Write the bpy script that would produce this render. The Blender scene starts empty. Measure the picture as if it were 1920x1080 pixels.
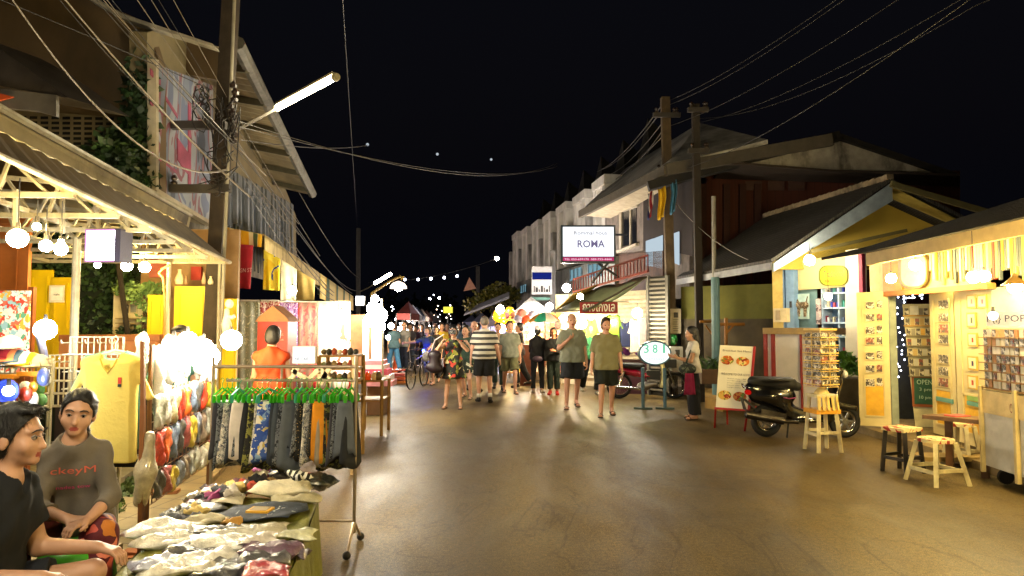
import bpy, math, random
import numpy as np
from mathutils import Vector, Matrix
R = math.radians
rnd = random.Random(7)
HAZE = 0
SC = bpy.context.scene
COL = SC.collection
V3 = Vector
# ------------------------------------------------------------------ camera model
F_PX, HZ, CH = 1280.0, 608.0, 1.65
TH = math.atan((HZ - 540.0) / F_PX)
def ray(px, py):
    xc, yc = (px - 960.0) / F_PX, (540.0 - py) / F_PX
    return V3((xc, math.cos(TH) - yc * math.sin(TH), math.sin(TH) + yc * math.cos(TH)))
def P(px, py, Y):
    d = ray(px, py); t = Y / d.y
    return V3((d.x * t, Y, CH + d.z * t))
def G(px, py, z=0.0):
    d = ray(px, py); t = (z - CH) / d.z
    return V3((d.x * t, d.y * t, z))
def sc_(Y):
    return F_PX / Y
SD = V3((-0.156, 0.988, 0)).normalized()      # street direction
SU = V3((SD.y, -SD.x, 0))                     # across the street, to the right
UP = V3((0, 0, 1))
# ------------------------------------------------------------------ colour + materials
def lin(h):
    if isinstance(h, (tuple, list)): return tuple(h[:3])
    h = h.lstrip('#'); o = []
    if len(h) == 3: h = ''.join(q * 2 for q in h)
    for i in (0, 2, 4):
        c = int(h[i:i+2], 16) / 255.0
        o.append(c / 12.92 if c <= 0.04045 else ((c + 0.055) / 1.055) ** 2.4)
    return tuple(o)
_M = {}
def _new(name):
    m = bpy.data.materials.new(name); m.use_nodes = True
    nt = m.node_tree; nt.nodes.clear()
    out = nt.nodes.new('ShaderNodeOutputMaterial')
    return m, nt, out
def _mix(nt, fac, a, b, mode='MIX'):
    n = nt.nodes.new('ShaderNodeMix'); n.data_type = 'RGBA'; n.blend_type = mode
    for sock, v in ((n.inputs['Factor'], fac), (n.inputs['A'], a), (n.inputs['B'], b)):
        if isinstance(v, bpy.types.NodeSocket): nt.links.new(v, sock)
        elif isinstance(v, (int, float)): sock.default_value = v
        else: sock.default_value = (*v, 1)
    return n.outputs['Result']
def _noise(nt, scale, detail=4, co=None, rough=0.6, dist=0.0):
    n = nt.nodes.new('ShaderNodeTexNoise'); n.inputs['Scale'].default_value = scale
    n.inputs['Detail'].default_value = detail; n.inputs['Roughness'].default_value = rough
    n.inputs['Distortion'].default_value = dist
    if co is not None: nt.links.new(co, n.inputs['Vector'])
    return n.outputs['Fac']
def _ramp(nt, fac, stops, const=False):
    n = nt.nodes.new('ShaderNodeValToRGB'); nt.links.new(fac, n.inputs[0])
    if const: n.color_ramp.interpolation = 'CONSTANT'
    e = n.color_ramp.elements
    while len(e) > 1: e.remove(e[-1])
    e[0].position = stops[0][0]; e[0].color = (*lin(stops[0][1]), 1)
    for p, c in stops[1:]:
        q = e.new(p); q.color = (*lin(c), 1)
    return n.outputs[0]
def _co(nt, which='Object'):
    return nt.nodes.new('ShaderNodeTexCoord').outputs[which]
def _map(nt, co, scale=(1, 1, 1), rot=(0, 0, 0), loc=(0, 0, 0)):
    n = nt.nodes.new('ShaderNodeMapping'); nt.links.new(co, n.inputs[0])
    n.inputs['Scale'].default_value = scale; n.inputs['Rotation'].default_value = rot; n.inputs['Location'].default_value = loc
    return n.outputs[0]
def _bsdf(nt, out, col, rough=0.6, metal=0.0, spec=0.4, bump=None, bs=0.3, bd=0.01, sheen=0, coat=0, trans=0, sss=0):
    b = nt.nodes.new('ShaderNodeBsdfPrincipled'); nt.links.new(b.outputs[0], out.inputs[0])
    if isinstance(col, bpy.types.NodeSocket): nt.links.new(col, b.inputs['Base Color'])
    else: b.inputs['Base Color'].default_value = (*lin(col), 1)
    if isinstance(rough, bpy.types.NodeSocket): nt.links.new(rough, b.inputs['Roughness'])
    else: b.inputs['Roughness'].default_value = rough
    b.inputs['Metallic'].default_value = metal
    b.inputs['Specular IOR Level'].default_value = spec
    if sheen: b.inputs['Sheen Weight'].default_value = sheen
    if coat: b.inputs['Coat Weight'].default_value = coat; b.inputs['Coat Roughness'].default_value = 0.08
    if trans: b.inputs['Transmission Weight'].default_value = trans
    if sss:
        b.inputs['Subsurface Weight'].default_value = sss; b.inputs['Subsurface Radius'].default_value = (0.02, 0.008, 0.004)
    if bump is not None:
        n = nt.nodes.new('ShaderNodeBump'); n.inputs['Strength'].default_value = bs; n.inputs['Distance'].default_value = bd
        nt.links.new(bump, n.inputs['Height']); nt.links.new(n.outputs[0], b.inputs['Normal'])
    return b
def mat(color, rough=0.6, metal=0.0, var=0.25, scale=6.0, bump=0.15, spec=0.4, dirt=None, coat=0, sheen=0, bd=0.01, sss=0):
    """plain material with grime: colour varied by noise"""
    key = ('m', str(color), rough, metal, var, scale, bump, spec, str(dirt), coat, sheen, bd, sss)
    if key in _M: return _M[key]
    m, nt, out = _new('mat_' + str(len(_M)))
    c = lin(color); co = _co(nt)
    n1 = _noise(nt, scale, 6, co)
    dk = tuple(x * (1 - var) for x in c); lt = tuple(min(1, x * (1 + var * 0.6)) for x in c)
    r = _ramp(nt, n1, [(0.3, dk), (0.7, lt)])
    if dirt:
        n2 = _noise(nt, scale * 0.35, 8, _map(nt, co, (1, 1, 0.4)), 0.7)
        f = _ramp(nt, n2, [(0.48, (0, 0, 0)), (0.68, (1, 1, 1))])
        r = _mix(nt, f, r, lin(dirt))
    rr = rough
    _bsdf(nt, out, r, rr, metal, spec, _noise(nt, scale * 8, 4, co) if bump else None, bump, bd, sheen, coat, 0, sss)
    _M[key] = m; return m
def emit(color, strength):
    key = ('e', str(color), round(strength, 4))
    if key in _M: return _M[key]
    m, nt, out = _new('glow_' + str(len(_M)))
    e = nt.nodes.new('ShaderNodeEmission'); e.inputs[0].default_value = (*lin(color), 1); e.inputs[1].default_value = strength
    nt.links.new(e.outputs[0], out.inputs[0])
    _M[key] = m; return m
def stripes(stops, scale=1.0, axis=2, rough=0.8, off=0.0, wob=0.0):
    key = ('s', str(stops), scale, axis, rough, off, wob)
    if key in _M: return _M[key]
    m, nt, out = _new('stripes_' + str(len(_M)))
    s = nt.nodes.new('ShaderNodeSeparateXYZ'); co = _co(nt); nt.links.new(co, s.inputs[0])
    a = nt.nodes.new('ShaderNodeMath'); a.operation = 'MULTIPLY_ADD'; a.inputs[1].default_value = scale; a.inputs[2].default_value = off
    nt.links.new(s.outputs[axis], a.inputs[0]); v = a.outputs[0]
    if wob:
        w = nt.nodes.new('ShaderNodeMath'); w.operation = 'MULTIPLY_ADD'; w.inputs[1].default_value = wob
        nt.links.new(_noise(nt, 5, 2, co), w.inputs[0]); nt.links.new(v, w.inputs[2]); v = w.outputs[0]
    f = nt.nodes.new('ShaderNodeMath'); f.operation = 'FRACT'; nt.links.new(v, f.inputs[0])
    _bsdf(nt, out, _ramp(nt, f.outputs[0], stops, True), rough, bump=_noise(nt, 120, 3, co), bs=0.2)
    _M[key] = m; return m
def floral(stops, scale=18, kind='voronoi', rough=0.8, dist=0.0, coat=0, zs=1.0):
    """blotchy printed pattern"""
    key = ('f', str(stops), scale, kind, rough, dist, coat, zs)
    if key in _M: return _M[key]
    m, nt, out = _new('print_' + str(len(_M)))
    co = _map(nt, _co(nt), (1, 1, zs))
    if kind == 'voronoi':
        n = nt.nodes.new('ShaderNodeTexVoronoi'); n.inputs['Scale'].default_value = scale
        n.inputs['Randomness'].default_value = 1
        d = nt.nodes.new('ShaderNodeTexNoise'); d.inputs['Scale'].default_value = scale * 0.8
        nt.links.new(co, d.inputs['Vector'])
        mx = _mix(nt, 0.12 + dist, co, d.outputs['Color'])
        nt.links.new(mx, n.inputs['Vector'])
        sp = nt.nodes.new('ShaderNodeSeparateColor'); nt.links.new(n.outputs['Color'], sp.inputs[0]); fac = sp.outputs[0]
        col = _ramp(nt, fac, stops, True)
    elif kind == 'dots':
        n = nt.nodes.new('ShaderNodeTexVoronoi'); n.inputs['Scale'].default_value = scale
        nt.links.new(co, n.inputs['Vector']); n.inputs['Randomness'].default_value = 0.6
        col = _ramp(nt, n.outputs['Distance'], stops, True)
    else:
        col = _ramp(nt, _noise(nt, scale, 3, co, 0.5, 1.0 + dist), stops, True)
    _bsdf(nt, out, col, rough, bump=_noise(nt, 90, 3, co), bs=0.15, coat=coat)
    _M[key] = m; return m
def plastic(color, var=0.5, scale=14):
    """things in clear bags: printed colours under a crinkled shiny film"""
    key = ('p', str(color), var, scale)
    if key in _M: return _M[key]
    m, nt, out = _new('bagged_' + str(len(_M)))
    c = lin(color); co = _co(nt)
    col = _ramp(nt, _noise(nt, scale, 4, co, 0.6, 0.6), [(0.35, tuple(x * (1 - var) for x in c)), (0.55, c), (0.75, tuple(min(0.8, x * (1 + var)) for x in c))])
    b = _bsdf(nt, out, col, 0.35, spec=0.6, bump=_noise(nt, 26, 5, co, 0.6, 1.5), bs=0.6, bd=0.014)
    b.inputs['Coat Weight'].default_value = 0.9; b.inputs['Coat Roughness'].default_value = 0.12
    _M[key] = m; return m
def glass(color='#ffffff', rough=0.05, alpha=0.25):
    key = ('g', color, rough, alpha)
    if key in _M: return _M[key]
    m, nt, out = _new('glass_' + str(len(_M)))
    b = _bsdf(nt, out, color, rough, spec=0.8); b.inputs['Alpha'].default_value = alpha
    _M[key] = m; return m
# ------------------------------------------------------------------ objects
MW = {}
def _tag(o, label=None, cat=None, group=None, kind=None):
    if label: o['label'] = label
    if cat: o['category'] = cat
    if group: o['group'] = group
    if kind: o['kind'] = kind
def thing(name, label, cat, loc=(0, 0, 0), rotz=0.0, group=None):
    o = bpy.data.objects.new(name, None); COL.objects.link(o)
    o.location = loc; o.rotation_euler = (0, 0, rotz); o.empty_display_size = 0.1
    MW[o.name] = Matrix.Translation(V3(loc)) @ Matrix.Rotation(rotz, 4, 'Z')
    _tag(o, label, cat, group); return o
def kids(o): return [c for c in bpy.data.objects if c.parent == o]
class MB:
    def __init__(s): s.v = []; s.f = []; s.mi = []; s.m = 0
    def add(s, vs, fs):
        n = len(s.v); s.v.extend([tuple(v) for v in vs])
        for f in fs: s.f.append(tuple(i + n for i in f)); s.mi.append(s.m)
    def quad(s, a, b, c, d): s.add([a, b, c, d], [(0, 1, 2, 3)])
    def box(s, c, size, rz=0.0, M=None):
        x, y, z = [q / 2 for q in size]
        vs = [V3(p) for p in ((-x,-y,-z),(x,-y,-z),(x,y,-z),(-x,y,-z),(-x,-y,z),(x,-y,z),(x,y,z),(-x,y,z))]
        m = M if M is not None else Matrix.Rotation(rz, 4, 'Z')
        s.add([m @ v + V3(c) for v in vs], [(0,3,2,1),(4,5,6,7),(0,1,5,4),(1,2,6,5),(2,3,7,6),(3,0,4,7)])
    def slab(s, pts, n, t):
        """extrude polygon pts along vector n by t"""
        pts = [V3(p) for p in pts]; d = V3(n) * t; k = len(pts)
        s.add(pts + [p + d for p in pts], [tuple(range(k))[::-1], tuple(range(k, 2 * k))] + [(i, (i + 1) % k, k + (i + 1) % k, k + i) for i in range(k)])
    def cyl(s, a, b, r0, r1=None, n=10, cap=True):
        a, b = V3(a), V3(b); r1 = r0 if r1 is None else r1
        d = (b - a)
        if d.length < 1e-6: return
        d.normalize(); x = d.orthogonal().normalized(); y = d.cross(x)
        vs = []
        for p, r in ((a, r0), (b, r1)):
            for i in range(n):
                t = 2 * math.pi * i / n; vs.append(p + (x * math.cos(t) + y * math.sin(t)) * r)
        fs = [(i, (i + 1) % n, n + (i + 1) % n, n + i) for i in range(n)]
        if cap: fs += [tuple(range(n))[::-1], tuple(range(n, 2 * n))]
        s.add(vs, fs)
    def bar(s, a, b, w, h=None, up=UP):
        """rectangular bar between two points"""
        a, b = V3(a), V3(b); h = w if h is None else h
        d = (b - a).normalized(); x = d.cross(up)
        if x.length < 1e-4: x = d.orthogonal()
        x.normalize(); y = x.cross(d)
        vs = [p + x * sx * w / 2 + y * sy * h / 2 for p in (a, b) for sx, sy in ((-1,-1),(1,-1),(1,1),(-1,1))]
        s.add(vs, [(3,2,1,0),(4,5,6,7),(0,1,5,4),(1,2,6,5),(2,3,7,6),(3,0,4,7)])
    def tube(s, pts, r, n=6, closed=False):
        pts = [V3(p) for p in pts]; k = len(pts); vs = []; fs = []
        rs = r if isinstance(r, (list, tuple)) else [r] * k
        x = None
        for i, p in enumerate(pts):
            a = pts[i - 1] if (i > 0 or closed) else p; b = pts[(i + 1) % k] if (i < k - 1 or closed) else p
            d = (b - a).normalized()
            if x is None: x = d.orthogonal().normalized()
            else:
                x = x - d * x.dot(d)
                x = x.normalized() if x.length > 1e-5 else d.orthogonal().normalized()
            y = d.cross(x)
            for j in range(n):
                t = 2 * math.pi * j / n; vs.append(p + (x * math.cos(t) + y * math.sin(t)) * rs[i])
        m = k if closed else k - 1
        for i in range(m):
            for j in range(n):
                a0 = i * n + j; a1 = i * n + (j + 1) % n; b0 = ((i + 1) % k) * n + j; b1 = ((i + 1) % k) * n + (j + 1) % n
                fs.append((a0, a1, b1, b0))
        if not closed: fs += [tuple(range(n))[::-1], tuple(range((k - 1) * n, k * n))]
        s.add(vs, fs)
    def lathe(s, c, prof, n=20, axis=UP, arc=None):
        """prof: list of (radius, height) around axis through c"""
        c = V3(c); ax = V3(axis).normalized()
        x = V3((1, 0, 0)) if abs(ax.x) < 0.9 else V3((0, 1, 0))
        x = (x - ax * x.dot(ax)).normalized(); y = ax.cross(x); vs = []; fs = []; k = len(prof)
        for i in range(n):
            t = 2 * math.pi * i / n; d = x * math.cos(t) + y * math.sin(t)
            for r, h in prof: vs.append(c + d * r + ax * h)
        for i in range(n):
            for j in range(k - 1):
                a = i * k + j; b = ((i + 1) % n) * k + j
                fs.append((a, b, b + 1, a + 1))
        s.add(vs, fs)
    def ball(s, c, r, n=12, m=8):
        r = (r, r, r) if isinstance(r, (int, float)) else r
        c = V3(c); vs = [c + V3((0, 0, r[2]))]; fs = []
        for i in range(1, m):
            p = math.pi * i / m
            for j in range(n):
                t = 2 * math.pi * j / n
                vs.append(c + V3((r[0] * math.sin(p) * math.cos(t), r[1] * math.sin(p) * math.sin(t), r[2] * math.cos(p))))
        vs.append(c - V3((0, 0, r[2]))); L = len(vs) - 1
        for j in range(n):
            fs.append((0, 1 + j, 1 + (j + 1) % n)); fs.append((L, L - n + (j + 1) % n, L - n + j))
            for i in range(m - 2):
                a = 1 + i * n + j; b = 1 + i * n + (j + 1) % n
                fs.append((a, a + n, b + n, b))
        s.add(vs, fs)
    def loft(s, rings, cap=True):
        n = len(rings[0]); vs = [p for r in rings for p in r]; fs = []
        for i in range(len(rings) - 1):
            for j in range(n):
                a = i * n + j; b = i * n + (j + 1) % n; fs.append((a, b, b + n, a + n))
        if cap: fs += [tuple(range(n))[::-1], tuple(range(len(vs) - n, len(vs)))]
        s.add(vs, fs)
    def grid(s, nu, nv, fn, thick=0.0, nrm=None):
        """surface of fn(u,v), u,v in 0..1; thick gives it a back"""
        vs = [V3(fn(i / nu, j / nv)) for j in range(nv + 1) for i in range(nu + 1)]
        q = lambda i, j: j * (nu + 1) + i
        fs = [(q(i, j), q(i + 1, j), q(i + 1, j + 1), q(i, j + 1)) for j in range(nv) for i in range(nu)]
        if thick:
            L = len(vs); d = V3(nrm) * thick
            vs += [v + d for v in vs]
            fs += [tuple(L + k for k in f[::-1]) for f in fs]
            for i in range(nu):
                fs.append((q(i + 1, 0), q(i, 0), L + q(i, 0), L + q(i + 1, 0))); fs.append((q(i, nv), q(i + 1, nv), L + q(i + 1, nv), L + q(i, nv)))
            for j in range(nv):
                fs.append((q(0, j), q(0, j + 1), L + q(0, j + 1), L + q(0, j))); fs.append((q(nu, j + 1), q(nu, j), L + q(nu, j), L + q(nu, j + 1)))
        s.add(vs, fs)
    def text(s, txt, o, U, Vv, width=None, height=None, N=None, depth=0.003, bold=0.0):
        """lettering standing on origin o (lower left) running along U, up Vv"""
        c = bpy.data.curves.new('t', 'FONT'); c.body = txt; c.size = 1; c.extrude = 0.0; c.resolution_u = 2; c.offset = bold
        ob = bpy.data.objects.new('t', c); COL.objects.link(ob)
        dg = bpy.context.evaluated_depsgraph_get(); me = bpy.data.meshes.new_from_object(ob.evaluated_get(dg))
        vs = [v.co.copy() for v in me.vertices]; fs = [tuple(p.vertices) for p in me.polygons]
        bpy.data.objects.remove(ob); bpy.data.curves.remove(c); bpy.data.meshes.remove(me)
        if not vs: return
        x0 = min(v.x for v in vs); x1 = max(v.x for v in vs); y0 = min(v.y for v in vs); y1 = max(v.y for v in vs)
        U = V3(U).normalized(); Vv = V3(Vv).normalized(); Nn = U.cross(Vv)
        if width is None: sx = sy = height / (y1 - y0)
        elif height is None: sx = sy = width / (x1 - x0)
        else: sx = width / (x1 - x0); sy = height / (y1 - y0)
        s.add([V3(o) + U * (v.x - x0) * sx + Vv * (v.y - y0) * sy + Nn * depth for v in vs], fs)
    def build(s, name, mats, parent=None, local=False, smooth=False, label=None, cat=None, group=None, kind=None, auto=None):
        if not s.v: return None
        if not isinstance(mats, (list, tuple)): mats = [mats]
        me = bpy.data.meshes.new(name)
        loc = None
        if parent is not None:
            M = MW[parent.name]
            vs = s.v if local else [tuple(M.inverted() @ V3(v)) for v in s.v]
        else:
            M = Matrix.Identity(4)
            a = np.array(s.v); lo = a.min(0); hi = a.max(0); loc = V3(((lo[0] + hi[0]) / 2, (lo[1] + hi[1]) / 2, lo[2]))
            vs = (a - np.array(loc)).tolist(); M = Matrix.Translation(loc)
        me.from_pydata(vs, [], s.f)
        for m in mats: me.materials.append(m)
        if len(mats) > 1: me.polygons.foreach_set('material_index', s.mi)
        if smooth: me.polygons.foreach_set('use_smooth', [True] * len(s.f))
        me.update()
        if smooth and auto: me.set_sharp_from_angle(angle=R(auto))
        o = bpy.data.objects.new(name, me); COL.objects.link(o)
        if parent is not None: o.parent = parent
        else: o.location = loc
        MW[o.name] = M
        _tag(o, label, cat, group, kind); return o
def copy_tree(o, loc=None, rotz=None, label=None, parent=None):
    c = o.copy(); COL.objects.link(c); c.parent = parent
    if loc is not None: c.location = loc
    if rotz is not None: c.rotation_euler = (0, 0, rotz)
    if label: c['label'] = label
    MW[c.name] = Matrix.Translation(c.location) @ Matrix.Rotation(c.rotation_euler[2], 4, 'Z')
    for k in kids(o): copy_tree(k, parent=c)
    return c
class Wall:
    """vertical plane through two ground points, seen from the camera side"""
    def __init__(s, a, b):
        s.a = V3((a[0], a[1], 0)); s.b = V3((b[0], b[1], 0)); s.U = (s.b - s.a).normalized()
        s.N = V3((s.U.y, -s.U.x, 0))
        if s.N.dot(-s.a) < 0: s.N = -s.N
    def hit(s, px, py, off=0.0):
        d = ray(px, py); o = V3((0, 0, CH)); a = s.a + s.N * off
        t = (a - o).dot(s.N) / d.dot(s.N)
        return o + d * t
    def uz(s, px, py, off=0.0):
        p = s.hit(px, py, off); return (p - s.a).dot(s.U), p.z
    def pt(s, u, z, off=0.0): return s.a + s.U * u + UP * z + s.N * off
    def rect(s, mb, x0, y0, x1, y1, off=0.0, t=0.03, z0=None):
        """box on the wall covering pixels; front face at off+t"""
        xm, ym = (x0 + x1) / 2, (y0 + y1) / 2
        u0 = s.uz(x0, ym, off + t)[0]; u1 = s.uz(x1, ym, off + t)[0]; za = s.uz(xm, y1, off + t)[1]; zb = s.uz(xm, y0, off + t)[1]
        if z0 is not None: za = z0
        mb.slab([s.pt(u0, za, off), s.pt(u1, za, off), s.pt(u1, zb, off), s.pt(u0, zb, off)], s.N, t)
        return u0, u1, za, zb
    def poly(s, mb, pix, off=0.0, t=0.03):
        mb.slab([s.hit(x, y, off) for x, y in pix], s.N, t)
    def ubox(s, mb, u0, u1, z0, z1, off=0.0, t=0.03):
        mb.slab([s.pt(u0, z0, off), s.pt(u1, z0, off), s.pt(u1, z1, off), s.pt(u0, z1, off)], s.N, t)
    def letters(s, mb, txt, x0, y0, x1, y1, off):
        xm, ym = (x0 + x1) / 2, (y0 + y1) / 2
        a = s.uz(x0, ym, off); b = s.uz(x1, ym, off); z0 = s.uz(xm, y1, off)[1]; z1 = s.uz(xm, y0, off)[1]
        mb.text(txt, s.pt(a[0], z0, off), s.U * (1 if b[0] > a[0] else -1), UP, abs(b[0] - a[0]), z1 - z0, depth=0.0)
def watts(W, r): return W / (4 * math.pi ** 2 * r * r)
WARM, WHITE, COOL, GOLD = '#ffe8ac', '#fff4dc', '#e8f2ff', '#ffde8c'
LG = 1.0
def bulb(px, py, Y, r, W, color=WARM, label='', group=None, cord=0.25, style='globe', name='hanging_bulb'):
    c = P(px, py, Y); t = thing(name, label, 'lamp', c, 0, group)
    g = MB()
    if style == 'pear': g.lathe(c, [(0.001, -r), (r * .6, -r * .8), (r, -r * .1), (r * .85, r * .4), (r * .4, r * 1.1), (r * .3, r * 1.5)], 12)
    else: g.ball(c, r, 12, 8)
    g.build('glass', emit(color, watts(W * LG, r)), t, smooth=True)
    s = MB(); s.cyl(c + UP * r * 0.9, c + UP * (r * 0.9 + 0.05), 0.016, 0.013, 8); s.build('socket', mat('#2a2622', 0.5), t)
    if cord: k = MB(); k.cyl(c + UP * (r * .9 + .05), c + UP * (r * .9 + .05 + cord), 0.004, n=5); k.build('cord', mat('#1c1a18', 0.5), t)
    return t
def sag(a, b, s, n=14):
    a, b = V3(a), V3(b)
    return [a.lerp(b, i / n) - UP * s * 4 * (i / n) * (1 - i / n) for i in range(n + 1)]
# ------------------------------------------------------------------ smooth bodies from distance fields
def _nrm(v): v = np.array(v, float); return v / (np.linalg.norm(v) + 1e-9)
class Field:
    def __init__(s): s.p = []; s.clips = []
    def cap(s, a, b, ra, rb=None, k=0.03, clip=None): s.p.append(('c', np.array(a, float), np.array(b, float), ra, ra if rb is None else rb, k, 1, clip))
    def ell(s, c, r, k=0.02, M=None, sub=1, clip=None): s.p.append(('e', np.array(c, float), np.array(r, float), M, None, k, sub, clip))
    def mesh(s, h=0.012, fold=None, tf=None):
        lo = np.full(3, 1e9); hi = -lo; bb = []
        for q in s.p:
            if q[0] == 'c':
                r = max(q[3], q[4]); l = np.minimum(q[1], q[2]) - r; u = np.maximum(q[1], q[2]) + r
            else: r = q[2].max(); l = q[1] - r; u = q[1] + r
            bb.append((l - q[5] - 2 * h - .01, u + q[5] + 2 * h + .01))
            if q[6] == 1: lo = np.minimum(lo, l); hi = np.maximum(hi, u)
        lo -= 3 * h; hi += 3 * h
        n = np.ceil((hi - lo) / h).astype(int) + 1
        D = np.full(n, 0.2, np.float32)
        for q, (l, u) in zip(s.p, bb):
            i0 = np.clip(np.floor((l - lo) / h).astype(int), 0, n); i1 = np.clip(np.ceil((u - lo) / h).astype(int) + 1, 0, n)
            if (i1 <= i0).any(): continue
            ax = [lo[d] + h * np.arange(i0[d], i1[d]) for d in range(3)]
            X, Y, Z = np.meshgrid(*ax, indexing='ij')
            if q[0] == 'c':
                a, b, ra, rb = q[1:5]; ab = b - a; L2 = ab @ ab + 1e-12
                T = ((X - a[0]) * ab[0] + (Y - a[1]) * ab[1] + (Z - a[2]) * ab[2]) / L2
                Tc = np.clip(T, 0, 1)
                d = np.sqrt((X - a[0] - Tc * ab[0]) ** 2 + (Y - a[1] - Tc * ab[1]) ** 2 + (Z - a[2] - Tc * ab[2]) ** 2) - (ra + (rb - ra) * Tc)
            else:
                c, r, M = q[1], q[2], q[3]
                x, y, z = X - c[0], Y - c[1], Z - c[2]
                if M is not None: x, y, z = [M[0][j] * x + M[1][j] * y + M[2][j] * z for j in range(3)]
                kk = np.sqrt((x / r[0]) ** 2 + (y / r[1]) ** 2 + (z / r[2]) ** 2); k2 = np.sqrt((x / r[0] ** 2) ** 2 + (y / r[1] ** 2) ** 2 + (z / r[2] ** 2) ** 2) + 1e-9
                d = kk * (kk - 1) / k2
            if q[7] is not None:
                for cp, cn in q[7]: d = np.maximum(d, (X - cp[0]) * cn[0] + (Y - cp[1]) * cn[1] + (Z - cp[2]) * cn[2])
            sl = tuple(slice(i0[j], i1[j]) for j in range(3)); C = D[sl]; k = q[5]
            if q[6] == 1:
                hh = np.clip(0.5 + 0.5 * (C - d) / k, 0, 1); D[sl] = C * (1 - hh) + d * hh - k * hh * (1 - hh)
            else: D[sl] = np.maximum(C, -d)
        ax = [lo[d] + h * np.arange(n[d]) for d in range(3)]
        if s.clips or fold:
            X, Y, Z = np.meshgrid(*ax, indexing='ij')
            if fold:
                A, fq = fold
                D = D + A * (np.sin(fq * (X * 1.3 + Z * .5) + 2 * np.sin(fq * .4 * Z)) * np.sin(fq * (.7 * Y - Z * .6) + 1.3 * np.sin(fq * .35 * X)))
            for cp, cn in s.clips: D = np.maximum(D, (X - cp[0]) * cn[0] + (Y - cp[1]) * cn[1] + (Z - cp[2]) * cn[2])
        D[0] = D[-1] = 0.1; D[:, 0] = D[:, -1] = 0.1; D[:, :, 0] = D[:, :, -1] = 0.1
        S = D < 0
        nc = n - 1
        cnt = np.zeros(nc); acc = np.zeros((3, *nc))
        offs = [(0,0,0),(1,0,0),(0,1,0),(1,1,0),(0,0,1),(1,0,1),(0,1,1),(1,1,1)]
        sl = lambda o: tuple(slice(o[d], o[d] + nc[d]) for d in range(3))
        for a in range(8):
            for d in range(3):
                if offs[a][d] == 0:
                    o2 = list(offs[a]); o2[d] = 1
                    A, B = D[sl(offs[a])], D[sl(o2)]; m = (A < 0) != (B < 0)
                    t = np.where(m, A / (A - B + 1e-12), 0); cnt += m
                    for e in range(3): acc[e] += m * offs[a][e] + (t * m if e == d else 0)
        act = cnt > 0; idx = np.full(nc, -1); idx[act] = np.arange(act.sum())
        ii = np.argwhere(act); vs = np.stack([acc[e][act] / cnt[act] for e in range(3)], 1) + ii
        vs = vs * h + lo
        fs = []
        for d in range(3):
            e1, e2 = [(1, 2), (2, 0), (0, 1)][d]
            a = [slice(1, nc[j]) for j in range(3)]; a[d] = slice(0, nc[d]); b = list(a); b[d] = slice(1, nc[d] + 1)
            A, B = S[tuple(a)], S[tuple(b)]; m = np.argwhere(A != B)
            if not len(m): continue
            base = m.copy(); base[:, e1] += 1; base[:, e2] += 1
            sgn = A[tuple(m.T)]
            def g(o1, o2):
                q = base.copy(); q[:, e1] -= o1; q[:, e2] -= o2; return idx[tuple(q.T)]
            F = np.stack([g(1, 1), g(0, 1), g(0, 0), g(1, 0)], 1)
            F = np.where(sgn[:, None], F, F[:, ::-1]); fs.append(F)
        fs = np.concatenate(fs)
        return vs, fs
def field_obj(name, F, h, mats, parent, fold=None, paint=None, label=None, loc=None, cat=None, group=None):
    vs, fs = F.mesh(h, fold)
    me = bpy.data.meshes.new(name); me.vertices.add(len(vs)); me.vertices.foreach_set('co', vs.ravel().astype(np.float32))
    me.loops.add(fs.size); me.loops.foreach_set('vertex_index', fs.ravel().astype(np.int32))
    me.polygons.add(len(fs)); me.polygons.foreach_set('loop_start', np.arange(0, fs.size, 4, dtype=np.int32)); 
    if not isinstance(mats, (list, tuple)): mats = [mats]
    for m in mats: me.materials.append(m)
    if paint: 
        cen = vs[fs].mean(1); mi = np.zeros(len(fs), np.int32)
        for j, c, r in paint: mi[(((cen - np.array(c)) / np.array(r)) ** 2).sum(1) < 1] = j
        me.polygons.foreach_set('material_index', mi)
    me.update(calc_edges=True); me.validate()
    me.polygons.foreach_set('use_smooth', [True] * len(me.polygons)); me.update()
    o = bpy.data.objects.new(name, me); COL.objects.link(o)
    if parent is not None: o.parent = parent; MW[o.name] = MW[parent.name]
    else: o.location = loc or (0, 0, 0); MW[o.name] = Matrix.Translation(V3(o.location))
    _tag(o, label, cat, group); return o
def rotm(yaw=0, pitch=0, roll=0):
    M = Matrix.Rotation(R(yaw), 3, 'Z') @ Matrix.Rotation(R(pitch), 3, 'X') @ Matrix.Rotation(R(roll), 3, 'Y')
    return np.array(M)
SKIN = mat('#b0866c', 0.5, 0, 0.08, 9, 0.05, 0.4, sss=0.08)
SKIN2 = mat('#9c6040', 0.5, 0, 0.08, 9, 0.05, 0.4, sss=0.08)
SKINP = mat('#c09078', 0.5, 0, 0.08, 9, 0.05, 0.4, sss=0.08)
LIPS = mat('#8c4038', 0.45, 0, 0.1); EYEW = mat('#8c8078', 0.25, 0, 0.02, bump=0); EYED = mat('#140d0a', 0.2, 0, 0.02, bump=0)
HAIRB = mat('#0b0807', 0.42, 0, 0.4, 60, 0.5, 0.5); HAIRG = mat('#6b6259', 0.6, 0, 0.3, 60, 0.5); HAIRN = mat('#2b1a10', 0.5, 0, 0.3, 60, 0.5)
SOLE = mat('#1d1816', 0.7)
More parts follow.
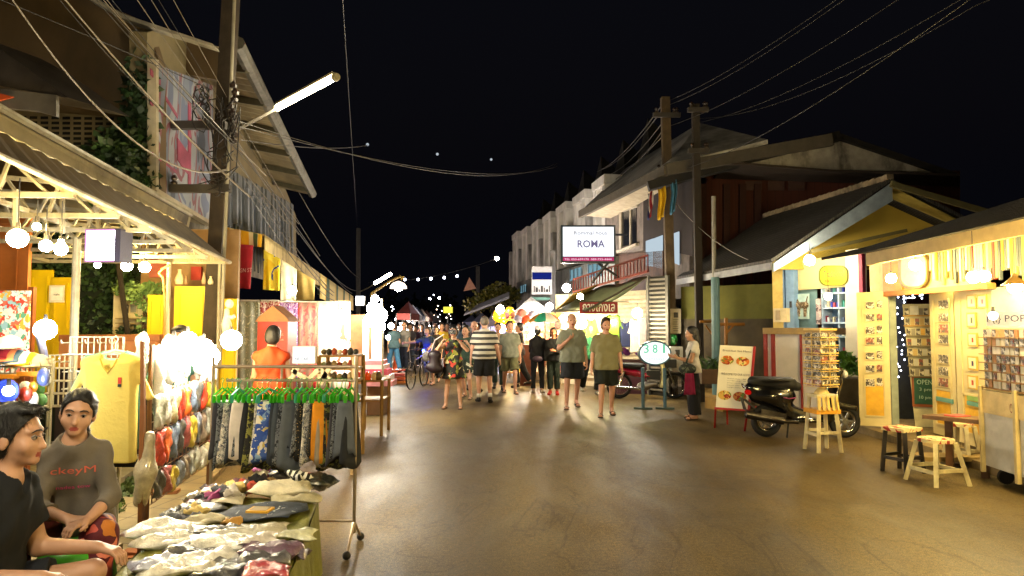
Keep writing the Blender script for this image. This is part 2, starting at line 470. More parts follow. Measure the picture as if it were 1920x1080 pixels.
def person(label, loc, rotz, H=1.7, girth=1.0, legs=None, arms=None, spine=(0, 0, 1), head=(0, 0, 0), skin=None, h=0.013,
           shirt=None, sleeve=0.55, hem=-0.02, bottom=None, cut=0.85, flare=0.02, hair='short', hairmat=None, shoe=None, shoemat=None,
           skirt=None, hips_z=None, group=None, near=False, neck=None, hat=None, curl=1.0, sx=1.0):
    """body faces +Y in its own space. legs/arms: [(vec upper, vec lower)] left(-x) then right(+x)"""
    s = H / 1.75; skin = skin or SKIN; hairmat = hairmat or HAIRB
    legs = legs or [((0, 0, -1), (0, 0, -1)), ((0, 0, -1), (0, 0, -1))]
    arms = arms or [((-.12, 0, -1), (0, .15, -1)), ((.12, 0, -1), (0, .15, -1))]
    sp = _nrm(spine); X = _nrm(np.cross([0, 1, 0], sp)) if abs(sp[1]) < .99 else np.array([1., 0, 0]); Fw = np.cross(sp, X)
    pel = np.zeros(3)
    J = {}
    at = lambda o, x, f, u: o + X * x * s + Fw * f * s + sp * u * s
    J['waist'] = at(pel, 0, 0, .14); J['chest'] = at(pel, 0, 0, .36); J['neck'] = at(pel, 0, -.01, .505)
    Mh = rotm(*head) ; spM = np.stack([X, Fw, sp], 1)
    Mh = Mh if not near else Mh
    hf = Mh @ np.array([0, 1, 0]); hu = Mh @ np.array([0, 0, 1]); hx = Mh @ np.array([1, 0, 0])
    J['hb'] = J['neck'] + (sp * .05 + hu * .03) * s; hc = J['hb'] + (hu * .105 + hf * .022) * s
    hp = lambda x, f, u: hc + (hx * x + hf * f + hu * u) * s
    s0 = s; hs = 1.07
    hp = lambda x, f, u: hc + (hx * x + hf * f + hu * u) * s * hs
    foot = []; leg = []
    for i, sd in enumerate((-1, 1)):
        hip = np.array([sd * .09 * s, 0, -.02 * s]); t, c = _nrm(legs[i][0]), _nrm(legs[i][1])
        kn = hip + t * .42 * s; an = kn + c * .41 * s
        fdir = _nrm([legs[i][2] if len(legs[i]) > 2 else sd * .15, 1, legs[i][3] if len(legs[i]) > 3 else -.12]); toe = an + fdir * .15 * s + np.array([0, 0, -.045 * s])
        leg.append((hip, kn, an, toe, fdir))
    low = min(min(l[2][2] - .075 * s, l[3][2] - .03 * s) for l in leg)
    sh = np.array([0, 0, (hips_z if hips_z is not None else -low)])
    J = {k: v + sh for k, v in J.items()}; pel = pel + sh; leg = [tuple(q + sh for q in l[:4]) + (l[4],) for l in leg]; hc = hc + sh
    arm = []
    for i, sd in enumerate((-1, 1)):
        shd = at(J['chest'], sd * .162 * (0.6 + 0.4 * girth) * sx, -.005, .075); u, f = _nrm(arms[i][0]), _nrm(arms[i][1])
        el = shd + u * .285 * s; wr = el + f * .25 * s; arm.append((shd, el, wr, u, f, arms[i][2] if len(arms[i]) > 2 else None))
    t = thing('person', label, 'person', loc, rotz, group)
    g = girth
    def torso(F, e=0.0, k=.05):
        F.cap(at(pel, -.065, 0, .0), at(pel, .065, 0, .0), (.1 * g) * s + e, k=k)
        F.cap(at(pel, -.06 * g, .01, .14), at(pel, .06 * g, .01, .14), (.088 * g + .01) * s + e, k=k)
        F.cap(at(pel, -.08 * g * sx, 0.012, .3), at(pel, .08 * g * sx, 0.012, .3), (.098 * g) * s + e, k=k)
        F.cap(at(pel, -.085 * sx, -.005, .385), at(pel, .085 * sx, -.005, .385), (.08 * g) * s + e, k=k)
        for q in (0, 1): F.cap(arm[q][0], J['neck'] - sp * .035 * s, .047 * s + e, .05 * s + e, k=.03)
        F.cap(J['neck'] - sp * .04 * s, J['neck'] + sp * .0 * s, .065 * s + e, k=k)
    def cut_(p, d): return [(p, d)]
    B = Field(); torso(B)
    B.cap(J['neck'], J['hb'] + (hu * .05) * s, .056 * s, .052 * s, k=.03)
    B.ell(hp(0, -.012, .018), np.array([.081, .101, .106]) * s, .02, Mh)
    B.ell(hp(0, .03, -.045), np.array([.061, .066, .073]) * s, .03, Mh)
    B.ell(hp(0, .068, -.096), np.array([.026, .022, .018]) * s, .025, Mh)                      # chin
    B.cap(hp(0, .088, -.008), hp(0, .102, -.04), .008 * s, .0125 * s, k=.016)                # nose
    for sd in (-1, 1):
        B.ell(hp(sd * .079, -.012, -.015), np.array([.011, .022, .034]) * s, .008, Mh)          # ears
        B.cap(hp(sd * .014, .083, .026), hp(sd * .05, .067, .024), .008 * s, k=.018)            # brow
        B.ell(hp(sd * .045, .055, -.035), np.array([.024, .02, .022]) * s, .03, Mh)             # cheek
    if near: 
        for sd in (-1, 1): B.ell(hp(sd * .033, .096, .0), np.array([.0165, .016, .0052]) * s, .004, Mh, sub=-1)
        B.ell(hp(0, .082, -.066), np.array([.024, .012, .006]) * s, .006, Mh); B.ell(hp(0, .08, -.078), np.array([.019, .013, .007]) * s, .006, Mh)
    for (a, b, c, u, f, hd) in arm:
        B.cap(a, b, .052 * g * s, .04 * s, k=.03); B.cap(b, c, .041 * s, .027 * s, k=.02)
        # hand
        side = -1 if a is arm[0][0] else 1
        hdir, palm = (f, np.array([-side, 0, 0])) if hd is None else (_nrm(hd[0]), _nrm(hd[1]))
        palm = _nrm(palm - hdir * (palm @ hdir)); wid = np.cross(hdir, palm)   # across the palm
        cl = curl if hd is None or len(hd) < 3 else hd[2]
        p1 = c + hdir * .085 * s
        for q in (-1, 0, 1): B.cap(c + hdir * .01 * s + wid * q * .012 * s, p1 + wid * q * .024 * s, .015 * s, .0135 * s, k=.014)
        rf = max(.0088 * s, h * .72)
        thumbside = 1 if (wid @ np.array([0, 1, .3])) > 0 else -1
        for q, L in zip((-1.5, -.5, .5, 1.5), ((.06, .075, .08, .07) if thumbside > 0 else (.07, .08, .075, .06))):
            b0 = p1 + wid * q * .0185 * s; d1 = _nrm(hdir + palm * .5 * cl + wid * q * .04); d2 = _nrm(hdir * (1 - .6 * cl) + palm * (1.0 * cl + .05))
            m_ = b0 + d1 * L * .5 * s; B.cap(b0, m_, rf, rf * .96, k=.005); B.cap(m_, m_ + d2 * L * .5 * s, rf * .96, rf * .85, k=.004)
        tb = c + hdir * .025 * s + wid * thumbside * .022 * s; tm = tb + _nrm(hdir + wid * thumbside * .9 + palm * .35) * .042 * s
        B.cap(tb, tm, .013 * s, .011 * s, k=.01); B.cap(tm, tm + _nrm(hdir + palm * .5 * cl) * .034 * s, .0105 * s, .009 * s, k=.004)
    for (hp_, kn, an, toe, fd) in leg:
        B.cap(hp_, kn, .083 * g * s, .052 * s, k=.04)
        mid = kn + (an - kn) * .35; back = -fd * .012 * s
        B.cap(kn, an, .048 * s, .034 * s, k=.02); B.cap(kn + (an - kn) * .12 + back, mid + (an - kn) * .2 + back, .044 * s, .038 * s, k=.03)
        dn = np.array([0, 0, -1.])
        heel = an - fd * .03 * s + dn * .045 * s
        B.cap(heel, toe, .03 * s, .024 * s, k=.02); B.cap(an, an + (toe - an) * .6, .034 * s, .024 * s, k=.02)
        px = _nrm(np.cross(fd, [0, 0, 1])); B.cap(toe - px * .022 * s, toe + px * .022 * s, .021 * s, k=.02)
    paint = [(1, hp(0, .09, -.072), np.array([.026, .022, .012]) * s)]
    if not near: paint += [(2, hp(sd * .034, .09, .0), np.array([.016, .022, .008]) * s) for sd in (-1, 1)]
    body = field_obj('body', B, h, [skin, LIPS, EYED], t, paint=paint)
    if near:
        for sd in (-1, 1):
            e = MB(); e.ball(hp(sd * .033, .0765, .0), .0125 * s, 14, 10); eo = e.build('eye', EYEW, t, local=True, smooth=True)
            e = MB(); e.ball(hp(sd * .033, .0815, .0), .0085 * s, 10, 8); e.build('iris', EYED, eo, local=True, smooth=True)
            e = MB(); pts = [hp(sd * .013, .097, .024), hp(sd * .028, .098, .031), hp(sd * .044, .09, .03), hp(sd * .056, .077, .02)]
            e.tube(pts, [.003 * s, .0042 * s, .0038 * s, .0015 * s], 5); e.build('eyebrow', HAIRB, t, local=True, smooth=True)
            e = MB(); pts = [hp(sd * (.018 + .031 * q), .094 - .018 * q * q, .001 + .0055 * math.sin(q * 3.1)) for q in (0, .25, .5, .75, 1)]
            e.tube(pts, .0016 * s, 5); e.build('eyelid', HAIRB, t, local=True, smooth=True)
    cb = hx
    if hair:
        Hf = Field()
        face = [(hp(0, .045, .045), _nrm(hf * 1.0 - hu * .55))]
        Hf.ell(hp(0, -.02, .03), np.array([.093, .112, .114]) * s, .01, Mh, clip=face)
        if hair in ('short', 'man'):
            Hf.ell(hp(0, -.045, -.02), np.array([.089, .076, .09]) * s, .02, Mh, clip=[(hp(0, -.01, 0), hf)])
            if hair == 'man':
                for q in range(9):
                    a_ = -1 + q / 4; Hf.cap(hp(a_ * .05, .03 - abs(a_) * .01, .105), hp(a_ * .06, .07, .095 + .006 * (q % 3)), .018 * s, .007 * s, k=.012)
        elif hair == 'long':
            Hf.cap(hp(0, -.07, .03), hp(0, -.085, -.12), .075 * s, .06 * s, k=.03); Hf.cap(hp(0, -.085, -.12), hp(0, -.1, -.3), .06 * s, .035 * s, k=.03)
            for sd in (-1, 1): Hf.cap(hp(sd * .075, -.02, .03), hp(sd * .08, -.03, -.1), .022 * s, .02 * s, k=.02)
        elif hair == 'bob':
            Hf.ell(hp(0, -.03, .0), np.array([.104, .107, .128]) * s, .02, Mh, clip=[(hp(0, .025, 0), hf)])
            Hf.ell(hp(0, .03, .075), np.array([.07, .06, .035]) * s, .02, Mh)
        elif hair == 'tied':
            Hf.ell(hp(0, -.04, -.01), np.array([.088, .082, .1]) * s, .02, Mh, clip=[(hp(0, -.005, 0), hf)])
            Hf.cap(hp(-.02, -.1, -.05), hp(-.06, -.09, -.16), .032 * s, .026 * s, k=.02)
        elif hair == 'thin':
            Hf = Field(); Hf.ell(hp(0, -.025, .02), np.array([.089, .1, .108]) * s, .01, Mh, clip=[(hp(0, -.01, .03), _nrm(hf + hu * .5))])
        ho = field_obj('hair', Hf, min(h, .011), hairmat, t, fold=(.003, 90) if near else (.002, 60))
        if near:
            q = random.Random(5); sm = MB(); hv = [V3(v.co) for v in ho.data.vertices]; hn = [V3(v.normal) for v in ho.data.vertices]; crown = V3(hp(0, -.04, .12)); fw = V3(hf)
            for _ in range(1500):
                k = q.randrange(len(hv)); p = hv[k]; n_ = hn[k]; d = (p - crown); d = d - n_ * d.dot(n_)
                if hair == 'tied': d = -fw - n_ * (-fw).dot(n_) + d * .5
                if d.length < 1e-4: continue
                d = (d.normalized() + n_ * q.uniform(-.02, .16) + V3((q.uniform(-.2, .2), q.uniform(-.2, .2), q.uniform(-.2, .2)))).normalized(); L = q.uniform(.02, .045) * s; w_ = d.cross(n_).normalized() * .0011
                sm.add([p - w_ - d * L * .3, p + w_ - d * L * .3, p + d * L * .5 + n_ * .002, p + d * L], [(0, 1, 2), (0, 2, 3)])
            sm.build('loose_strands', hairmat, t, local=True)
    if hat:
        Hf = Field(); Hf.ell(hp(0, -.015, .045), np.array([.1, .118, .098]) * s, .01, Mh, clip=[(hp(0, 0, .035), -hu)])
        Hf.ell(hp(0, (.1 if hat[1] > 0 else -.1), .04), np.array([.07, .07, .01]) * s, .01, Mh)
        field_obj('hat', Hf, min(h, .011), hat[0], t)
    def armcap(F, a, b, r0, r1, k=.03, clip=None): F.cap(a, b, r0, r1, k=k, clip=clip)
    e = .016 * s
    if shirt:
        S = Field(); torso(S, e, .08)
        S.cap(at(pel, -.07 * g, .0, hem), at(pel, .07 * g, .0, hem), (.112 * g + .014) * s + e * 1.3, k=.05); S.cap(at(pel, -.07 * g, .01, .08), at(pel, .07 * g, .01, .08), (.1 * g + .014) * s + e * 1.2, k=.05)
        fr = .5
        for (a, b, c, u, f, hd) in arm:
            if sleeve <= 1: en = a + (b - a) * sleeve; S.cap(a, en + u * .05, .058 * g * s + e * .6, .056 * g * s + e * (1.1 if sleeve < .9 else .4), k=.04, clip=cut_(en, u))
            else:
                S.cap(a, b, .056 * g * s + e * .6, .047 * s + e * .5, k=.03); en = b + (c - b) * (sleeve - 1); S.cap(b, en + f * .03, .046 * s + e * .5, .036 * s + e * .6, k=.02, clip=cut_(en, f))
        S.clips.append((at(pel, 0, 0, hem - .04), -sp))
        S.ell(J['neck'] + (sp * .075 + Fw * .03) * s, np.array([.085, .085, .07]) * s, .01, sub=-1)
        if neck == 'v': S.cap(J['neck'] + (sp * .03 + Fw * .09) * s, J['neck'] + (-sp * .06 + Fw * .12) * s, .045 * s, .005 * s); S.p[-1] = S.p[-1][:6] + (-1, None)
        field_obj('shirt', S, h, shirt, t, fold=(.0045 if near else .006, 34))
    if bottom:
        S = Field()
        S.cap(at(pel, -.07, 0, -.02), at(pel, .07, 0, -.02), (.1 * g) * s + e * .5, k=.03)
        S.cap(at(pel, -.06 * g, .0, .07), at(pel, .06 * g, .0, .07), (.088 * g) * s + e * .3, k=.03)
        for (a, b, an, toe, fd) in leg:
            d = _nrm(b - a); d2 = _nrm(an - b)
            if cut <= 1: en = a + (b - a) * cut; S.cap(a, en + d * .06, .088 * g * s + e * .5, (.07 + flare) * g * s + e * .6, k=.02, clip=cut_(en, d))
            else:
                S.cap(a, b, .088 * g * s + e * .5, .062 * s + flare * s + e * .5, k=.02); en = b + (an - b) * (cut - 1)
                S.cap(b, en + d2 * .04, .06 * s + flare * s + e * .4, (.048 + flare) * s + e * .6, k=.02, clip=cut_(en, d2))
        field_obj('trousers' if cut > 1 else 'shorts', S, h, bottom, t, fold=(.006 if near else .007, 30))
    if skirt:
        m_, L, fl = skirt; n = 36; mb = MB(); rings = []
        for q in range(9):
            w = q / 8; z = pel + sp * (.12 - w * (L + .12)) * s; rr = (.115 + fl * w) * g * s + (.02 * s if w > .1 else 0); ring = []
            for j in range(n):
                a_ = 2 * math.pi * j / n; f_ = 1 + .09 * w * math.sin(7 * a_ + 2 * w) + .04 * w * math.sin(13 * a_)
                ring.append(z + X * math.cos(a_) * rr * 1.25 * f_ + Fw * math.sin(a_) * rr * f_)
            rings.append(ring)
        mb.loft(rings[::-1]); mb.build('skirt', m_, t, local=True, smooth=True)
    for (a, b, an, toe, fd) in leg:
        if shoe in ('sandal', 'flipflop'):
            S = MB(); d = _nrm([fd[0], fd[1], (toe[2] - (an[2] - .045 * s)) / (.2 * s)]); heel = an - fd * .045 * s; heel[2] = an[2] - .077 * s
            tip = toe + fd * .04 * s; tip[2] = toe[2] - .028 * s; w = _nrm(np.cross(fd, [0, 0, 1]))
            rr = []
            for q in range(10):
                u_ = q / 9; c_ = heel + (tip - heel) * u_; ww = (.034 + .014 * math.sin(u_ * 2.6)) * s * (1 if 0 < q < 9 else .6)
                rr.append((c_, ww))
            up = np.array([0, 0, .014 * s]); vs = []
            for c_, ww in rr: vs += [c_ - w * ww, c_ + w * ww, c_ + w * ww + up, c_ - w * ww + up]
            fs = []
            for q in range(9):
                o_ = q * 4
                for k_ in range(4): fs.append((o_ + k_, o_ + (k_ + 1) % 4, o_ + 4 + (k_ + 1) % 4, o_ + 4 + k_))
            fs += [(0, 3, 2, 1), (36, 37, 38, 39)]
            S.add(vs, fs); S.tube([toe - fd * .05 * s - w * .045 * s, toe - fd * .03 * s + np.array([0, 0, .03 * s]), toe - fd * .05 * s + w * .045 * s], .008 * s, 5)
            S.build('sandal', shoemat or SOLE, t, local=True)
        elif shoe == 'sneaker':
            S = Field(); h_ = an - fd * .03 * s + np.array([0, 0, -.045 * s]); S.cap(h_, toe, .042 * s, .034 * s, k=.02); S.cap(an + np.array([0, 0, -.01]), an + (toe - an) * .5, .042 * s, .034 * s, k=.02)
            w = _nrm(np.cross(fd, [0, 0, 1])); S.cap(toe - w * .02 * s, toe + w * .02 * s, .032 * s, k=.02)
            field_obj('shoe', S, h, shoemat or SOLE, t)
            if shoe == 'sneaker' and cut <= 1: q = MB(); q.cyl(an + np.array([0, 0, .005]), an + (b - an) * .2, .045 * s, .046 * s, 12); q.build('sock', mat('#d8d4cc', .9), t, local=True, smooth=True)
    J.update(arm=arm, leg=leg, pel=pel, hc=hc, hf=hf, hu=hu, s=s); t_J[t.name] = J
    return t
t_J = {}
from mathutils.bvhtree import BVHTree
def decal(t, on, txt, centre, U, Vv, width, height, m, name='lettering'):
    """printed lettering laid onto the cloth"""
    b = MB(); U = V3(U).normalized(); Vv = V3(Vv).normalized(); b.text(txt, V3(centre) - U * width / 2, U, Vv, width, height, depth=0)
    bv = BVHTree.FromPolygons([v.co.copy() for v in on.data.vertices], [tuple(p.vertices) for p in on.data.polygons]); N_ = U.cross(Vv)
    out = []
    for v in b.v:
        h_ = bv.ray_cast(V3(v) + N_ * .4, -N_); out.append(tuple(h_[0] + N_ * .004) if h_[0] is not None else v)
    b.v = out; return b.build(name, m, on, local=True)
def world_pt(t, p): return MW[t.name] @ V3(p)
# ================================================================== ground, road
def asphalt():
    m, nt, out = _new('asphalt'); co = _co(nt)
    big = _noise(nt, 0.22, 5, co, 0.6, 0.8); mid = _noise(nt, 1.6, 8, _map(nt, co, (1, .35, 1), (0, 0, R(9))), 0.65, 0.4); fine = _noise(nt, 130, 3, co)
    c = _ramp(nt, big, [(.35, (.092, .064, .024)), (.65, (.128, .091, .036))])
    c = _mix(nt, 1, c, _ramp(nt, mid, [(.3, (.72, .71, .69)), (.7, (1.15, 1.15, 1.15))]), 'MULTIPLY')
    c = _mix(nt, 1, c, _ramp(nt, _noise(nt, 30, 5, co, .85), [(.36, (.55, .55, .55)), (.5, (.92, .92, .92)), (.68, (1.6, 1.55, 1.45))]), 'MULTIPLY')
    c = _mix(nt, 1, c, _ramp(nt, fine, [(.38, (.45, .45, .45)), (.66, (1.8, 1.8, 1.8))]), 'MULTIPLY')
    sl = nt.nodes.new('ShaderNodeTexWave'); sl.inputs['Scale'].default_value = .16; sl.inputs['Distortion'].default_value = 5; sl.inputs['Detail'].default_value = 4; nt.links.new(_map(nt, co, (1, .12, 1), (0, 0, R(9))), sl.inputs[0])
    c = _mix(nt, 1, c, _ramp(nt, sl.outputs['Fac'], [(.2, (.75, .74, .72)), (.8, (1.1, 1.1, 1.1))]), 'MULTIPLY')
    st = _ramp(nt, _noise(nt, .9, 8, _map(nt, co, (1, .6, 1), (0, 0, .3), (3, 7, 0)), .75), [(.5, (1, 1, 1)), (.62, (.72, .7, .66)), (.7, (.66, .64, .6))])
    c = _mix(nt, 1.0, c, st, 'MULTIPLY')
    pv = nt.nodes.new('ShaderNodeTexVoronoi'); pv.inputs['Scale'].default_value = 1.1; nt.links.new(co, pv.inputs[0])
    c = _mix(nt, 1, c, _ramp(nt, pv.outputs['Distance'], [(0, (.25, .24, .22)), (.035, (.3, .29, .27)), (.05, (1, 1, 1))]), 'MULTIPLY')
    for sc2, dsn, wd in ((.4, .8, .0022),):
        nz = _noise(nt, sc2, 6, _map(nt, co, (1, .8, 1), (0, 0, .4), (sc2, 2, 0)), .55, dsn)
        c = _mix(nt, 1, c, _ramp(nt, nz, [(.5 - wd * 2, (1, 1, 1)), (.5 - wd, (.6, .58, .54)), (.5 + wd, (.6, .58, .54)), (.5 + wd * 2, (1, 1, 1))]), 'MULTIPLY')
    rg = _ramp(nt, mid, [(.3, (.4,) * 3), (.7, (.66,) * 3)])
    b = _bsdf(nt, out, c, .5, spec=.22, bump=_mix(nt, .3, fine, mid), bs=.35, bd=.006)
    s = nt.nodes.new('ShaderNodeSeparateColor'); nt.links.new(rg, s.inputs[0]); nt.links.new(s.outputs[0], b.inputs['Roughness'])
    return m
g = MB(); g.quad((-90, -12, 0), (90, -12, 0), (90, 260, 0), (-90, 260, 0))
g.build('road', asphalt(), kind='structure')
def tilemat(c, mortar, s=3.3):
    m, nt, out = _new('tiles'); co = _map(nt, _co(nt), (1, 1, 1), (0, 0, R(9)))
    b = nt.nodes.new('ShaderNodeTexBrick'); nt.links.new(co, b.inputs[0]); b.inputs['Scale'].default_value = s; b.offset = 0
    b.inputs['Color1'].default_value = (*lin(c), 1); b.inputs['Color2'].default_value = (*[x * .8 for x in lin(c)], 1); b.inputs['Mortar'].default_value = (*lin(mortar), 1)
    b.inputs['Mortar Size'].default_value = .018; b.inputs['Brick Width'].default_value = 1; b.inputs['Row Height'].default_value = 1
    c2 = _mix(nt, .6, b.outputs[0], _ramp(nt, _noise(nt, 4, 8, co, .7), [(.3, (.5, .47, .4)), (.7, (1, 1, 1))]), 'MULTIPLY')
    _bsdf(nt, out, c2, .7, bump=b.outputs['Fac'], bs=-.4, bd=.01); return m
a0 = G(430, 870); a1 = G(250, 1075); dv = (a0 - a1).normalized(); A = a1 - dv * 6; Bq = a0 + dv * 60
g = MB(); g.slab([A, Bq, Bq + V3((-30, 0, 0)), A + V3((-30, 0, 0))], UP, .05)
g.build('sidewalk', tilemat('#8f7f5c', '#4a4030'), kind='structure')
# pavement slab on the right hand side
g = MB(); g.slab([(5.25, 5.0, 0), (6.0, 5.0, 0), (6.4, 16, 0), (12, 30, 0), (4.4, 19, 0), (4.75, 13.4, 0), (5.3, 10.6, 0)], UP, .1)
g.slab([(6.0, 5.0, 0), (30, 5, 0), (30, 30, 0), (12, 30, 0), (6.4, 16, 0)], UP, .1)
g.build('pavement', mat('#8a7650', .85, var=.4, scale=3, dirt='#3c3220'), kind='structure')
# ================================================================== leaf clusters
def leafmass(mb, c, r, n, size=.05, flat=1.0, seed=1, droop=0.0):
    q = random.Random(seed); c = V3(c)
    for _ in range(n):
        while True:
            p = V3((q.uniform(-1, 1), q.uniform(-1, 1), q.uniform(-1, 1)))
            if p.length < 1: break
        p = V3((p.x * r[0], p.y * r[1], p.z * r[2])) + c
        a = q.uniform(0, 6.28); b = q.uniform(-1.1, 1.1); L = size * q.uniform(.6, 1.4)
        d = V3((math.cos(a) * math.cos(b), math.sin(a) * math.cos(b), math.sin(b) - droop)).normalized(); w = d.cross(V3((q.uniform(-1, 1), q.uniform(-1, 1), q.uniform(-1, 1)))).normalized() * L * .35
        mb.add([p, p + d * L * .5 + w, p + d * L, p + d * L * .5 - w], [(0, 1, 2, 3)])
def leafmat(a, b):
    return floral([(0, a), (.35, b), (.7, a)], 9, 'voronoi', .55)
GRN = leafmat('#27401a', '#3b5a22'); GRN2 = leafmat('#1b2c14', '#2c4420'); GRNL = leafmat('#4f7a2c', '#6d9a3a')
# ================================================================== building on the left
WF = Wall((-4.4, 8.2), (-6.15, 19.2))            # street facade
WS = Wall((-4.4, 8.25), (-12, 8.25))             # side facing us
OCH = mat('#5c4a30', .85, var=.2, scale=1.2, dirt='#40341f'); CRM = mat('#6c6044', .85, var=.2, scale=2, dirt='#4e432c')
LB = thing('shop_house', 'tall ochre shophouse with a gable side wall and a painted mural front', 'building', (-4.4, 8.25, 0))
g = MB(); WS.poly(g, [(-260, 395), (-260, -200), (0, -90), (180, 2), (275, 42), (300, 120), (300, 425)], 0, -.15); g.build('side_wall', OCH, LB)
g = MB(); WS.poly(g, [(0, 205), (235, 222), (235, 300), (0, 290)], 0, .03)
for iy, y in enumerate(range(219, 292, 9)):
    for ix, x in enumerate(range(36, 232, 23)): pass
g.build('vent_band', CRM, LB)
g = MB()
for iy in range(8):
    for ix in range(12):
        x = -6 + ix * 20.5; y = 217 + iy * 9.5 + ix * .3
        if x < 225 and (iy < 3 or x > 20): WS.rect(g, x, y, x + 14, y + 5, .03, .006)
g.build('vent_shade', mat('#0c0a07', 1), LB)  # near black plates on the band, shade of the vent holes as colour
g = MB(); WF.poly(g, [(276, 430), (276, 60), (300, 55), (440, 110), (555, 405), (555, 500)], 0, -.2); g.build('front_wall', CRM, LB)
g = MB(); WF.poly(g, [(276, 470), (276, 395), (555, 470), (555, 540)], 0, .02); g.build('lower_wall', mat('#6a6458', .9, dirt='#3a352c'), LB)
g = MB(); WS.poly(g, [(180, 0), (245, 38), (410, 93), (412, 98), (245, 46), (178, 8)], 0, .18); g.build('roof_edge', mat('#8e887a', .8, dirt='#3a352c'), LB)
g = MB(); WS.poly(g, [(245, 44), (410, 98), (410, 150), (276, 125)], -1.2, -.1); g.build('gable_wall', OCH, LB)
# mural panels and dark window band
mur = thing('mural_board', 'tall painted mural board with grey blue and pink abstract shapes above the canopy', 'mural', WF.hit(330, 380))
g = MB(); WF.poly(g, [(278, 352), (278, 118), (392, 160), (392, 420)], .04, .06)
mm, nt, out = _new('mural'); co = _map(nt, _co(nt), (1, 1, .55), (0, .5, 0))
col = _ramp(nt, _noise(nt, 1.5, 2, co, .5, 1.2), [(0, '#626978'), (.38, '#525a72'), (.45, '#7c8086'), (.52, '#683640'), (.57, '#596070'), (.64, '#2c3240'), (.7, '#74484e')], True)
_bsdf(nt, out, col, .6); g.build('painted_panel', mm, mur)
g = MB()
for pts in ([(281, 128), (300, 150), (300, 160), (281, 140)], [(281, 190), (312, 215), (312, 220), (281, 195)], [(332, 258), (354, 290), (354, 330), (332, 300)], [(352, 190), (357, 192), (357, 350), (352, 345)], [(285, 285), (330, 320), (330, 324), (285, 291)], [(310, 180), (332, 215), (332, 222), (310, 188)]): WF.poly(g, pts, .1, .01)
g.build('pink_stroke', mat('#84304a', .6), mur)
g = MB(); WF.poly(g, [(276, 355), (276, 110), (281, 112), (281, 357)], .04, .1); WF.poly(g, [(278, 352), (392, 420), (392, 427), (278, 360)], .04, .1); g.build('frame', mat('#9a8f78', .7), mur)
for i, (x0, y0, x1, y1) in enumerate([(395, 330, 430, 425), (436, 345, 452, 432), (458, 355, 476, 445), (482, 372, 500, 455), (508, 395, 528, 465)]):
    w = MB(); k = .9; WF.poly(w, [(x0, y1 - 14), (x0, y0), (x1, y0 + (x1 - x0) * 1.1), (x1, y1)], .01, .04); wi = w.build('window', mat('#2b3138', .3, spec=.6), LB)
    f = MB(); WF.poly(f, [(x0 - 2, y1 - 14), (x0 - 2, y0 - 3), (x0 + 1, y0), (x0 + 1, y1 - 12)], .01, .09); WF.poly(f, [((x0 + x1) / 2, y1 - 10), ((x0 + x1) / 2, y0 + 12), ((x0 + x1) / 2 + 2, y0 + 13), ((x0 + x1) / 2 + 2, y1 - 9)], .01, .07); f.build('frame', mat('#6d7078', .6), wi)
g = MB()
for i in range(26):
    x = 394 + i * 6; WF.poly(g, [(x, 300 + (x - 394) * .55), (x, 298 + (x - 394) * .55), (x + 4, 302 + (x - 394) * .55), (x + 4, 470 + (x - 394) * .5)], .012, .02 + .012 * (i % 3))
g.build('cladding', floral([(0, '#3c4046'), (.4, '#55585c'), (.7, '#2c3036')], 3, 'noise', .7, 0, 0, .3), LB)
# tree-like vine at the corner
def vine(name, label, pts, r, n, size, m, stem=.02, seed=3, kind='plant'):
    t = thing(name, label, kind, pts[0]); s = MB(); s.tube(pts, stem, 6); s.build('stem', mat('#3a2a1a', .9), t)
    l = MB()
    for i in range(len(pts) - 1):
        for j in range(3): leafmass(l, V3(pts[i]).lerp(pts[i + 1], j / 3), r, n, size, seed=seed + i * 7 + j)
    l.build('foliage', m, t); return t
vine('climbing_vine', 'dark climbing vine on the corner of the ochre shophouse', [P(262, 400, 8.05), P(258, 330, 8.05), P(256, 250, 8.05), P(262, 180, 8.05), P(258, 115, 8.05)], (.2, .12, .22), 110, .1, GRN2, seed=11)
t = thing('bushy_tree', 'dark bushy tree crown behind the stall canopy under the vent blocks', 'tree', P(210, 420, 8.0))
s = MB(); s.tube([V3((-4.75, 8.9, 0)), P(212, 420, 8.6), P(212, 330, 8)], [.04, .03, .02], 7); s.build('trunk', mat('#20180e', .9), t)
l = MB()
for i, (x, y) in enumerate([(180, 300), (215, 270), (200, 330), (240, 300), (230, 345), (255, 345), (195, 355), (250, 270)]): leafmass(l, P(x, y, 7.95), (.2, .2, .22), 170, .09, seed=30 + i)
l.build('crown', GRN2, t)
# overhanging roof with gutter
RF = thing('overhanging_roof', 'corrugated roof overhang with rusty gutter above the mural front', 'roof', P(500, 230, 11))
def roofpt(u, v):   # u along street, v from gutter to wall
    a = P(447, 92, 9.1).lerp(P(585, 366, 16), u); b = P(395, 130, 9.6).lerp(P(495, 372, 16.4), u)
    return a.lerp(b, v)
g = MB(); n = 60
for j in range(n):
    for i in range(1):
        u0, u1 = j / n, (j + 1) / n; z = .03 * (j % 2)
        g.add([roofpt(u0, 0) + UP * z, roofpt(u1, 0) + UP * (.03 - z), roofpt(u1, 1) + UP * (.35 + .03 - z), roofpt(u0, 1) + UP * (.35 + z)], [(0, 1, 2, 3)])
g.build('roof_sheet', mat('#8c7e60', .75, var=.35, scale=1.5, dirt='#443826'), RF)
g = MB(); g.tube([roofpt(-.01, 0) + UP * .05, roofpt(1.01, 0) + UP * .05], .1, 8); g.build('gutter', mat('#5d5a50', .6, dirt='#2e2a22'), RF)
for k in range(6):
    g = MB(); u = .08 + k * .17; g.bar(roofpt(u, 0) - UP * .02, roofpt(u, 1) + UP * .3, .07, .1); g.build('rafter', mat('#54503f', .8), RF)
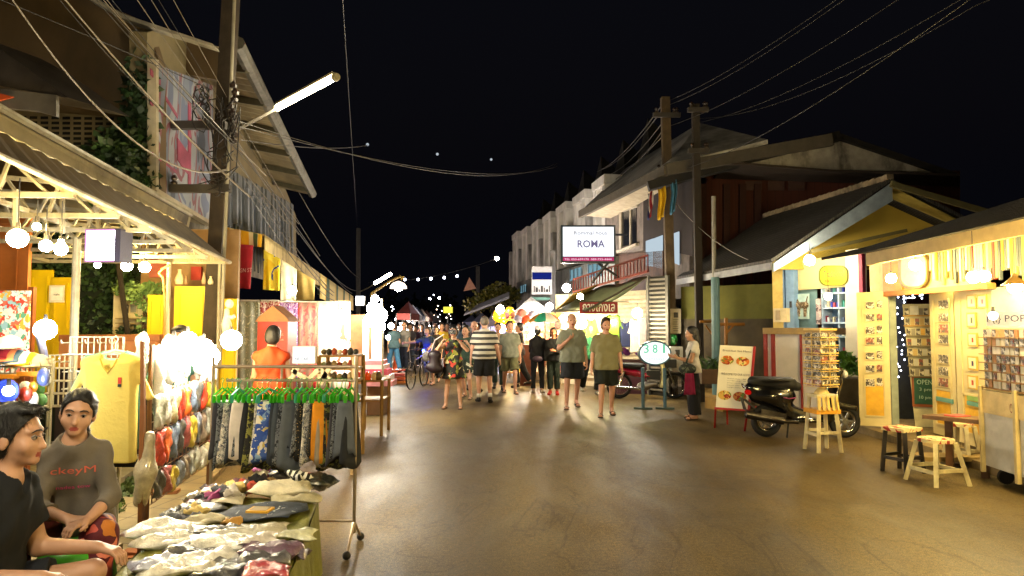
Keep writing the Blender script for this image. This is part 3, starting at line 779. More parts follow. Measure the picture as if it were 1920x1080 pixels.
# grey metal roof corner far left
t = thing('metal_awning', 'dark tin awning corner jutting out high at the far left edge', 'awning', P(40, 180, 6.5))
g = MB(); g.slab([P(-60, 60, 6.5), P(0, 92, 6.5), P(128, 183, 6.5), P(105, 180, 6.5), P(-60, 150, 6.5)], V3((.1, 1, .1)).normalized(), .9); g.build('tin_sheet', mat('#403a36', .5, .4, dirt='#201a14'), t)
g = MB(); g.slab([P(-60, 160, 6.4), P(28, 183, 6.4), P(-60, 205, 6.4)], V3((0, -1, 0)), .02); g.build('orange_panel', mat('#9c3c12', .6), t)
g = MB(); g.slab([P(-60, 160, 6.46), P(105, 178, 6.46), P(105, 218, 6.46), P(70, 208, 6.46), P(-60, 195, 6.46)], V3((0, 1, 0)), .05); g.build('valance', mat('#5c564e', .5, .3), t)
# ================================================================== wooden utility poles and wires
def upole(name, label, base, top, r0, r1, m, arms=(), group='utility poles'):
    t = thing(name, label, 'utility pole', base, 0, group); g = MB(); b, q = V3(base), V3(top)
    ax = (q - b).normalized(); x = V3((1, 0, 0)); g.bar(b - UP * .1, q, r0 * 2, r0 * 1.7, V3((0, 1, 0))); g.build('post', m, t)
    for (z, l0, l1, dy) in arms:
        f = (z - b.z) / (q.z - b.z); c = b.lerp(q, f); a = MB(); a.bar(c + V3((l0, dy, 0)), c + V3((l1, dy, 0)), .09, .1); ar = a.build('crossarm', mat('#3a3530', .8), t)
        k = MB()
        for xx in (l0 + .08, l1 - .08, (l0 + l1) / 2 + .18): k.lathe(c + V3((xx, dy, .05)), [(.001, 0), (.04, 0), (.045, .03), (.025, .05), (.045, .08), (.03, .12), (.001, .13)], 10)
        k.build('insulator', mat('#2c2018', .3), ar)
    return t
PB = P(401, 560, 8.8); PT = P(433, 0, 8.8)
base = PB + (PB - PT) * (PB.z / (PT.z - PB.z)); top = PT + (PT - PB) * .3
CONC = mat('#3a3024', .9, var=.4, scale=5, dirt='#18120c')
up1 = upole('utility_pole', 'thick grimy utility pole rising out of the picture beside the mural front', base, top, .09, .078, CONC, [(4.2, -.75, .1, -.16), (3.38, -.6, .2, -.16)])
g = MB(); g.cyl(P(412, 690, 8.62), P(442, -60, 8.62), .022, n=8); g.build('conduit', mat('#8e8878', .6), up1)
# cable coils and tangle on the pole
g = MB(); q = random.Random(4)
for i in range(12):
    c = P(395 + q.uniform(-28, 45), 215 + q.uniform(-50, 90), 8.5); rr = q.uniform(.07, .18); a = q.uniform(-.5, .5)
    g.tube([c + V3((math.cos(k * .7) * rr * .6, q.uniform(-.05, .05), math.sin(k * .7) * rr * 1.1)) for k in range(9)], .009, 5, True)
for i in range(16):
    a = P(400 + q.uniform(-35, 60), 180 + q.uniform(0, 170), 8.55); b = P(405 + q.uniform(-20, 40), 180 + q.uniform(0, 200), 8.55)
    g.tube(sag(a, b, q.uniform(.02, .2), 7), .008, 4)
g.build('cable_tangle', mat('#1a1614', .6), up1)
g = MB()
for i in range(9):
    c = P(436 + q.uniform(-4, 6), 165 + i * 13, 8.6); g.lathe(c, [(.001, 0), (.045, 0), (.05, .04), (.03, .06), (.001, .1)], 8)
g.build('insulator_stack', mat('#2a1d16', .35), up1)
WG = 'overhead wires above the left stalls'
WM = mat('#6a6152', .5, .2, bump=0); WD = mat('#1c1a18', .6, bump=0)
wl = [  # px,py at top of frame (near), pole end, sag, thickness, light?
 ((86, 0, 5.2), (425, 318, 10.6), .55, .014, 1, 'thick pale wire drooping deepest from the upper corner to the pole'), ((138, 0, 5.4), (470, 370, 11.2), .12, .014, 1, 'pale straight wire running down past the mural board'),
 ((186, 0, 5.8), (455, 290, 11.2), .05, .012, 0, 'dark wire lowest in the thick bundle by the mural'), ((192, 0, 5.8), (470, 300, 11.4), .03, .012, 0, 'dark wire inside the thick bundle by the mural'), ((200, 0, 6), (500, 330, 12), .05, .012, 1, 'pale wire inside the thick bundle by the mural'), ((206, 0, 6), (540, 420, 13), .05, .012, 1, 'pale wire reaching furthest down from the bundle'),
 ((213, 0, 6), (520, 370, 12.5), .03, .01, 0, 'thin dark wire on top of the bundle'), ((266, 0, 6.5), (560, 420, 14), .1, .012, 1, 'pale wire starting above the gable edge'), ((290, 0, 6.5), (560, 440, 14), .08, .01, 1, 'thin pale wire next to the gable edge'), ((305, 0, 6.8), (540, 380, 13), .1, .008, 0, 'hair thin dark wire over the gable edge'), ((333, 0, 7), (600, 480, 16), .12, .01, 1, 'pale wire passing just beside the pole top'), ((150, 30, 5.6), (405, 300, 10.9), .1, .01, 0, 'dark wire crossing the ochre wall'),
 ((20, 10, 5.2), (395, 168, 10.8), -.02, .012, 0, 'dark wire following the gable roof edge')]
for (a, b, s_, r_, li, lab) in wl:
    b = (b[0], b[1], b[2] * (.79 if b[2] < 12.1 else 1)); g = MB(); A0, B0 = P(*a), P(*b); A1 = A0 + (A0 - B0) * .25; g.tube(sag(A1, B0, s_, 18), [r_ * (.34 + .4 * i / 18) * (1.25 if r_ > .013 else .75) for i in range(19)], 5); g.build('overhead_wire', WM if li else WD, label=lab, cat='wire', group=WG)
wl2 = [((430, 245, 11), (668, 545, 40), .5, .02, 'topmost wire sweeping from the big pole down the street'), ((440, 290, 11), (665, 560, 42), .7, .02, 'second wire sweeping from the big pole down the street'), ((455, 330, 11.4), (655, 565, 38), .5, .025, 'thick wire following the roof gutter down the street'), ((470, 370, 11.6), (650, 560, 36), .6, .02, 'wire drooping in front of the far shop awnings'), ((500, 340, 12), (660, 550, 40), .3, .02, 'wire passing the end of the roof gutter'), ((560, 360, 14), (672, 520, 44), .3, .02, 'wire reaching the far grey pole'), ((440, 225, 11), (1045, 306, 26), .6, .012, 'long slack wire crossing high over the street'), ((440, 235, 11), (1045, 312, 26), .45, .012, 'lower long wire crossing high over the street'), ((450, 262, 11), (690, 272, 20), .1, .012, 'short wire reaching to the middle of the night sky'),
 ((640, -40, 7), (670, 430, 43.6), 0, .007, 'faint nearly vertical wire above the far grey pole')]
for (a, b, s_, r_, lab) in wl2:
    a = (a[0], a[1], 8.7) if 10.9 < a[2] < 11.7 else a
    g = MB(); g.tube(sag(P(*a), P(*b), s_, 20), [min(r_, .006) + (r_ - min(r_, .006)) * i / 20 for i in range(21)], 5); g.build('overhead_wire', mat('#3c3832' if r_ > .01 else '#050505', .6, bump=0), label=lab, cat='wire', group='overhead wires across the street')
# right poles
W16 = mat('#54452f', .9, var=.3, scale=5, dirt='#33281c')
b2 = G(1262, 742); t2 = P(1247, 183, b2.y); up2 = upole('utility_pole', 'brown wooden utility pole carrying a yellow flag and the paper notice', b2, t2, .1, .085, W16, [(6.55, -.32, .32, -.12), (5.2, -.3, .35, -.12)])
b3 = V3((P(1311, 600, 14.7).x, 14.7, 0)); t3 = P(1304, 196, b3.y); upole('utility_pole', 'thin dark utility pole between the brown pole and the drainpipe', b3, t3, .075, .06, mat('#2e2822', .9), [(6.3, -.2, .25, -.1), (5.4, -.2, .25, -.1)])
b4 = P(672, 600, 44); b4.z = 0; upole('utility_pole', 'faint grey pole far down the street beyond the awnings', b4, P(672, 428, 44), .12, .1, mat('#4c4a46', .9))
b5 = P(896, 600, 46); b5.z = 0; upole('utility_pole', 'dark far pole behind the triangular flag', b5, P(896, 500, 46), .13, .1, mat('#3c3a36', .9))
b6 = P(1036, 600, 24); b6.z = 0; upole('utility_pole', 'grey pole holding the blue shop sign', b6, P(1036, 470, 24), .1, .09, mat('#5c5a56', .9))
wr = [((1256, 188, b2.y), (1570, -2, 8), .1), ((1256, 196, b2.y), (1590, -6, 8), .12), ((1256, 236, b2.y), (1690, -5, 7.6), .15), ((1300, 232, b2.y), (1800, 0, 7), .2), ((1270, 320, b2.y), (1900, -60, 5.5), .25), ((1310, 222, b2.y), (1830, 10, 7), .3)]
labs = ['uppermost right wire rising from the pole tip to the top edge', 'second right wire rising close under the uppermost', 'right wire leaving the pole a hand below its tip', 'right wire rising from the thin dark pole', 'lowest right wire climbing steeply over the dark gable', 'slack right wire ending nearest the top corner']
for (a, b, s_), lab in zip(wr, labs):
    g = MB(); Bx = P(*b); Bx = Bx + (Bx - P(*a)) * 1.2; g.tube(sag(P(*a), P(*b), s_, 18)[:-1] + [P(*b), Bx], [.008 - .004 * i / 19 for i in range(20)], 5); g.build('overhead_wire', mat('#24211c', .6, bump=0), label=lab, cat='wire', group='overhead wires on the right')
for i, (y0, x1, y1) in enumerate([(190, 1120, 322), (200, 1128, 318), (225, 1135, 330), (240, 1142, 345), (252, 1090, 372)]):
    g = MB(); g.tube(sag(P(1246, y0, b2.y), P(x1, y1, 26 + i), .25, 12), .014, 5); g.build('overhead_wire', mat('#4c4842', .6, bump=0), label=['topmost', 'second', 'third', 'fourth', 'lowest'][i] + ' of the wires falling from the brown pole toward the townhouses', cat='wire', group='overhead wires on the right')
g = MB(); g.tube(sag(P(1258, 370, b2.y - .2), P(1440, 500, 12.5), .25, 12), .008, 5); g.build('service_wire', mat('#6d675c', .6, bump=0), label='thin slack wire from the brown pole to the grey tiled eave', cat='wire')
# ================================================================== right side: townhouses
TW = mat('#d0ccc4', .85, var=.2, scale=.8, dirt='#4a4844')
# facade line from near (px 1150) to far (945)
WT = Wall((P(1135, 600, 22).x, 22), (P(947, 600, 46).x, 46))
xs = [1135, 1098, 1062, 1033, 1010, 989, 971, 955, 945]; ys = [326, 354, 377, 396, 411, 424, 433, 441, 446]
for i in range(7):
    xa, xb = xs[i], xs[i + 1]; T_ = ['nearest townhouse, tallest and partly behind the lightbox', 'second townhouse from the lightbox in the terrace', 'third townhouse from the lightbox in the terrace', 'fourth townhouse in the middle of the pale terrace', 'fifth townhouse along the pale terrace', 'sixth townhouse along the pale terrace', 'farthest and smallest townhouse of the pale terrace'][i]
    t = thing('townhouse', 'pale ' + T_, 'townhouse', WT.hit(xa, 608), 0, 'terrace of pale townhouses')
    ua, z1 = WT.uz(xa, ys[i]); ub, _ = WT.uz(xb, ys[i]); w = ub - ua
    g = MB(); WT.ubox(g, ua, ub, 2.5 if i < 3 else 0, z1 - 1.0, -6, 5.4); g.build('wall', mat('#57555a', .9, dirt='#2c2c30'), t)  # darker than the fins: shade of the slots put into the wall colour
    # projecting fins and parapet
    for q in range(3):
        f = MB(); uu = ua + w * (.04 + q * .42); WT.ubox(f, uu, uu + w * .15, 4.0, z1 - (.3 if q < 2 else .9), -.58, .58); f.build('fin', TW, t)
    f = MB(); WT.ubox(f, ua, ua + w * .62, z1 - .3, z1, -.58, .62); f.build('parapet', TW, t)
    for q in range(2):
        for zz in range(3):
            f = MB(); uu = ua + w * (.17 + q * .42); z0 = 3.0 + zz * (z1 - 4.2) / 3; WT.ubox(f, uu, uu + w * .24, z0 + .3, z0 + (z1 - 4.2) / 3 - .35, -.595, .02); wn = f.build('window', mat('#22252b', .25, spec=.7), t)
            f = MB(); WT.ubox(f, uu + w * .11, uu + w * .13, z0 + .3, z0 + (z1 - 4.2) / 3 - .35, -.57, .03); f.build('mullion', mat('#5c5c5a', .6), wn)
    f = MB(); a = WT.pt(ua - w * .05, z1 - .8, -1.5); b = WT.pt(ua + w * 1.05, z1 - .8, -1.5); c = WT.pt(ua + w * .5, z1 + 2.3, -1.9); d = WT.pt(ua + w * .5, z1, -5); f.add([a, b, c, d], [(0, 1, 2), (1, 3, 2), (3, 0, 2)]); f.build('gable_roof', mat('#26241f', .9), t)
CY = emit('#9fd4e6', .22)
LW = thing('corner_building', 'grey lower building with lit cyan windows under the lightbox', 'building', WT.pt(2, 0, 0))
g = MB(); WT.poly(g, [(1165, 560), (1165, 480), (975, 530), (975, 590), (1165, 600)], .02, .2); g.build('wall', mat('#6f706a', .85, dirt='#3c3c38'), LW)
for (x0, y0, x1, y1) in ((1068, 504, 1089, 524), (1102, 495, 1126, 518), (975, 535, 986, 548)):
    w = MB(); WT.rect(w, x0, y0, x1, y1, .22, .02); wo = w.build('window', CY, LW); f = MB()
    for q in (0, .33, .66, 1): xx = x0 + (x1 - x0) * q; WT.rect(f, xx - .6, y0, xx + .6, y1, .24, .04)
    f.build('frame', mat('#3c5560', .5), wo)
# two storey shop house with flags
WH = Wall((P(1310, 600, 15.5).x, 15.5), (P(1135, 600, 21.5).x, 21.5))
HB = thing('two_storey_house', 'dim two storey house with a pale eave, one tall window and balcony shade painted dark', 'house', WH.hit(1200, 608))
g = MB(); WH.poly(g, [(1140, 560), (1140, 395), (1250, 345), (1300, 330), (1300, 560)], -.1, .1); g.build('upper_wall', mat('#6f6660', .85, dirt='#3a3430'), HB)
g = MB(); WH.poly(g, [(1207, 470), (1207, 360), (1300, 325), (1300, 480), (1250, 470)], .0, .015); g.build('balcony_shade', mat('#1c1210', .9), HB)  # flat dark sheet on the wall; the balcony's shade is its colour
g = MB(); WH.poly(g, [(1168, 462), (1168, 392), (1194, 382), (1194, 455)], 0, .02); wo = g.build('window', mat('#14161c', .2, spec=.7), HB)
g = MB(); WH.poly(g, [(1164, 468), (1164, 388), (1168, 386), (1168, 468)], 0, .06); WH.poly(g, [(1183, 460), (1183, 386), (1185, 385), (1185, 459)], 0, .05); WH.poly(g, [(1162, 470), (1198, 456), (1198, 461), (1162, 475)], 0, .1); WH.poly(g, [(1168, 398), (1168, 385), (1197, 374), (1197, 388)], .02, .04); g.build('frame', mat('#a09888', .7), wo)
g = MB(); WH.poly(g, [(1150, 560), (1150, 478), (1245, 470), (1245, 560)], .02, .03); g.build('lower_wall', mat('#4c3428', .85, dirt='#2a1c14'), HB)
for (x0, x1, ya, yb, yc, yd) in ((1212, 1226, 452, 447, 498, 500), (1227, 1243, 447, 441, 500, 505), (1263, 1274, 438, 434, 492, 497)):
    g = MB(); WH.poly(g, [(x0, yc), (x0, ya), (x1, yb), (x1, yd)], .03, .02); g.build('lit_panel', emit('#cfe2ee', .33), HB)
g = MB()
ra, rb, rc, rd = P(1088, 402, 21), P(1250, 318, 15.2), P(1300, 290, 17), P(1175, 320, 24)
g.slab([ra, rb, P(1440, 270, 15.0), P(1312, 237, 19), rd], V3((0, 0, 1)), .1); g.build('roof', mat('#d4d0c8', .7, var=.3, scale=1.4, dirt='#5c5850'), HB)
g = MB(); g.bar(ra, rb, .12, .22); g.bar(rb, P(1560, 262, 14.8), .12, .26); g.build('fascia', mat('#4c463c', .8), HB)
g = MB(); g.slab([P(1092, 404, 21), P(1250, 322, 15.3), P(1262, 345, 16.2), P(1150, 410, 21)], V3((0, 0, 1)), .03); g.build('soffit', mat('#a89c84', .8), HB)
for (nm, x, y0, y1, w_, c_, lab) in (('red', 1219, 360, 410, 9, None, 'red white and blue striped flag hanging in the balcony'), ('y', 1240, 352, 410, 15, '#c8a012', 'yellow flag hanging limp on the brown pole'), ('b', 1262, 340, 400, 12, '#33627c', 'blue cloth strip hanging behind the brown pole')):
    t = MB(); Y = 15.4 if c_ else 16.6; m_ = mat(c_, .8) if c_ else stripes([(0, '#8c1c24'), (.3, '#d0ccc4'), (.45, '#20285c'), (.75, '#d0ccc4'), (.88, '#8c1c24')], 7, 0)
    def fn(u, v, x=x, y0=y0, y1=y1, w_=w_, Y=Y): return P(x - w_ / 2 * (1 - .3 * v) + w_ * u * (1 - .25 * v) + 2 * math.sin(v * 5), y0 + (y1 - y0) * v + 3 * math.sin(u * 5), Y) + V3((0, .06 * math.sin(u * 12), 0))
    t.grid(10, 8, fn, .01, (0, 1, 0)); t.build('flag', m_, smooth=True, label=lab, cat='flag', group='flags on the two storey house')
# dark red timber house behind
DB = thing('timber_house', 'dark red timber house with a wide pale hipped gable behind the tiled shop', 'house', (7, 17, 0))
g = MB(); g.slab([P(1325, 640, 17), P(1325, 320, 17), P(1800, 320, 17), P(1800, 640, 17)], V3((0, 1, 0)), .2); g.build('wall', stripes([(0, '#3c1c12'), (.08, '#4c2416')], 5, 0, .8, 0, 0), DB)
g = MB(); g.slab([P(1362, 303, 15.2), P(1572, 259, 15.2), P(1762, 322, 15.2), P(1560, 318, 15.2)], V3((0, 1, 0)), .1); g.build('gable_panel', mat('#a09a8e', .8, dirt='#4a4640'), DB)
g = MB(); g.bar(P(1215, 350, 15.6), P(1572, 256, 15.1), .3, .2); g.bar(P(1572, 256, 15.1), P(1790, 330, 15.1), .12, .12); g.build('roof_edge', mat('#1c1916', .8), DB)
g = MB(); g.slab([P(1362, 306, 15.0), P(1560, 322, 15.0), P(1800, 330, 15.0), P(1800, 350, 16.8), P(1340, 335, 16.8)], UP, .05); g.build('soffit', mat('#3a302a', .8), DB)
for i, x in enumerate((1398, 1440, 1478)):
    g = MB(); g.slab([P(x, 357, 16.95), P(x, 340, 16.95), P(x + 30, 340, 16.95), P(x + 30, 357, 16.95)], V3((0, -1, 0)), .03); g.build('vent_pane', mat('#4c342c', .6), DB)
g = MB(); g.cyl(P(1340, 612, 14.2), P(1338, 368, 14.2), .045, n=10); g.build('drainpipe', mat('#8d8a82', .5), label='pale drainpipe standing between the dark pole and the blue post', cat='pipe')
for i, x in enumerate((1318, 1362, 1392, 1420)):
    g = MB(); g.bar(P(x, 560, 16.9), P(x, 345, 16.9), .16, .1, V3((0, 1, 0))); g.build('timber_post', mat('#3c2018', .8), DB)
# ================================================================== stall canopy with steel trusses
E0, E1 = P(0, 292, 4.27), P(432, 492, 8.5); U0, U1 = P(0, 250, 4.8), P(350, 425, 7.9)
E0 = E0 + (E0 - E1) * .35; U0 = U0 + (U0 - U1) * .45
CN = thing('stall_canopy', 'long sloping canopy with dirty pale fascia over white steel trusses', 'canopy', (-3.4, 6, 0))
WSTEEL = mat('#9c957e', .45, .1, var=.15, scale=8, dirt='#6c5c40')
g = MB(); N = 46
for j in range(N):
    a, b = j / N, (j + 1) / N; z = .02 * (j % 2)
    g.add([E0.lerp(E1, a) + UP * z, E0.lerp(E1, b) + UP * (.02 - z), U0.lerp(U1, b) + UP * (.02 - z), U0.lerp(U1, a) + UP * z], [(0, 1, 2, 3)])
g.build('roof_sheet', mat('#6a5a42', .7, .1, var=.3, scale=2, dirt='#3a2e20'), CN)
f0, f1 = P(0, 205, 4.8), P(355, 402, 7.9); f0 = f0 + (f0 - f1) * .45
g = MB(); g.slab([U0 + UP * .02, U1 + UP * .02, f1, f0], V3((-1, -.1, 0)), .12); g.build('fascia', mat('#8c8060', .8, var=.3, scale=2.5, dirt='#40341f'), CN)
g = MB(); g.tube([f0 + V3((.02, 0, .0)), f1 + V3((.02, 0, .0))], .03, 6); g.tube([E0, E1], .022, 6); g.build('edge_rail', WSTEEL, CN)
g = MB(); g.slab([f1, f1 + V3((-4, 0, .5)), f1 + V3((-4, 0, .1)), U1], V3((0, 1, 0)), .05); g.build('end_board', mat('#8a7c5c', .8), CN)
TR = []
for i, (px, py, Y) in enumerate([(-60, 330, 4.5), (140, 366, 5.1), (222, 405, 5.65), (282, 432, 6.25), (327, 454, 6.9), (360, 470, 7.4), (387, 482, 7.8), (430, 492, 8.45)]):
    a = P(px, py, Y); L = 3.2
    b = a + V3((-L, 0, .02)); c = a + V3((-.5, 0, .28)); d = a + V3((-L, 0, .55))
    g = MB(); g.bar(a, b, .04, .04); g.bar(a, c, .035); g.bar(c, d, .035)
    k = 6
    for q in range(k):
        x0 = a.lerp(b, (q + .35) / k); x1 = c.lerp(d, q / k); x2 = a.lerp(b, (q + 1.1) / k if q < k - 1 else 1); g.bar(x0, x1, .022); g.bar(x1, x2, .022)
    TR.append((a, b)); g.build('roof_truss', WSTEEL, CN)
g = MB()
for w in (.22, .45, .7, .95):
    g.bar(TR[1][0].lerp(TR[1][1], w), TR[-1][0].lerp(TR[-1][1], w), .035)
g.build('purlin', WSTEEL, CN)
# transparent corrugated sheet at far end (vertical strips)
g = MB()
for i in range(34): g.bar(P(325 + i * 2.9, 462 + max(0, i - 10) * 1.1, 8.4), P(325 + i * 2.9, 492, 8.4), .012, .012)
g.build('gable_slats', mat('#a89c7c', .6), CN)
def post(name, label, px, y0, Y, w, m=WSTEEL, ytop=None, group=None, cat='post'):
    b = P(px, y0, Y); g = MB(); g.cyl((b.x, b.y, 0), b, w / 2, n=10); o = thing(name, label, cat, (b.x, b.y, 0), 0, group); g.build('shaft', m, o)
    g = MB(); g.cyl((b.x, b.y, .0), (b.x, b.y, .08), w * .8, n=10); g.build('base', m, o); return o
o = post('canopy_post', 'thick white steel post left of the square pink lightbox', 145, 445, 6.6, .075, group='posts under the stall canopy')
g = MB(); g.tube([P(112, 425, 6.6), P(128, 436, 6.6), P(140, 445, 6.6), P(145, 452, 6.6)], .022, 6); g.bar(P(147, 447, 6.6), P(160, 443, 6.4), .02); g.tube([P(137, 600, 6.6), P(133, 612, 6.6), P(131, 640, 6.6)], .008, 5); g.build('bracket', WSTEEL, o)
post('canopy_post', 'white post in front of the yellow shutters with an orange cable beside it', 317, 492, 7.9, .05, group='posts under the stall canopy')
post('canopy_post', 'thin pale post at the end of the canopy beside the utility pole', 412, 492, 8.6, .04, group='posts under the stall canopy')
g = MB(); g.tube([P(318, 497, 7.8), P(304, 505, 7.8), P(298, 512, 7.8), P(306, 522, 7.8), P(309, 560, 7.8), P(309, 640, 7.8)], .014, 6); g.build('orange_cable', mat('#b8763c', .6), label='orange cable curving down beside the white post at the yellow shutters', cat='cable')
for i, (x, y0, y1, Y) in enumerate([(30, 355, 425, 5.2), (117, 355, 438, 5.9), (184, 382, 432, 6.3), (239, 408, 490, 6.8)]):
    g = MB(); g.bar(P(x, y0, Y), P(x, y1, Y), .03); g.build('hanger_rod', WSTEEL, CN)
# ------------------------------------------------------------------ back wall of the stall
WB = Wall((-10, 9.3), (-3.4, 9.3))
t = thing('hedge_wall', 'green creeper covered wall behind the stall', 'hedge', P(180, 640, 9.4))
g = MB(); WB.rect(g, -80, 400, 300, 640, -.25, .1, z0=0); g.build('backing', mat('#1c2412', .95), t)
l = MB(); q = random.Random(8)
for i in range(120):
    x = q.uniform(-20, 262); y = q.uniform(395, 648); leafmass(l, P(x, y, 9.4), (.24, .1, .24), 34, .085, seed=200 + i)
l.build('foliage', leafmat('#2c4020', '#3e5528'), t)
t = thing('creeper', 'light green creeper hanging over the bright niche beside the yellow door', 'plant', P(285, 560, 8.9)); s = MB(); s.tube([P(272, 700, 8.9), P(270, 620, 8.9), P(273, 560, 8.9), P(268, 545, 8.9)], .025, 6); s.build('stem', mat('#4a3620', .9), t)
l = MB()
for i, (x, y) in enumerate([(235, 548), (250, 540), (265, 552), (282, 540), (295, 552), (248, 560), (270, 538), (228, 538), (300, 540), (271, 600), (272, 625), (275, 575)]): leafmass(l, P(x, y, 8.85), (.13, .08, .07), 60, .06, seed=60 + i)
l.build('foliage', leafmat('#55703a', '#7a9450'), t)
YEL = mat('#d9b90c', .5, var=.12, scale=2); YEL2 = mat('#c9a80a', .5, var=.1, scale=2)
def panel(name, label, cat, W, x0, y0, x1, y1, m, off=0.0, t_=.05, z0=None, inset=None, im=None, group=None):
    o = thing(name, label, cat, W.hit((x0 + x1) / 2, y1, off), 0, group); g = MB(); u0, u1, za, zb = W.rect(g, x0, y0, x1, y1, off, t_, z0); g.build('board', m, o)
    if inset:
        for k in range(inset):
            g = MB(); h = (zb - za) / inset; a, b = min(u0, u1), max(u0, u1); w = (b - a)
            z_a, z_b = za + h * k + h * .12, za + h * (k + 1) - h * .1
            for (c, d, e, f) in ((a + w * .14, b - w * .14, z_a, z_a + .02), (a + w * .14, b - w * .14, z_b - .02, z_b), (a + w * .14, a + w * .14 + .02, z_a + .02, z_b - .02), (b - w * .14 - .02, b - w * .14, z_a + .02, z_b - .02)): W.ubox(g, c, d, e, f, off + t_ + .002, .012)
            g.build('moulding', im or m, o)
    return o
WY = Wall((-8, 8.6), (-3, 8.9))
panel('shutter_panel', 'tallest yellow shutter panel beside the brown door', 'shutter', WY, 50, 506, 93, 740, YEL, inset=2)
pn = panel('shutter_panel', 'yellow shutter panel carrying a small framed picture', 'shutter', WY, 93, 520, 131, 740, YEL2, .0, .07, inset=2)
def frame(W, x0, y0, x1, y1, label, fm='#d8d0b8', pm='#e8e4d8', off=.08, name='picture_frame', print_=None, group=None, border=.12):
    o = thing(name, label, 'picture', W.hit((x0 + x1) / 2, y1, off), 0, group); g = MB(); W.rect(g, x0, y0, x1, y1, off, .015); g.build('frame', mat(fm, .5), o)
    w, h = (x1 - x0) * border, (y1 - y0) * border; g = MB(); W.rect(g, x0 + w, y0 + h, x1 - w, y1 - h, off + .012, .006); g.build('print', print_ or mat(pm, .6), o); return o
frame(WY, 92, 535, 120, 567, 'white framed print on the yellow shutter panel', off=.09)
g = MB(); WY.letters(g, 'nale', 101, 550, 112, 554, .115); g.build('lettering', mat('#2c2c2c'), label='tiny dark word in the white framed print', cat='lettering')
WBR = Wall((-8, 7.4), (-3, 7.4))
panel('wooden_door', 'orange brown wooden door at the left edge of the stall', 'door', WBR, -90, 400, 50, 740, mat('#9c5a26', .6, var=.2, scale=3), z0=.05, inset=3)
panel('door_post', 'orange brown wooden post below the door beside the sticker board', 'post', Wall((-8, 7.2), (-3, 7.2)), 50, 538, 60, 700, mat('#8a4a20', .6), z0=.05)
STK = floral([(0, '#c8402c'), (.14, '#e0d8c4'), (.3, '#d8a83c'), (.42, '#5c9a78'), (.52, '#e4e0d4'), (.66, '#d0684c'), (.78, '#90b8c0'), (.88, '#e8e0d0')], 24)
panel('sticker_board', 'board packed with colourful stickers at the left edge', 'display board', Wall((-8, 6.6), (-3, 6.6)), -60, 545, 52, 700, STK, 0, .03)
# niche with lit objects
NI = thing('lit_niche', 'bright cream niche with framed photos under the creeper', 'niche', P(240, 640, 9.1))
WN = Wall((-8, 9.15), (-3, 9.15)); g = MB(); WN.rect(g, 212, 548, 270, 640, 0, .05); g.build('panel', mat('#d8caa0', .7), NI)
for k in range(5): g = MB(); WN.rect(g, 216, 596 + k * 9, 268, 598 + k * 9, .05, .12); g.build('shelf', mat('#a08c5c', .7), NI)
frame(WN, 229, 571, 240, 587, 'small dark framed photo on the left of the lit niche', '#2c2820', '#d8d4c4', .06); frame(WN, 243, 570, 257, 588, 'small pale framed photo on the right of the lit niche', '#c8b890', '#8c8c80', .06)
l = MB(); leafmass(l, P(240, 628, 8.9), (.3, .1, .12), 160, .07, seed=77); l.build('low_plant', GRN2, label='dark low plant below the lit niche', cat='plant')
panel('yellow_door', 'narrow yellow door beside the creeper', 'door', WY, 275, 553, 304, 740, YEL2, inset=2)
panel('shutter_panel', 'wide yellow shutter panel behind the glaring lamps', 'shutter', WY, 325, 537, 388, 740, YEL, .02, inset=2)
panel('shutter_panel', 'narrow bright yellow shutter panel next to the thin post', 'shutter', WY, 389, 542, 411, 740, YEL2, .05, inset=3)
panel('shutter_panel', 'yellow panel behind the white plaster figure', 'shutter', WY, 414, 560, 443, 740, YEL, .0, inset=1)
# row of small shop goods above yellow shutters
panel('shop_wall', 'tan plastered stall wall above the yellow shutters', 'wall', Wall((-8, 9.2), (-2, 9.2)), 262, 430, 445, 740, mat('#94744c', .8, var=.2), 0, .06, z0=0)
panel('red_poster', 'small red poster on the tan wall above the yellow shutters', 'poster', Wall((-8, 9.1), (-2, 9.1)), 358, 500, 376, 525, mat('#a02818', .6))
panel('pink_board', 'faded red board on the tan wall over the narrow yellow door', 'board', Wall((-8, 9.1), (-2, 9.1)), 280, 470, 312, 520, mat('#a85a44', .7))
for i, (x0, x1, y) in enumerate([(328, 345, 505), (346, 352, 515), (378, 386, 510), (390, 400, 518)]):
    g = MB(); c = P((x0 + x1) / 2, 533, 8.7); w = (x1 - x0) / 147 / 2; h = (533 - y) / 147
    g.lathe(c, [(.001, 0), (w * .8, 0), (w, h * .3), (w * .7, h * .6), (w * .35, h * .8), (w * .45, h), (.001, h)], 12); g.build('jar', mat(['#c8b890', '#8c6c4c', '#b09470', '#d8c8a0'][i], .4), smooth=True, label='%s jar standing on top of the yellow shutters' % ['widest cream', 'slim brown', 'small tan', 'pale round'][i], cat='jar')
# plaster figure
g = MB(); c = P(425, 600, 8.5); g.lathe(c + UP * -.35, [(.001, 0), (.05, 0), (.045, .2), (.06, .3), (.035, .4), (.03, .48), (.001, .5)], 12); g.ball(c + V3((.03, 0, .2)), (.05, .05, .06)); g.tube([c + V3((0, 0, .05)), c + V3((.07, -.02, .03)), c + V3((.11, -.02, .05))], .025, 6); g.build('plaster_figure', mat('#ded6c4', .6), smooth=True, label='white plaster figure holding out an arm beside the yellow panel', cat='statue')
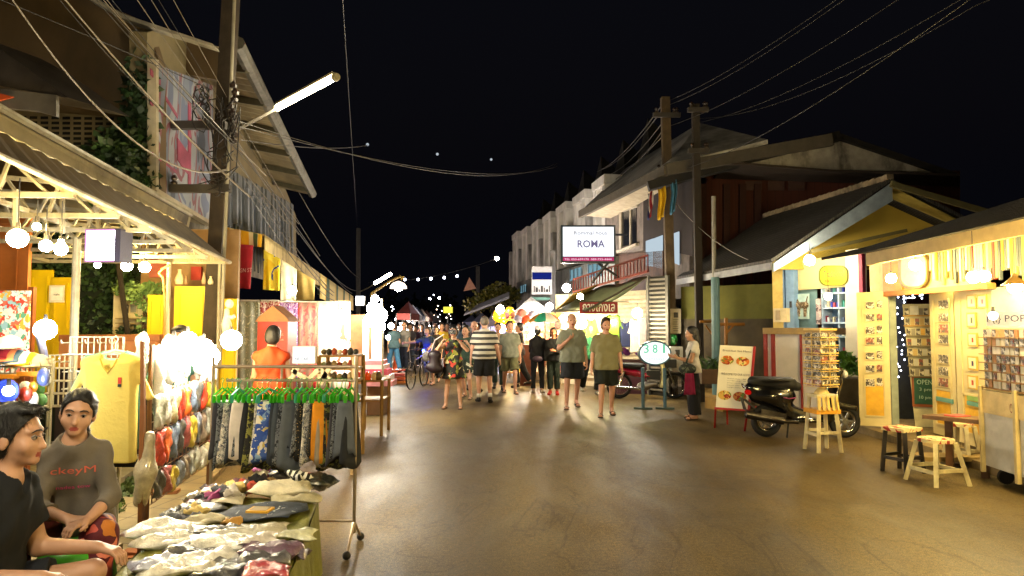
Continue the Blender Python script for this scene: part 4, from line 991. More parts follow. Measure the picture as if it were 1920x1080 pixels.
# brown counter
CT = thing('display_counter', 'long brown counter behind the hanging T-shirt', 'counter', P(230, 700, 8.2)); WC = Wall((-9, 8.1), (-3, 8.3))
g = MB(); WC.rect(g, 110, 640, 292, 690, 0, .4); g.build('front_board', mat('#a87040', .6, var=.2), CT); g = MB(); WC.rect(g, 105, 690, 292, 760, -.1, .1, z0=0); g.build('dark_shelf', mat('#2c2018', .8), CT)
g = MB(); WC.rect(g, 110, 628, 300, 640, -.05, .5); g.build('counter_top', mat('#7c4c28', .5), CT)
# white wire racks
def wirerack(label, px0, py0, px1, py1, Y, nx, ny, group='white wire display racks', m=None, r=.006, name='wire_rack'):
    a, b = P(px0, py1, Y), P(px1, py0, Y); o = thing(name, label, 'rack', (a.x, Y, 0), 0, group); g = MB()
    for i in range(nx + 1):
        x = a.x + (b.x - a.x) * i / nx; g.cyl((x, Y, a.z), (x, Y, b.z), r, n=5)
        if i % 2 == 0: g.tube([(x, Y, b.z - .05), (x, Y - .12, b.z - .05), (x, Y - .13, b.z - .02)], r, 5)
    for j in range(ny + 1):
        z = a.z + (b.z - a.z) * j / ny; g.cyl((a.x, Y, z), (b.x, Y, z), r, n=5)
        if j < ny: g.tube([(a.x, Y, z), (a.x, Y - .1, z), (b.x, Y - .1, z), (b.x, Y, z)], r, 5)
    g.build('wire_grid', m or WSTEEL, o)
    g = MB(); g.cyl((a.x, Y, 0), (a.x, Y, b.z), r * 1.8, n=6); g.cyl((b.x, Y, 0), (b.x, Y, b.z), r * 1.8, n=6); g.build('leg', m or WSTEEL, o); return o
wirerack('white wire rack with hooks right behind the T-shirt', 128, 632, 232, 760, 6.2, 9, 4)
wirerack('lower white wire rack beside the seated woman', 90, 666, 140, 760, 5.6, 5, 4)
wirerack('empty wire basket standing on the pavement under the T-shirt', 170, 868, 222, 938, 5.1, 8, 5, name='wire_basket')
# ------------------------------------------------------------------ lightboxes, bulbs
def lightbox(label, px0, py0, px1, py1, Y, depth, col, st, side='#2a2630', rim=.0, rot=0):
    a, b = P(px0, py1, Y), P(px1, py0, Y); c = (a + b) / 2; w, h = b.x - a.x, b.z - a.z; o = thing('lightbox', label, 'sign', c, rot); g = MB(); g.box((0, depth / 2, 0), (w, depth, h)); g.build('case', mat(side, .4), o, local=True)
    g = MB(); g.box((0, -.006, 0), (w * .96, .01, h * .96)); g.build('lit_face', emit(col, st), o, local=True); return o, w, h
o, w, h = lightbox('square glowing white lightbox with pink rim on the canopy post', 158, 430, 226, 491, 6.2, .1, '#f4e8ff', 3.2, '#3a3040', rot=R(-6))
g = MB(); 
for (a, b, c, d) in ((-w / 2, w / 2, h / 2 - .012, h / 2), (-w / 2, w / 2, -h / 2, -h / 2 + .01), (-w / 2, -w / 2 + .01, -h / 2, h / 2), (w / 2 - .01, w / 2, -h / 2, h / 2)): g.box(((a + b) / 2, -.014, (c + d) / 2), (b - a, .006, d - c))
g.build('rim', emit('#f0a0e0', .42), o, local=True)
sb = MB(); c = P(232, 462, 6.25); sb.box(c, (.05, .2, .3)); so = sb.build('side_sign', mat('#2c2a3c', .4), label='narrow dark side sign with small white lettering beside the square lightbox', cat='sign')
g = MB(); g.text('shop', c + V3((-.012, -.105, -.06)), (0, 0, 1), (-1, 0, 0), .12, .03); g.build('lettering', emit('#c8c4e8', .3), so)
GB = 'bulbs under the stall canopy'
bulb(33, 447, 4.5, .062, 34, GOLD, 'large bright globe bulb nearest the brown door', GB, .3)
bulb(69, 425, 4.9, .028, 10, GOLD, 'small bulb hanging highest, right of the large globe', GB, .12)
bulb(86, 461, 4.9, .042, 14, '#ffe8c0', 'white domed bulb between the small bulb and the pear bulb', GB, .2)
bulb(114, 467, 4.75, .045, 20, GOLD, 'pear shaped bulb next to the white post', GB, .25, 'pear')
bulb(183, 497, 7.6, .035, 12, GOLD, 'small bulb just under the square lightbox', GB, .2)
bulb(238, 499, 7.6, .06, 26, GOLD, 'bulb hanging first right of the square lightbox', GB, .3)
bulb(271, 501, 7.6, .06, 26, GOLD, 'bulb hanging second right of the square lightbox', GB, .3)
bulb(434, 638, 7.4, .11, 45, '#ffe0a0', 'huge glaring warm bulb beside the bagged goods', None, 0)
for k, (xb, Yb, zb_, wb_) in enumerate(((-2.9, 3.2, 2.45, 34), (-1.75, 1.7, 2.6, 58), (-.9, .3, 2.65, 80))): bulb(0, 0, 3, .06, wb_, '#fff0cc', ['first', 'second', 'third'][k] + ' added unseen fill bulb above the goods toward the viewer', GB, .2).location = (xb, Yb, zb_)  # unseen bulbs added to light the goods and seated pair from the front
# clamp lamp bluish
bulb(85, 618, 5.7, .085, 26, COOL, 'bluish white clamp spotlight by the sticker board', None, 0, name='clamp_lamp')
g = MB(); g.tube([P(70, 612, 5.7), P(86, 680, 5.6), P(95, 720, 5.6)], .03, 8); g.build('slanted_rod', mat('#8c8ca4', .3, .7), label='shiny slanted arm of the clamp spotlight', cat='lamp arm')
bulb(16, 733, 4.6, .035, 6, COOL, 'glowing ball imitating a white reflection in the blue round dish', None, 0, name='dish_glint')  # no real lamp: emissive ball added in place of a reflection
g = MB(); c = P(16, 733, 4.72); g.lathe(c, [(.001, -.01), (.075, -.01), (.085, .02), (.075, .03)], 20, (0, -1, 0)); g.build('blue_dish', mat('#202c7c', .3), label='dark blue round dish around the imitated reflection', cat='dish')
# tube lamp cluster hidden behind bags: the overexposed lamp at 350,650
# ------------------------------------------------------------------ caps and goods on left edge
for i, (x, y, c, n_) in enumerate([(18, 650, '#d8ccb0', 'cream'), (10, 672, '#8c1c30', 'crimson'), (22, 675, '#c87c50', 'orange brown'), (33, 677, '#34506c', 'slate blue'), (46, 680, '#d8d0c0', 'white'), (57, 682, '#d09410', 'mustard yellow'), (70, 685, '#b0a088', 'beige'), (-5, 668, '#303438', 'charcoal')]):
    p_ = P(x, y, 5.0 + .02 * i); F = Field(); F.ell((0, 0, 0), (.08, .1, .085), .01, clip=[((0, 0, -.01), (0, 0, -1))]); F.ell((0, -.1, 0), (.07, .08, .012), .02); field_obj('cap', F, .011, mat(c, .85), None, label='%s baseball cap on the left edge display' % n_, loc=p_, cat='cap', group='caps on display'); 
wirerack('wire shelf holding the caps at the left edge', -40, 672, 98, 700, 5.12, 14, 2, name='cap_rack')
q = random.Random(21)
for i in range(13):
    x, y = q.uniform(20, 95), q.uniform(702, 765); c = P(x, y, 4.9 + q.uniform(-.1, .1)); s_ = q.uniform(.03, .055); g = MB(); g.ball(c, (s_, s_ * .5, s_ * q.uniform(.9, 1.5)), 10, 7)
    g.build('bagged_toy', plastic(q.choice(['#c8c8c8', '#b83c2c', '#d8902c', '#4c8c4c', '#e0dcd4', '#4c5c9c', '#a8b0a0'])), smooth=True, label='small trinket in a clear bag on the left edge display', cat='trinket', group='trinkets in clear bags at the left edge')
g = MB(); c = P(60, 700, 4.95); g.box(P(8, 706, 4.9), (.18, .05, .03)); g.box(P(58, 701, 4.9), (.17, .05, .03)); g.build('orange_tray', mat('#b87820', .5), label='pair of orange slotted trays under the caps', cat='tray')
# ------------------------------------------------------------------ the yellow T-shirt
def tshirt(label, c, w, L, m, rz=0, sl=.22, v=True, group=None, seed=1, th=.05):
    """hung shirt: closed surface of front and back sheets"""
    o = thing('hanging_tshirt', label, 'T-shirt', c, rz, group); F = Field(); W = w / 2; th *= .6
    F.cap((-W * .62, 0, -.03), (-W * .62, 0, -L + .03), th * .6, th * .75, k=.05); F.cap((W * .62, 0, -.03), (W * .62, 0, -L + .03), th * .6, th * .75, k=.05)
    for i in range(7): x = (-.62 + i * .207) * W; F.cap((x, 0, -.06), (x, 0, -L), th * .62, th * .75, k=.1)
    for s in (-1, 1): F.cap((s * W * .75, 0, -.03), (s * (W * .97 + .06), 0, -.12 - sl * .8), th * .65, th * .85, k=.05, clip=[((s * (W + .04), 0, -.1 - sl), (s * .4, 0, -.9))]); F.cap((s * W * .2, 0, .035), (s * W * .8, 0, -.03), .02, .03, k=.03)
    F.clips.append(((0, 0, -L), (0, 0, -1)))
    F.cap((0, -.1, .06), (0, .1, .06), .075); F.p[-1] = F.p[-1][:6] + (-1, None)
    if v: F.cap((0, -.12, -.0), (0, -.02, -.09), .05, .012); F.p[-1] = F.p[-1][:6] + (-1, None)
    field_obj('shirt', F, .0095, m, o, fold=(.0035, 16))
    g = MB(); g.tube([(-W * .7, 0, -.01), (-W * .3, 0, .03), (0, 0, .045), (W * .3, 0, .03), (W * .7, 0, -.01)], .009, 6); g.tube([(0, 0, .045), (0, 0, .1), (.02, 0, .13), (0, 0, .155), (-.02, 0, .14)], .004, 5); g.build('hanger', mat('#d8ccb0', .5), o, local=True); return o
YS = Y_ = 4.95
c = P(210, 672, 4.95); ts = tshirt('large plain pale yellow V-neck T-shirt hanging beside the seated woman', c, .46, .74, mat('#c8b45c', .9, var=.1, scale=3, bump=.5), 0, .2)
g = MB(); g.box((.09, -.052, -.155), (.022, .006, .045)); g.build('red_label', mat('#b83418', .6), ts, local=True); g = MB(); g.box((.09, -.053, -.19), (.024, .006, .02)); g.build('dark_label', mat('#242c1c', .6), ts, local=True)
g = MB(); g.tube([(-.062, -.042, .0), (-.04, -.047, -.05), (0, -.05, -.1), (.04, -.047, -.05), (.062, -.042, .0)], .006, 5); g.build('collar', mat('#b0983c', .9), ts, local=True)
tshirt('teal T-shirt hanging directly behind the pale yellow one', P(216, 668, 5.2), .5, .7, mat('#5c9088', .9), R(8), v=False)
g = MB(); g.box(P(215, 868, 4.98), (.4, .05, .05)); g.build('black_garment', mat('#141210', .9), label='black cloth showing under the hem of the yellow T-shirt', cat='garment')
g = MB(); g.bar((P(268, 760, 4.82)), (P(263, 1043, 4.82)), .03, .03); g.bar(P(268, 640, 4.82), P(268, 762, 4.82), .026); o = g.build('wooden_pole', mat('#7c4c22', .7, var=.3), label='brown wooden pole standing beside the yellow T-shirt', cat='pole')
g = MB(); g.box(P(252, 1046, 4.8), (.2, .1, .03), R(8)); g.box(P(254, 1036, 4.85), (.17, .09, .03), R(-4)); g.build('wooden_block', mat('#8c4c24', .7), label='stack of two brown wooden blocks at the foot of the pole', cat='block')
# white slab, grass strip, bricks
g = MB(); g.slab([G(160, 930), G(285, 880), G(292, 858), G(120, 870)], UP, .1); g.build('white_slab', mat('#b8a888', .8, dirt='#6c5c40'), label='pale slab on the pavement behind the wire basket', cat='slab')
g = MB(); g.slab([G(170, 962), G(300, 872), G(297, 862), G(150, 945)], UP, .14); g.build('kerb_strip', mat('#6c6448', .8), kind='structure')
l = MB(); q = random.Random(5)
for i in range(36):
    w = i / 35; c = G(175 + 120 * w, 985 - 100 * w); leafmass(l, c + V3((q.uniform(-.1, .1), q.uniform(-.12, .12), .03)), (.09, .1, .05), 40, .06, seed=400 + i, droop=-.8)
l.build('grass', leafmat('#3e4c20', '#57682c'), kind='stuff')
g = MB(); g.box(G(305, 935) + UP * .04, (.28, .12, .08), R(12)); g.box(G(330, 905) + UP * .03, (.2, .1, .06), R(30)); g.build('paving_brick', mat('#84542c', .8), label='two reddish bricks lying on the pavement beyond the packet grid', cat='brick')
g = MB(); g.box(P(192, 1030, 4.0), (.18, .1, .04), R(5)); g.box(P(208, 1036, 4.05), (.02, .08, .1)); g.build('wooden_scrap', mat('#8c7450', .8), label='small wooden scrap on the pavement beside the squatting people', cat='wood')
# ------------------------------------------------------------------ packet grid (side rack)
g0, g1 = V3((-2.66, 5.05, 0)), V3((-2.9, 6.6, 0)); GU = (g1 - g0).normalized()
RK = thing('packet_grid', 'brown wire grid stand hung with clear packets', 'rack', g0); zt, zb = 1.5, .32
RM = mat('#6c4c30', .5, .4)
g = MB()
for i in range(17): p = g0 + GU * (i / 16 * 1.57); g.cyl(p + UP * zb, p + UP * (zt - .35), .005, n=5)
for j in range(12): z = zb + (zt - .35 - zb) * j / 11; g.cyl(g0 + UP * z, g0 + GU * 1.57 + UP * z, .005, n=5)
g.build('wire_grid', RM, RK)
for p, lab in ((g0, ''), (g0 + GU * 1.57, '')): g = MB(); g.cyl(p, p + UP * zt, .017, n=8); g.build('leg', RM, RK)
def pack(name, c, w, h, d, m, label, group, rz=0, tilt=0, cat='packet', seed=0, M=None):
    g = MB(); q = random.Random(seed); nx, nz = 9, 11; vs = {}
    ph = [q.uniform(0, 6) for _ in range(4)]
    def fn(u, v, s):
        x, z = (u - .5), (v - .5); e = (1 - abs(2 * x) ** 6) * (1 - abs(2 * z) ** 6); b = d / 2 * max(e, .04) * (1 + .4 * math.sin(9 * x + ph[0]) * math.sin(8 * z + ph[1]) + .3 * math.sin(17 * x + 6 * z + ph[2]) * math.sin(15 * z - 5 * x + ph[3]) + .12 * math.sin(31 * x + ph[1]))
        return V3((x * w * (1 + .05 * math.sin(9 * z + ph[2])) + .05 * w * math.sin(4 * z + ph[0]), s * b + .012 * math.sin(6 * x + 5 * z + ph[3]), z * h * (1 + .05 * math.sin(8 * x + ph[3]))))
    R_ = M or (Matrix.Rotation(rz, 3, 'Z') @ Matrix.Rotation(tilt, 3, 'X')); c = V3(c)
    q2 = lambda i, j, s: s * (nx + 1) * (nz + 1) + j * (nx + 1) + i
    V_ = [c + R_ @ fn(i / nx, j / nz, s) for s in (-1, 1) for j in range(nz + 1) for i in range(nx + 1)]; Fs = []
    for j in range(nz):
        for i in range(nx):
            Fs.append((q2(i, j, 0), q2(i + 1, j, 0), q2(i + 1, j + 1, 0), q2(i, j + 1, 0))); Fs.append((q2(i, j, 1), q2(i, j + 1, 1), q2(i + 1, j + 1, 1), q2(i + 1, j, 1)))
    for i in range(nx): Fs.append((q2(i, 0, 0), q2(i, 0, 1), q2(i + 1, 0, 1), q2(i + 1, 0, 0))); Fs.append((q2(i, nz, 0), q2(i + 1, nz, 0), q2(i + 1, nz, 1), q2(i, nz, 1)))
    for j in range(nz): Fs.append((q2(0, j, 0), q2(0, j + 1, 0), q2(0, j + 1, 1), q2(0, j, 1))); Fs.append((q2(nx, j, 0), q2(nx, j, 1), q2(nx, j + 1, 1), q2(nx, j + 1, 0)))
    g.add(V_, Fs); return g.build(name, m, smooth=True, label=label, cat=cat, group=group)
q = random.Random(31); gr = math.atan2(GU.y, GU.x)
cols = ['#a8a89c', '#5c6c84', '#7c6c5c', '#b83420', '#b8a030', '#c8c4bc', '#3c3c3c', '#8c8c84', '#d86020', '#6c7484', '#c0b890', '#9c4c4c']
for r_ in range(3):
    z = (1.02, .74, .46)[r_]
    for i in range(10):
        p = g0 + GU * (.08 + i * .155) + V3((.05, 0, z + q.uniform(-.02, .02))); c = cols[(i * 5 + r_ * 3) % 12]
        if r_ == 0 and i == 7: c = '#c03018'
        if r_ == 0 and i == 9: c = '#c8b428'
        pack('hanging_packet', p, .13, .26 if r_ < 2 else .2, .05, plastic(c), 'clear packet hanging on the wire grid', 'packets hanging on the wire grid', rz=gr + q.uniform(-.35, .35), seed=i + 20 * r_)
# overexposed white packets at the top around the lamps
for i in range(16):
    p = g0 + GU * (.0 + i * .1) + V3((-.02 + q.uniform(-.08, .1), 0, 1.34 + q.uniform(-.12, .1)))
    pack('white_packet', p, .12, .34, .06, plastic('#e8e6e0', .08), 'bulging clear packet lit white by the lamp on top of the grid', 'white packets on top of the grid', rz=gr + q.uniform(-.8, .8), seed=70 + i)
for i, (x, y, Y, w_) in enumerate([(325, 650, 5.3, 34), (352, 640, 5.6, 46), (382, 652, 6.0, 34), (340, 672, 5.35, 30), (366, 668, 5.7, 30), (395, 668, 6.1, 24)]):
    bulb(x, y, Y - .1, .078, w_ * .85, '#fff0d0', ['uppermost near', 'topmost middle', 'farthest', 'lower near', 'lower middle', 'outermost far'][i] + ' glaring white bulb among the clear packets', 'glaring bulbs on the packet grid', 0)
# straw mannequin-like dark hat
# white bag hanging on pole
F = Field(); F.cap((.02, 0, .05), (0, 0, -.2), .035, .062, k=.05); F.cap((0, 0, -.2), (-.03, 0, -.4), .062, .05, k=.06); field_obj('white_bag', F, .012, plastic('#a89c80', .3), None, fold=(.003, 40), label='limp white plastic bag tied beside the wooden pole', loc=P(275, 830, 4.85), cat='bag')
# ------------------------------------------------------------------ shorts rack
RX0, RX1, RY = -2.22, -1.16, 5.1
SR = thing('clothes_rack', 'steel clothes rack with two rails of dark shorts', 'clothes rack', (RX1, RY, 0)); STL = mat('#a0907c', .35, .7)
g = MB(); g.cyl((RX0, RY, 1.335), (RX1, RY, 1.335), .013, n=10); g.build('upper_rail', STL, SR); g = MB(); g.cyl((RX0 + .1, RY, 1.235), (RX1, RY, 1.235), .011, n=10); g.build('lower_rail', STL, SR)
for x in (RX0, RX1): g = MB(); g.cyl((x, RY, .12), (x, RY, 1.41), .013, n=10); g.build('upright', STL, SR)
g = MB(); g.cyl((RX0, RY + .03, .2), (RX1, RY + .03, .2), .01, n=8); g.build('lower_bar', STL, SR); g = MB(); g.cyl((RX1 - .55, RY, 1.235), (RX1 - .55, RY, 1.335), .009, n=8); g.build('brace', STL, SR)
for y in (-.22, .22): g = MB(); g.cyl((RX1, RY + y, .03), (RX1, RY, .2), .011, n=8); f = g.build('foot', STL, SR); g = MB(); g.ball((RX1, RY + y, .03), .03); g.build('caster', mat('#1c1a18'), f)
q = random.Random(99); GRH = mat('#2c9414', .35, var=.3); TEH = mat('#2c8c70', .4)
pal = [mat('#3c3c46', .9, var=.3), floral([(0, '#2c2c34'), (.4, '#a0a0a0'), (.6, '#44444c')], 40), mat('#d0c8c4', .9), floral([(0, '#a8a49c'), (.5, '#d4d0c8'), (.8, '#5c6068')], 45), mat('#24262c', .95), mat('#444c58', .95), floral([(0, '#b0945c'), (.22, '#1c1c1c')], 60, 'dots'), mat('#50565e', .9), mat('#d88c1c', .85), mat('#948672', .9), floral([(0, '#2c2c1c'), (.4, '#7c7c3c'), (.7, '#1c1c1c')], 34), mat('#5c626c', .9), mat('#2c323e', .9), floral([(0, '#202428'), (.5, '#6c7078')], 50)]
BLUEF = floral([(0, '#2c4c9c'), (.3, '#7c9cc8'), (.5, '#d8d4c8'), (.7, '#3c5ca8'), (.88, '#c8b468')], 22)
seq = [0, 13, 3, 12, 2, 13, 4, 10, 3, 4, 'b', 12, 5, 13, 7, 4, 13, 6, 3, 6, 8, 9, 10, 0, 13, 11, 4]
names = {0: 'charcoal', 13: 'grey mottled', 3: 'pale patterned', 7: 'slate grey', 2: 'light grey pink', 10: 'olive camouflage', 9: 'taupe', 4: 'black', 12: 'navy black', 5: 'dark blue grey', 11: 'steel grey', 6: 'black and gold dotted', 8: 'orange', 'b': 'blue floral'}
seen = {}; ordn = ['first', 'second', 'third', 'fourth', 'fifth']
for i, sidx in enumerate(seq):
    x = RX0 + .07 + i * (RX1 - RX0 - .1) / (len(seq) - 1); wide = sidx in (2, 'b', 8, 11, 7); ang = R(q.uniform(48, 75)) if not wide else R(q.uniform(12, 30))
    m = BLUEF if sidx == 'b' else pal[sidx]; w = (.22 if sidx == 'b' else .14) if wide else .19; L = q.uniform(.36, .5); k = seen.get(sidx, 0); seen[sidx] = k + 1
    lab = '%s shorts on the rack, %s of that pattern from the packets' % (names[sidx], ordn[k]) if seq.count(sidx) > 1 else '%s shorts standing out on the rack' % names[sidx]
    o = thing('hanging_shorts', lab, 'shorts', (x, RY - (.05 if wide else 0), 1.235), ang, 'shorts hanging on the rack'); rings = []; ph = q.uniform(0, 6)
    for j in range(9):
        v = j / 8; ring = []; hw = w / 2 * (.72 + .5 * v); th = .014 + .02 * v
        for a in range(18):
            t_ = 2 * math.pi * a / 18; f = 1 + .25 * v * math.sin(3 * t_ + ph + v); ring.append(V3((hw * math.cos(t_) * (1 + .05 * math.sin(5 * v + ph)), th * math.sin(t_) * f + .012 * v * math.sin(9 * math.cos(t_) + ph), -.15 - L * v - (.03 * math.sin(2 * t_ + ph) if j == 8 else 0))))
        rings.append(ring)
    g = MB(); g.loft(rings[::-1]); g.build('cloth', m, o, local=True, smooth=True)
    g = MB(); g.tube([(-w * .42, 0, -.155), (-w * .4, 0, -.11), (-w * .1, 0, -.07), (0, 0, -.055), (w * .1, 0, -.07), (w * .4, 0, -.11), (w * .42, 0, -.155)], .0075, 6); g.tube([(0, 0, -.055), (0, 0, -.02), (.012, 0, .005), (0, 0, .018), (-.014, 0, .006)], .003, 5)
    for s in (-1, 1): g.box((s * w * .36, 0, -.135), (.02, .016, .05))
    g.build('hanger', GRH if i % 6 != 4 else TEH, o, local=True)
# ------------------------------------------------------------------ table with heap of packed clothes
T = [V3((-1.29, 4.6, 0)), V3((-1.0, 3.0, 0)), V3((-1.78, 2.9, 0)), V3((-2.15, 4.75, 0))]; TZ = .48
TB = thing('goods_table', 'low table under a crumpled olive green cloth, heaped with bagged clothes', 'table', (-1.55, 3.8, 0))
def quadpt(u, v): return T[2].lerp(T[1], u).lerp(T[3].lerp(T[0], u), v)
q = random.Random(3)
g = MB(); g.grid(30, 50, lambda u, v: quadpt(u, v) + UP * (TZ + .004 * math.sin(40 * u + 3 * math.sin(22 * v)) + .004 * math.sin(33 * v + 9 * u)), .02, (0, 0, -1))
cen = quadpt(.5, .5)
loop = [quadpt(u / 20, 0) for u in range(20)] + [quadpt(1, v / 40) for v in range(40)] + [quadpt(1 - u / 20, 1) for u in range(20)] + [quadpt(0, 1 - v / 40) for v in range(40)]
rings = []
for j in range(7):
    w = j / 6; rings.append([p + (p - cen).normalized() * (.012 + w * (.035 + .025 * math.sin(i * 1.1) + .015 * math.sin(i * .37))) + UP * (TZ - .002 - w * (.46 + .01 * math.sin(i * .8))) for i, p in enumerate(loop)])
g.loft(rings, False)
g.build('green_cloth', mat('#6c6c22', .55, var=.3, scale=7, bump=.5, spec=.5), TB, smooth=True)
for k, p in enumerate(T): g = MB(); p = p.lerp(cen, .08); g.bar(p, p + UP * (TZ - .03), .04); g.build('leg', mat('#5c4428'), TB)
q = random.Random(17)
def tablepack(px, py, w, l, d, m, rz, label, zz=0, tilt=0, sd=0, name='packed_garment', cat='packed garment'):
    d = d * .75; z = TZ + d / 2 + zz * .7; p = G(px, py, z)
    M = Matrix.Rotation(rz, 3, 'Z') @ Matrix.Rotation(R(90) + tilt, 3, 'X')
    return pack(name, p, w, l, d, m, label, 'garments heaped on the table', cat=cat, M=M, seed=sd)
CR = plastic('#d0ccc0', .45); CR2 = plastic('#a8a498', .5); WHT = plastic('#dcdad4', .35)
def cloth(c): return mat(c, .9, var=.35, scale=10, bump=.6)
items = [(340, 1062, .34, .2, .07, plastic('#d0c8b4', .5), .1, 'silvery packet at the front left of the table', 0), (430, 1068, .28, .22, .07, plastic('#3c3a3c', .6), -.3, 'grey packet at the front middle of the table', 0), (490, 1050, .24, .2, .08, plastic('#5c5a5c', .5), .5, 'grey packet at the front of the table beside the pink one', 0), (500, 1070, .2, .16, .07, plastic('#b04048', .3), .1, 'pinkish red packet at the front edge of the table', .03),
 (290, 1058, .2, .16, .06, plastic('#b8bcd0', .4), .5, 'bluish silver packet nearest the table corner', .02), (395, 1045, .24, .18, .07, plastic('#dcd8d0', .4), .7, 'shiny white packet behind the grey packet', .02), (560, 1038, .1, .1, .05, plastic('#5c4c5c', .4), 0, 'tiny dull mauve packet near the green cloth edge', 0),
 (330, 1012, .42, .17, .07, CR, .08, 'long cream packet lying along the front left', .01), (420, 1018, .46, .16, .06, CR, -.12, 'long pale packet across the middle of the table', .02), (505, 1030, .3, .15, .07, plastic('#6c5064', .4), .0, 'purple grey packet at the green cloth', .03), (485, 1012, .2, .14, .05, plastic('#d8d0c8', .4), .4, 'white packet on the purple grey packet', .05), (370, 1030, .3, .14, .06, plastic('#2c2a2c', .5), .25, 'black packet under the long cream one', .0),
 (310, 990, .36, .2, .08, WHT, .15, 'plump white packet at the left edge', .03), (395, 995, .36, .14, .06, plastic('#6c6c70', .5), -.05, 'flat grey packet behind the long pale one', .04), (440, 1000, .3, .16, .06, CR, -.1, 'cream packet with a brown fold, right of centre', .03), (490, 992, .3, .16, .05, plastic('#b0a890', .3), .05, 'beige packet next to the clear bag', .03), (545, 1003, .28, .13, .05, plastic('#c8c8a8', .5), .1, 'clear bag of greenish cloth at the cloth edge', .0), (435, 978, .1, .09, .03, mat('#b08440', .7), .1, 'small tan card packet in the middle', .09),
 (335, 965, .2, .16, .07, plastic('#585c64', .5), .6, 'grey blue packet on the far left', .02), (375, 955, .26, .2, .08, plastic('#403e40', .6), .5, 'charcoal packet left of the print shirt', .03), (385, 975, .22, .14, .05, cloth('#b0a890'), .3, 'loose beige cloth left of centre', .05), (420, 935, .24, .26, .05, cloth('#c4bca8'), .25, 'cream folded shirt left of the dark print shirt', .03), (350, 975, .18, .12, .06, cloth('#3c3c44'), .8, 'dark grey bundle at the left rim', .03)]
for i, it in enumerate(items): tablepack(*it[:8] if False else (it[0], it[1], it[2], it[3], it[4], it[5], it[6]), it[7], it[8], sd=100 + i)
tablepack(487, 958, .48, .36, .035, floral([(0, '#1c2430'), (.5, '#2c3444'), (.68, '#9ca0a0'), (.85, '#c8c4b4')], 16, 'noise'), .02, 'dark blue shirt with a pale leaf print in the middle of the table', .03, sd=301)
g = MB(); c = G(488, 956, TZ + .09); g.box(c, (.13, .1, .012), R(-5)); cd = g.build('yellow_card', mat('#c89820', .6), label='yellow bordered card lying on the dark print shirt', cat='card'); g = MB(); g.box(c + UP * .007, (.1, .072, .004), R(-5)); g.build('grey_centre', mat('#847448', .6), cd)
tablepack(530, 915, .4, .28, .09, cloth('#ccc4ac'), .0, 'big cream folded trousers at the back of the table', .05, sd=302)
tablepack(555, 935, .3, .16, .06, cloth('#b0a88c'), .3, 'beige cloth hanging over the back right corner', .02, sd=303)
tablepack(585, 902, .34, .22, .1, plastic('#20241c', .4), -.5, 'shiny black jacket bundle on the far right corner', .04, sd=304)
p = G(560, 893, TZ + .17); st_ = stripes([(0, '#d8d8d4'), (.5, '#141614')], 28, 0); pack('striped_bundle', p, .15, .14, .04, st_, 'small black cloth with white stripes at the back corner', 'garments heaped on the table', M=Matrix.Rotation(-.5, 3, 'Z') @ Matrix.Rotation(R(70), 3, 'X'), cat='packed garment')
q = random.Random(55); cc = ['#241e20', '#c8b070', '#6c4c5c', '#8c8478', '#b84c3c', '#1c1c20', '#d0c4a4', '#403438', '#8c3c6c', '#b09058', '#2c2c34', '#a8a098']
cn = ['black', 'mustard', 'plum', 'grey', 'red', 'jet black', 'ivory', 'brown black', 'magenta', 'ochre', 'ink blue', 'silver grey']
for i in range(26):
    w = i / 25; x = 355 + 175 * w + q.uniform(-12, 12); y = 950 - 68 * w + q.uniform(-14, 12); k = i % 12
    tablepack(x, y, q.uniform(.1, .18), q.uniform(.08, .14), q.uniform(.05, .09), cloth(cc[k]) if i % 3 else plastic(cc[k]), q.uniform(-1, 1), cn[k] + (' rolled small cloth in the front half of the back heap' if i < 12 else ' crumpled small cloth in the rear half of the back heap' if i < 24 else ' small cloth at the very end of the back heap'), q.uniform(.0, .07), q.uniform(-.5, .5), 500 + i, 'crumpled_cloth', 'cloth')
# ------------------------------------------------------------------ banners and fabric stalls
def banner(name, label, pts, Y, m, cat='banner', wave=.03, group=None, W=None, off=0, parent=None):
    a, b, c, d = pts   # tl tr br bl
    A_, B_, C_, D_ = [(W.hit(p[0], p[1], off) if W else P(p[0], p[1], p[2] if len(p) > 2 else Y)) for p in (a, b, c, d)]
    n_ = (B_ - A_).cross(D_ - A_).normalized()
    g = MB(); g.grid(14, 10, lambda u, v: D_.lerp(C_, u).lerp(A_.lerp(B_, u), v) + n_ * wave * math.sin(u * 11 + v * 2) * (1.1 - v), .012, n_)
    return g.build(name, m, smooth=True, label=label, cat=cat, group=group)
rb = banner('red_banner', 'crumpled red cloth banner hanging beside the utility pole', [(415, 455), (474, 460), (470, 542), (413, 538)], 10.2, mat('#98182a', .8, var=.25, scale=6))
g = MB(); c = P(434, 512, 10.08); g.text('DESIGN ST', c, (1, 0, .06), (0, 0, 1), .3, .06); g.build('lettering', mat('#c8a0a0'), rb)
YGW = [(0, '#c8960c'), (.28, '#c4b890'), (.52, '#3c4a28'), (.76, '#c4b890'), (.78, '#c8960c')]
banner('striped_valance', 'short striped valance directly left of the pole', [(358, 411), (386, 418), (386, 442), (360, 436)], 10.6, stripes(YGW, 5, 0), 'awning')
banner('striped_valance', 'yellow green and white striped valance above the red banner', [(421, 425), (491, 440), (491, 464), (421, 454)], 10.4, stripes(YGW, 3.4, 0), 'awning')
WA = Wall((P(497, 600, 12.2).x, 12.2), (P(662, 600, 37).x, 37))
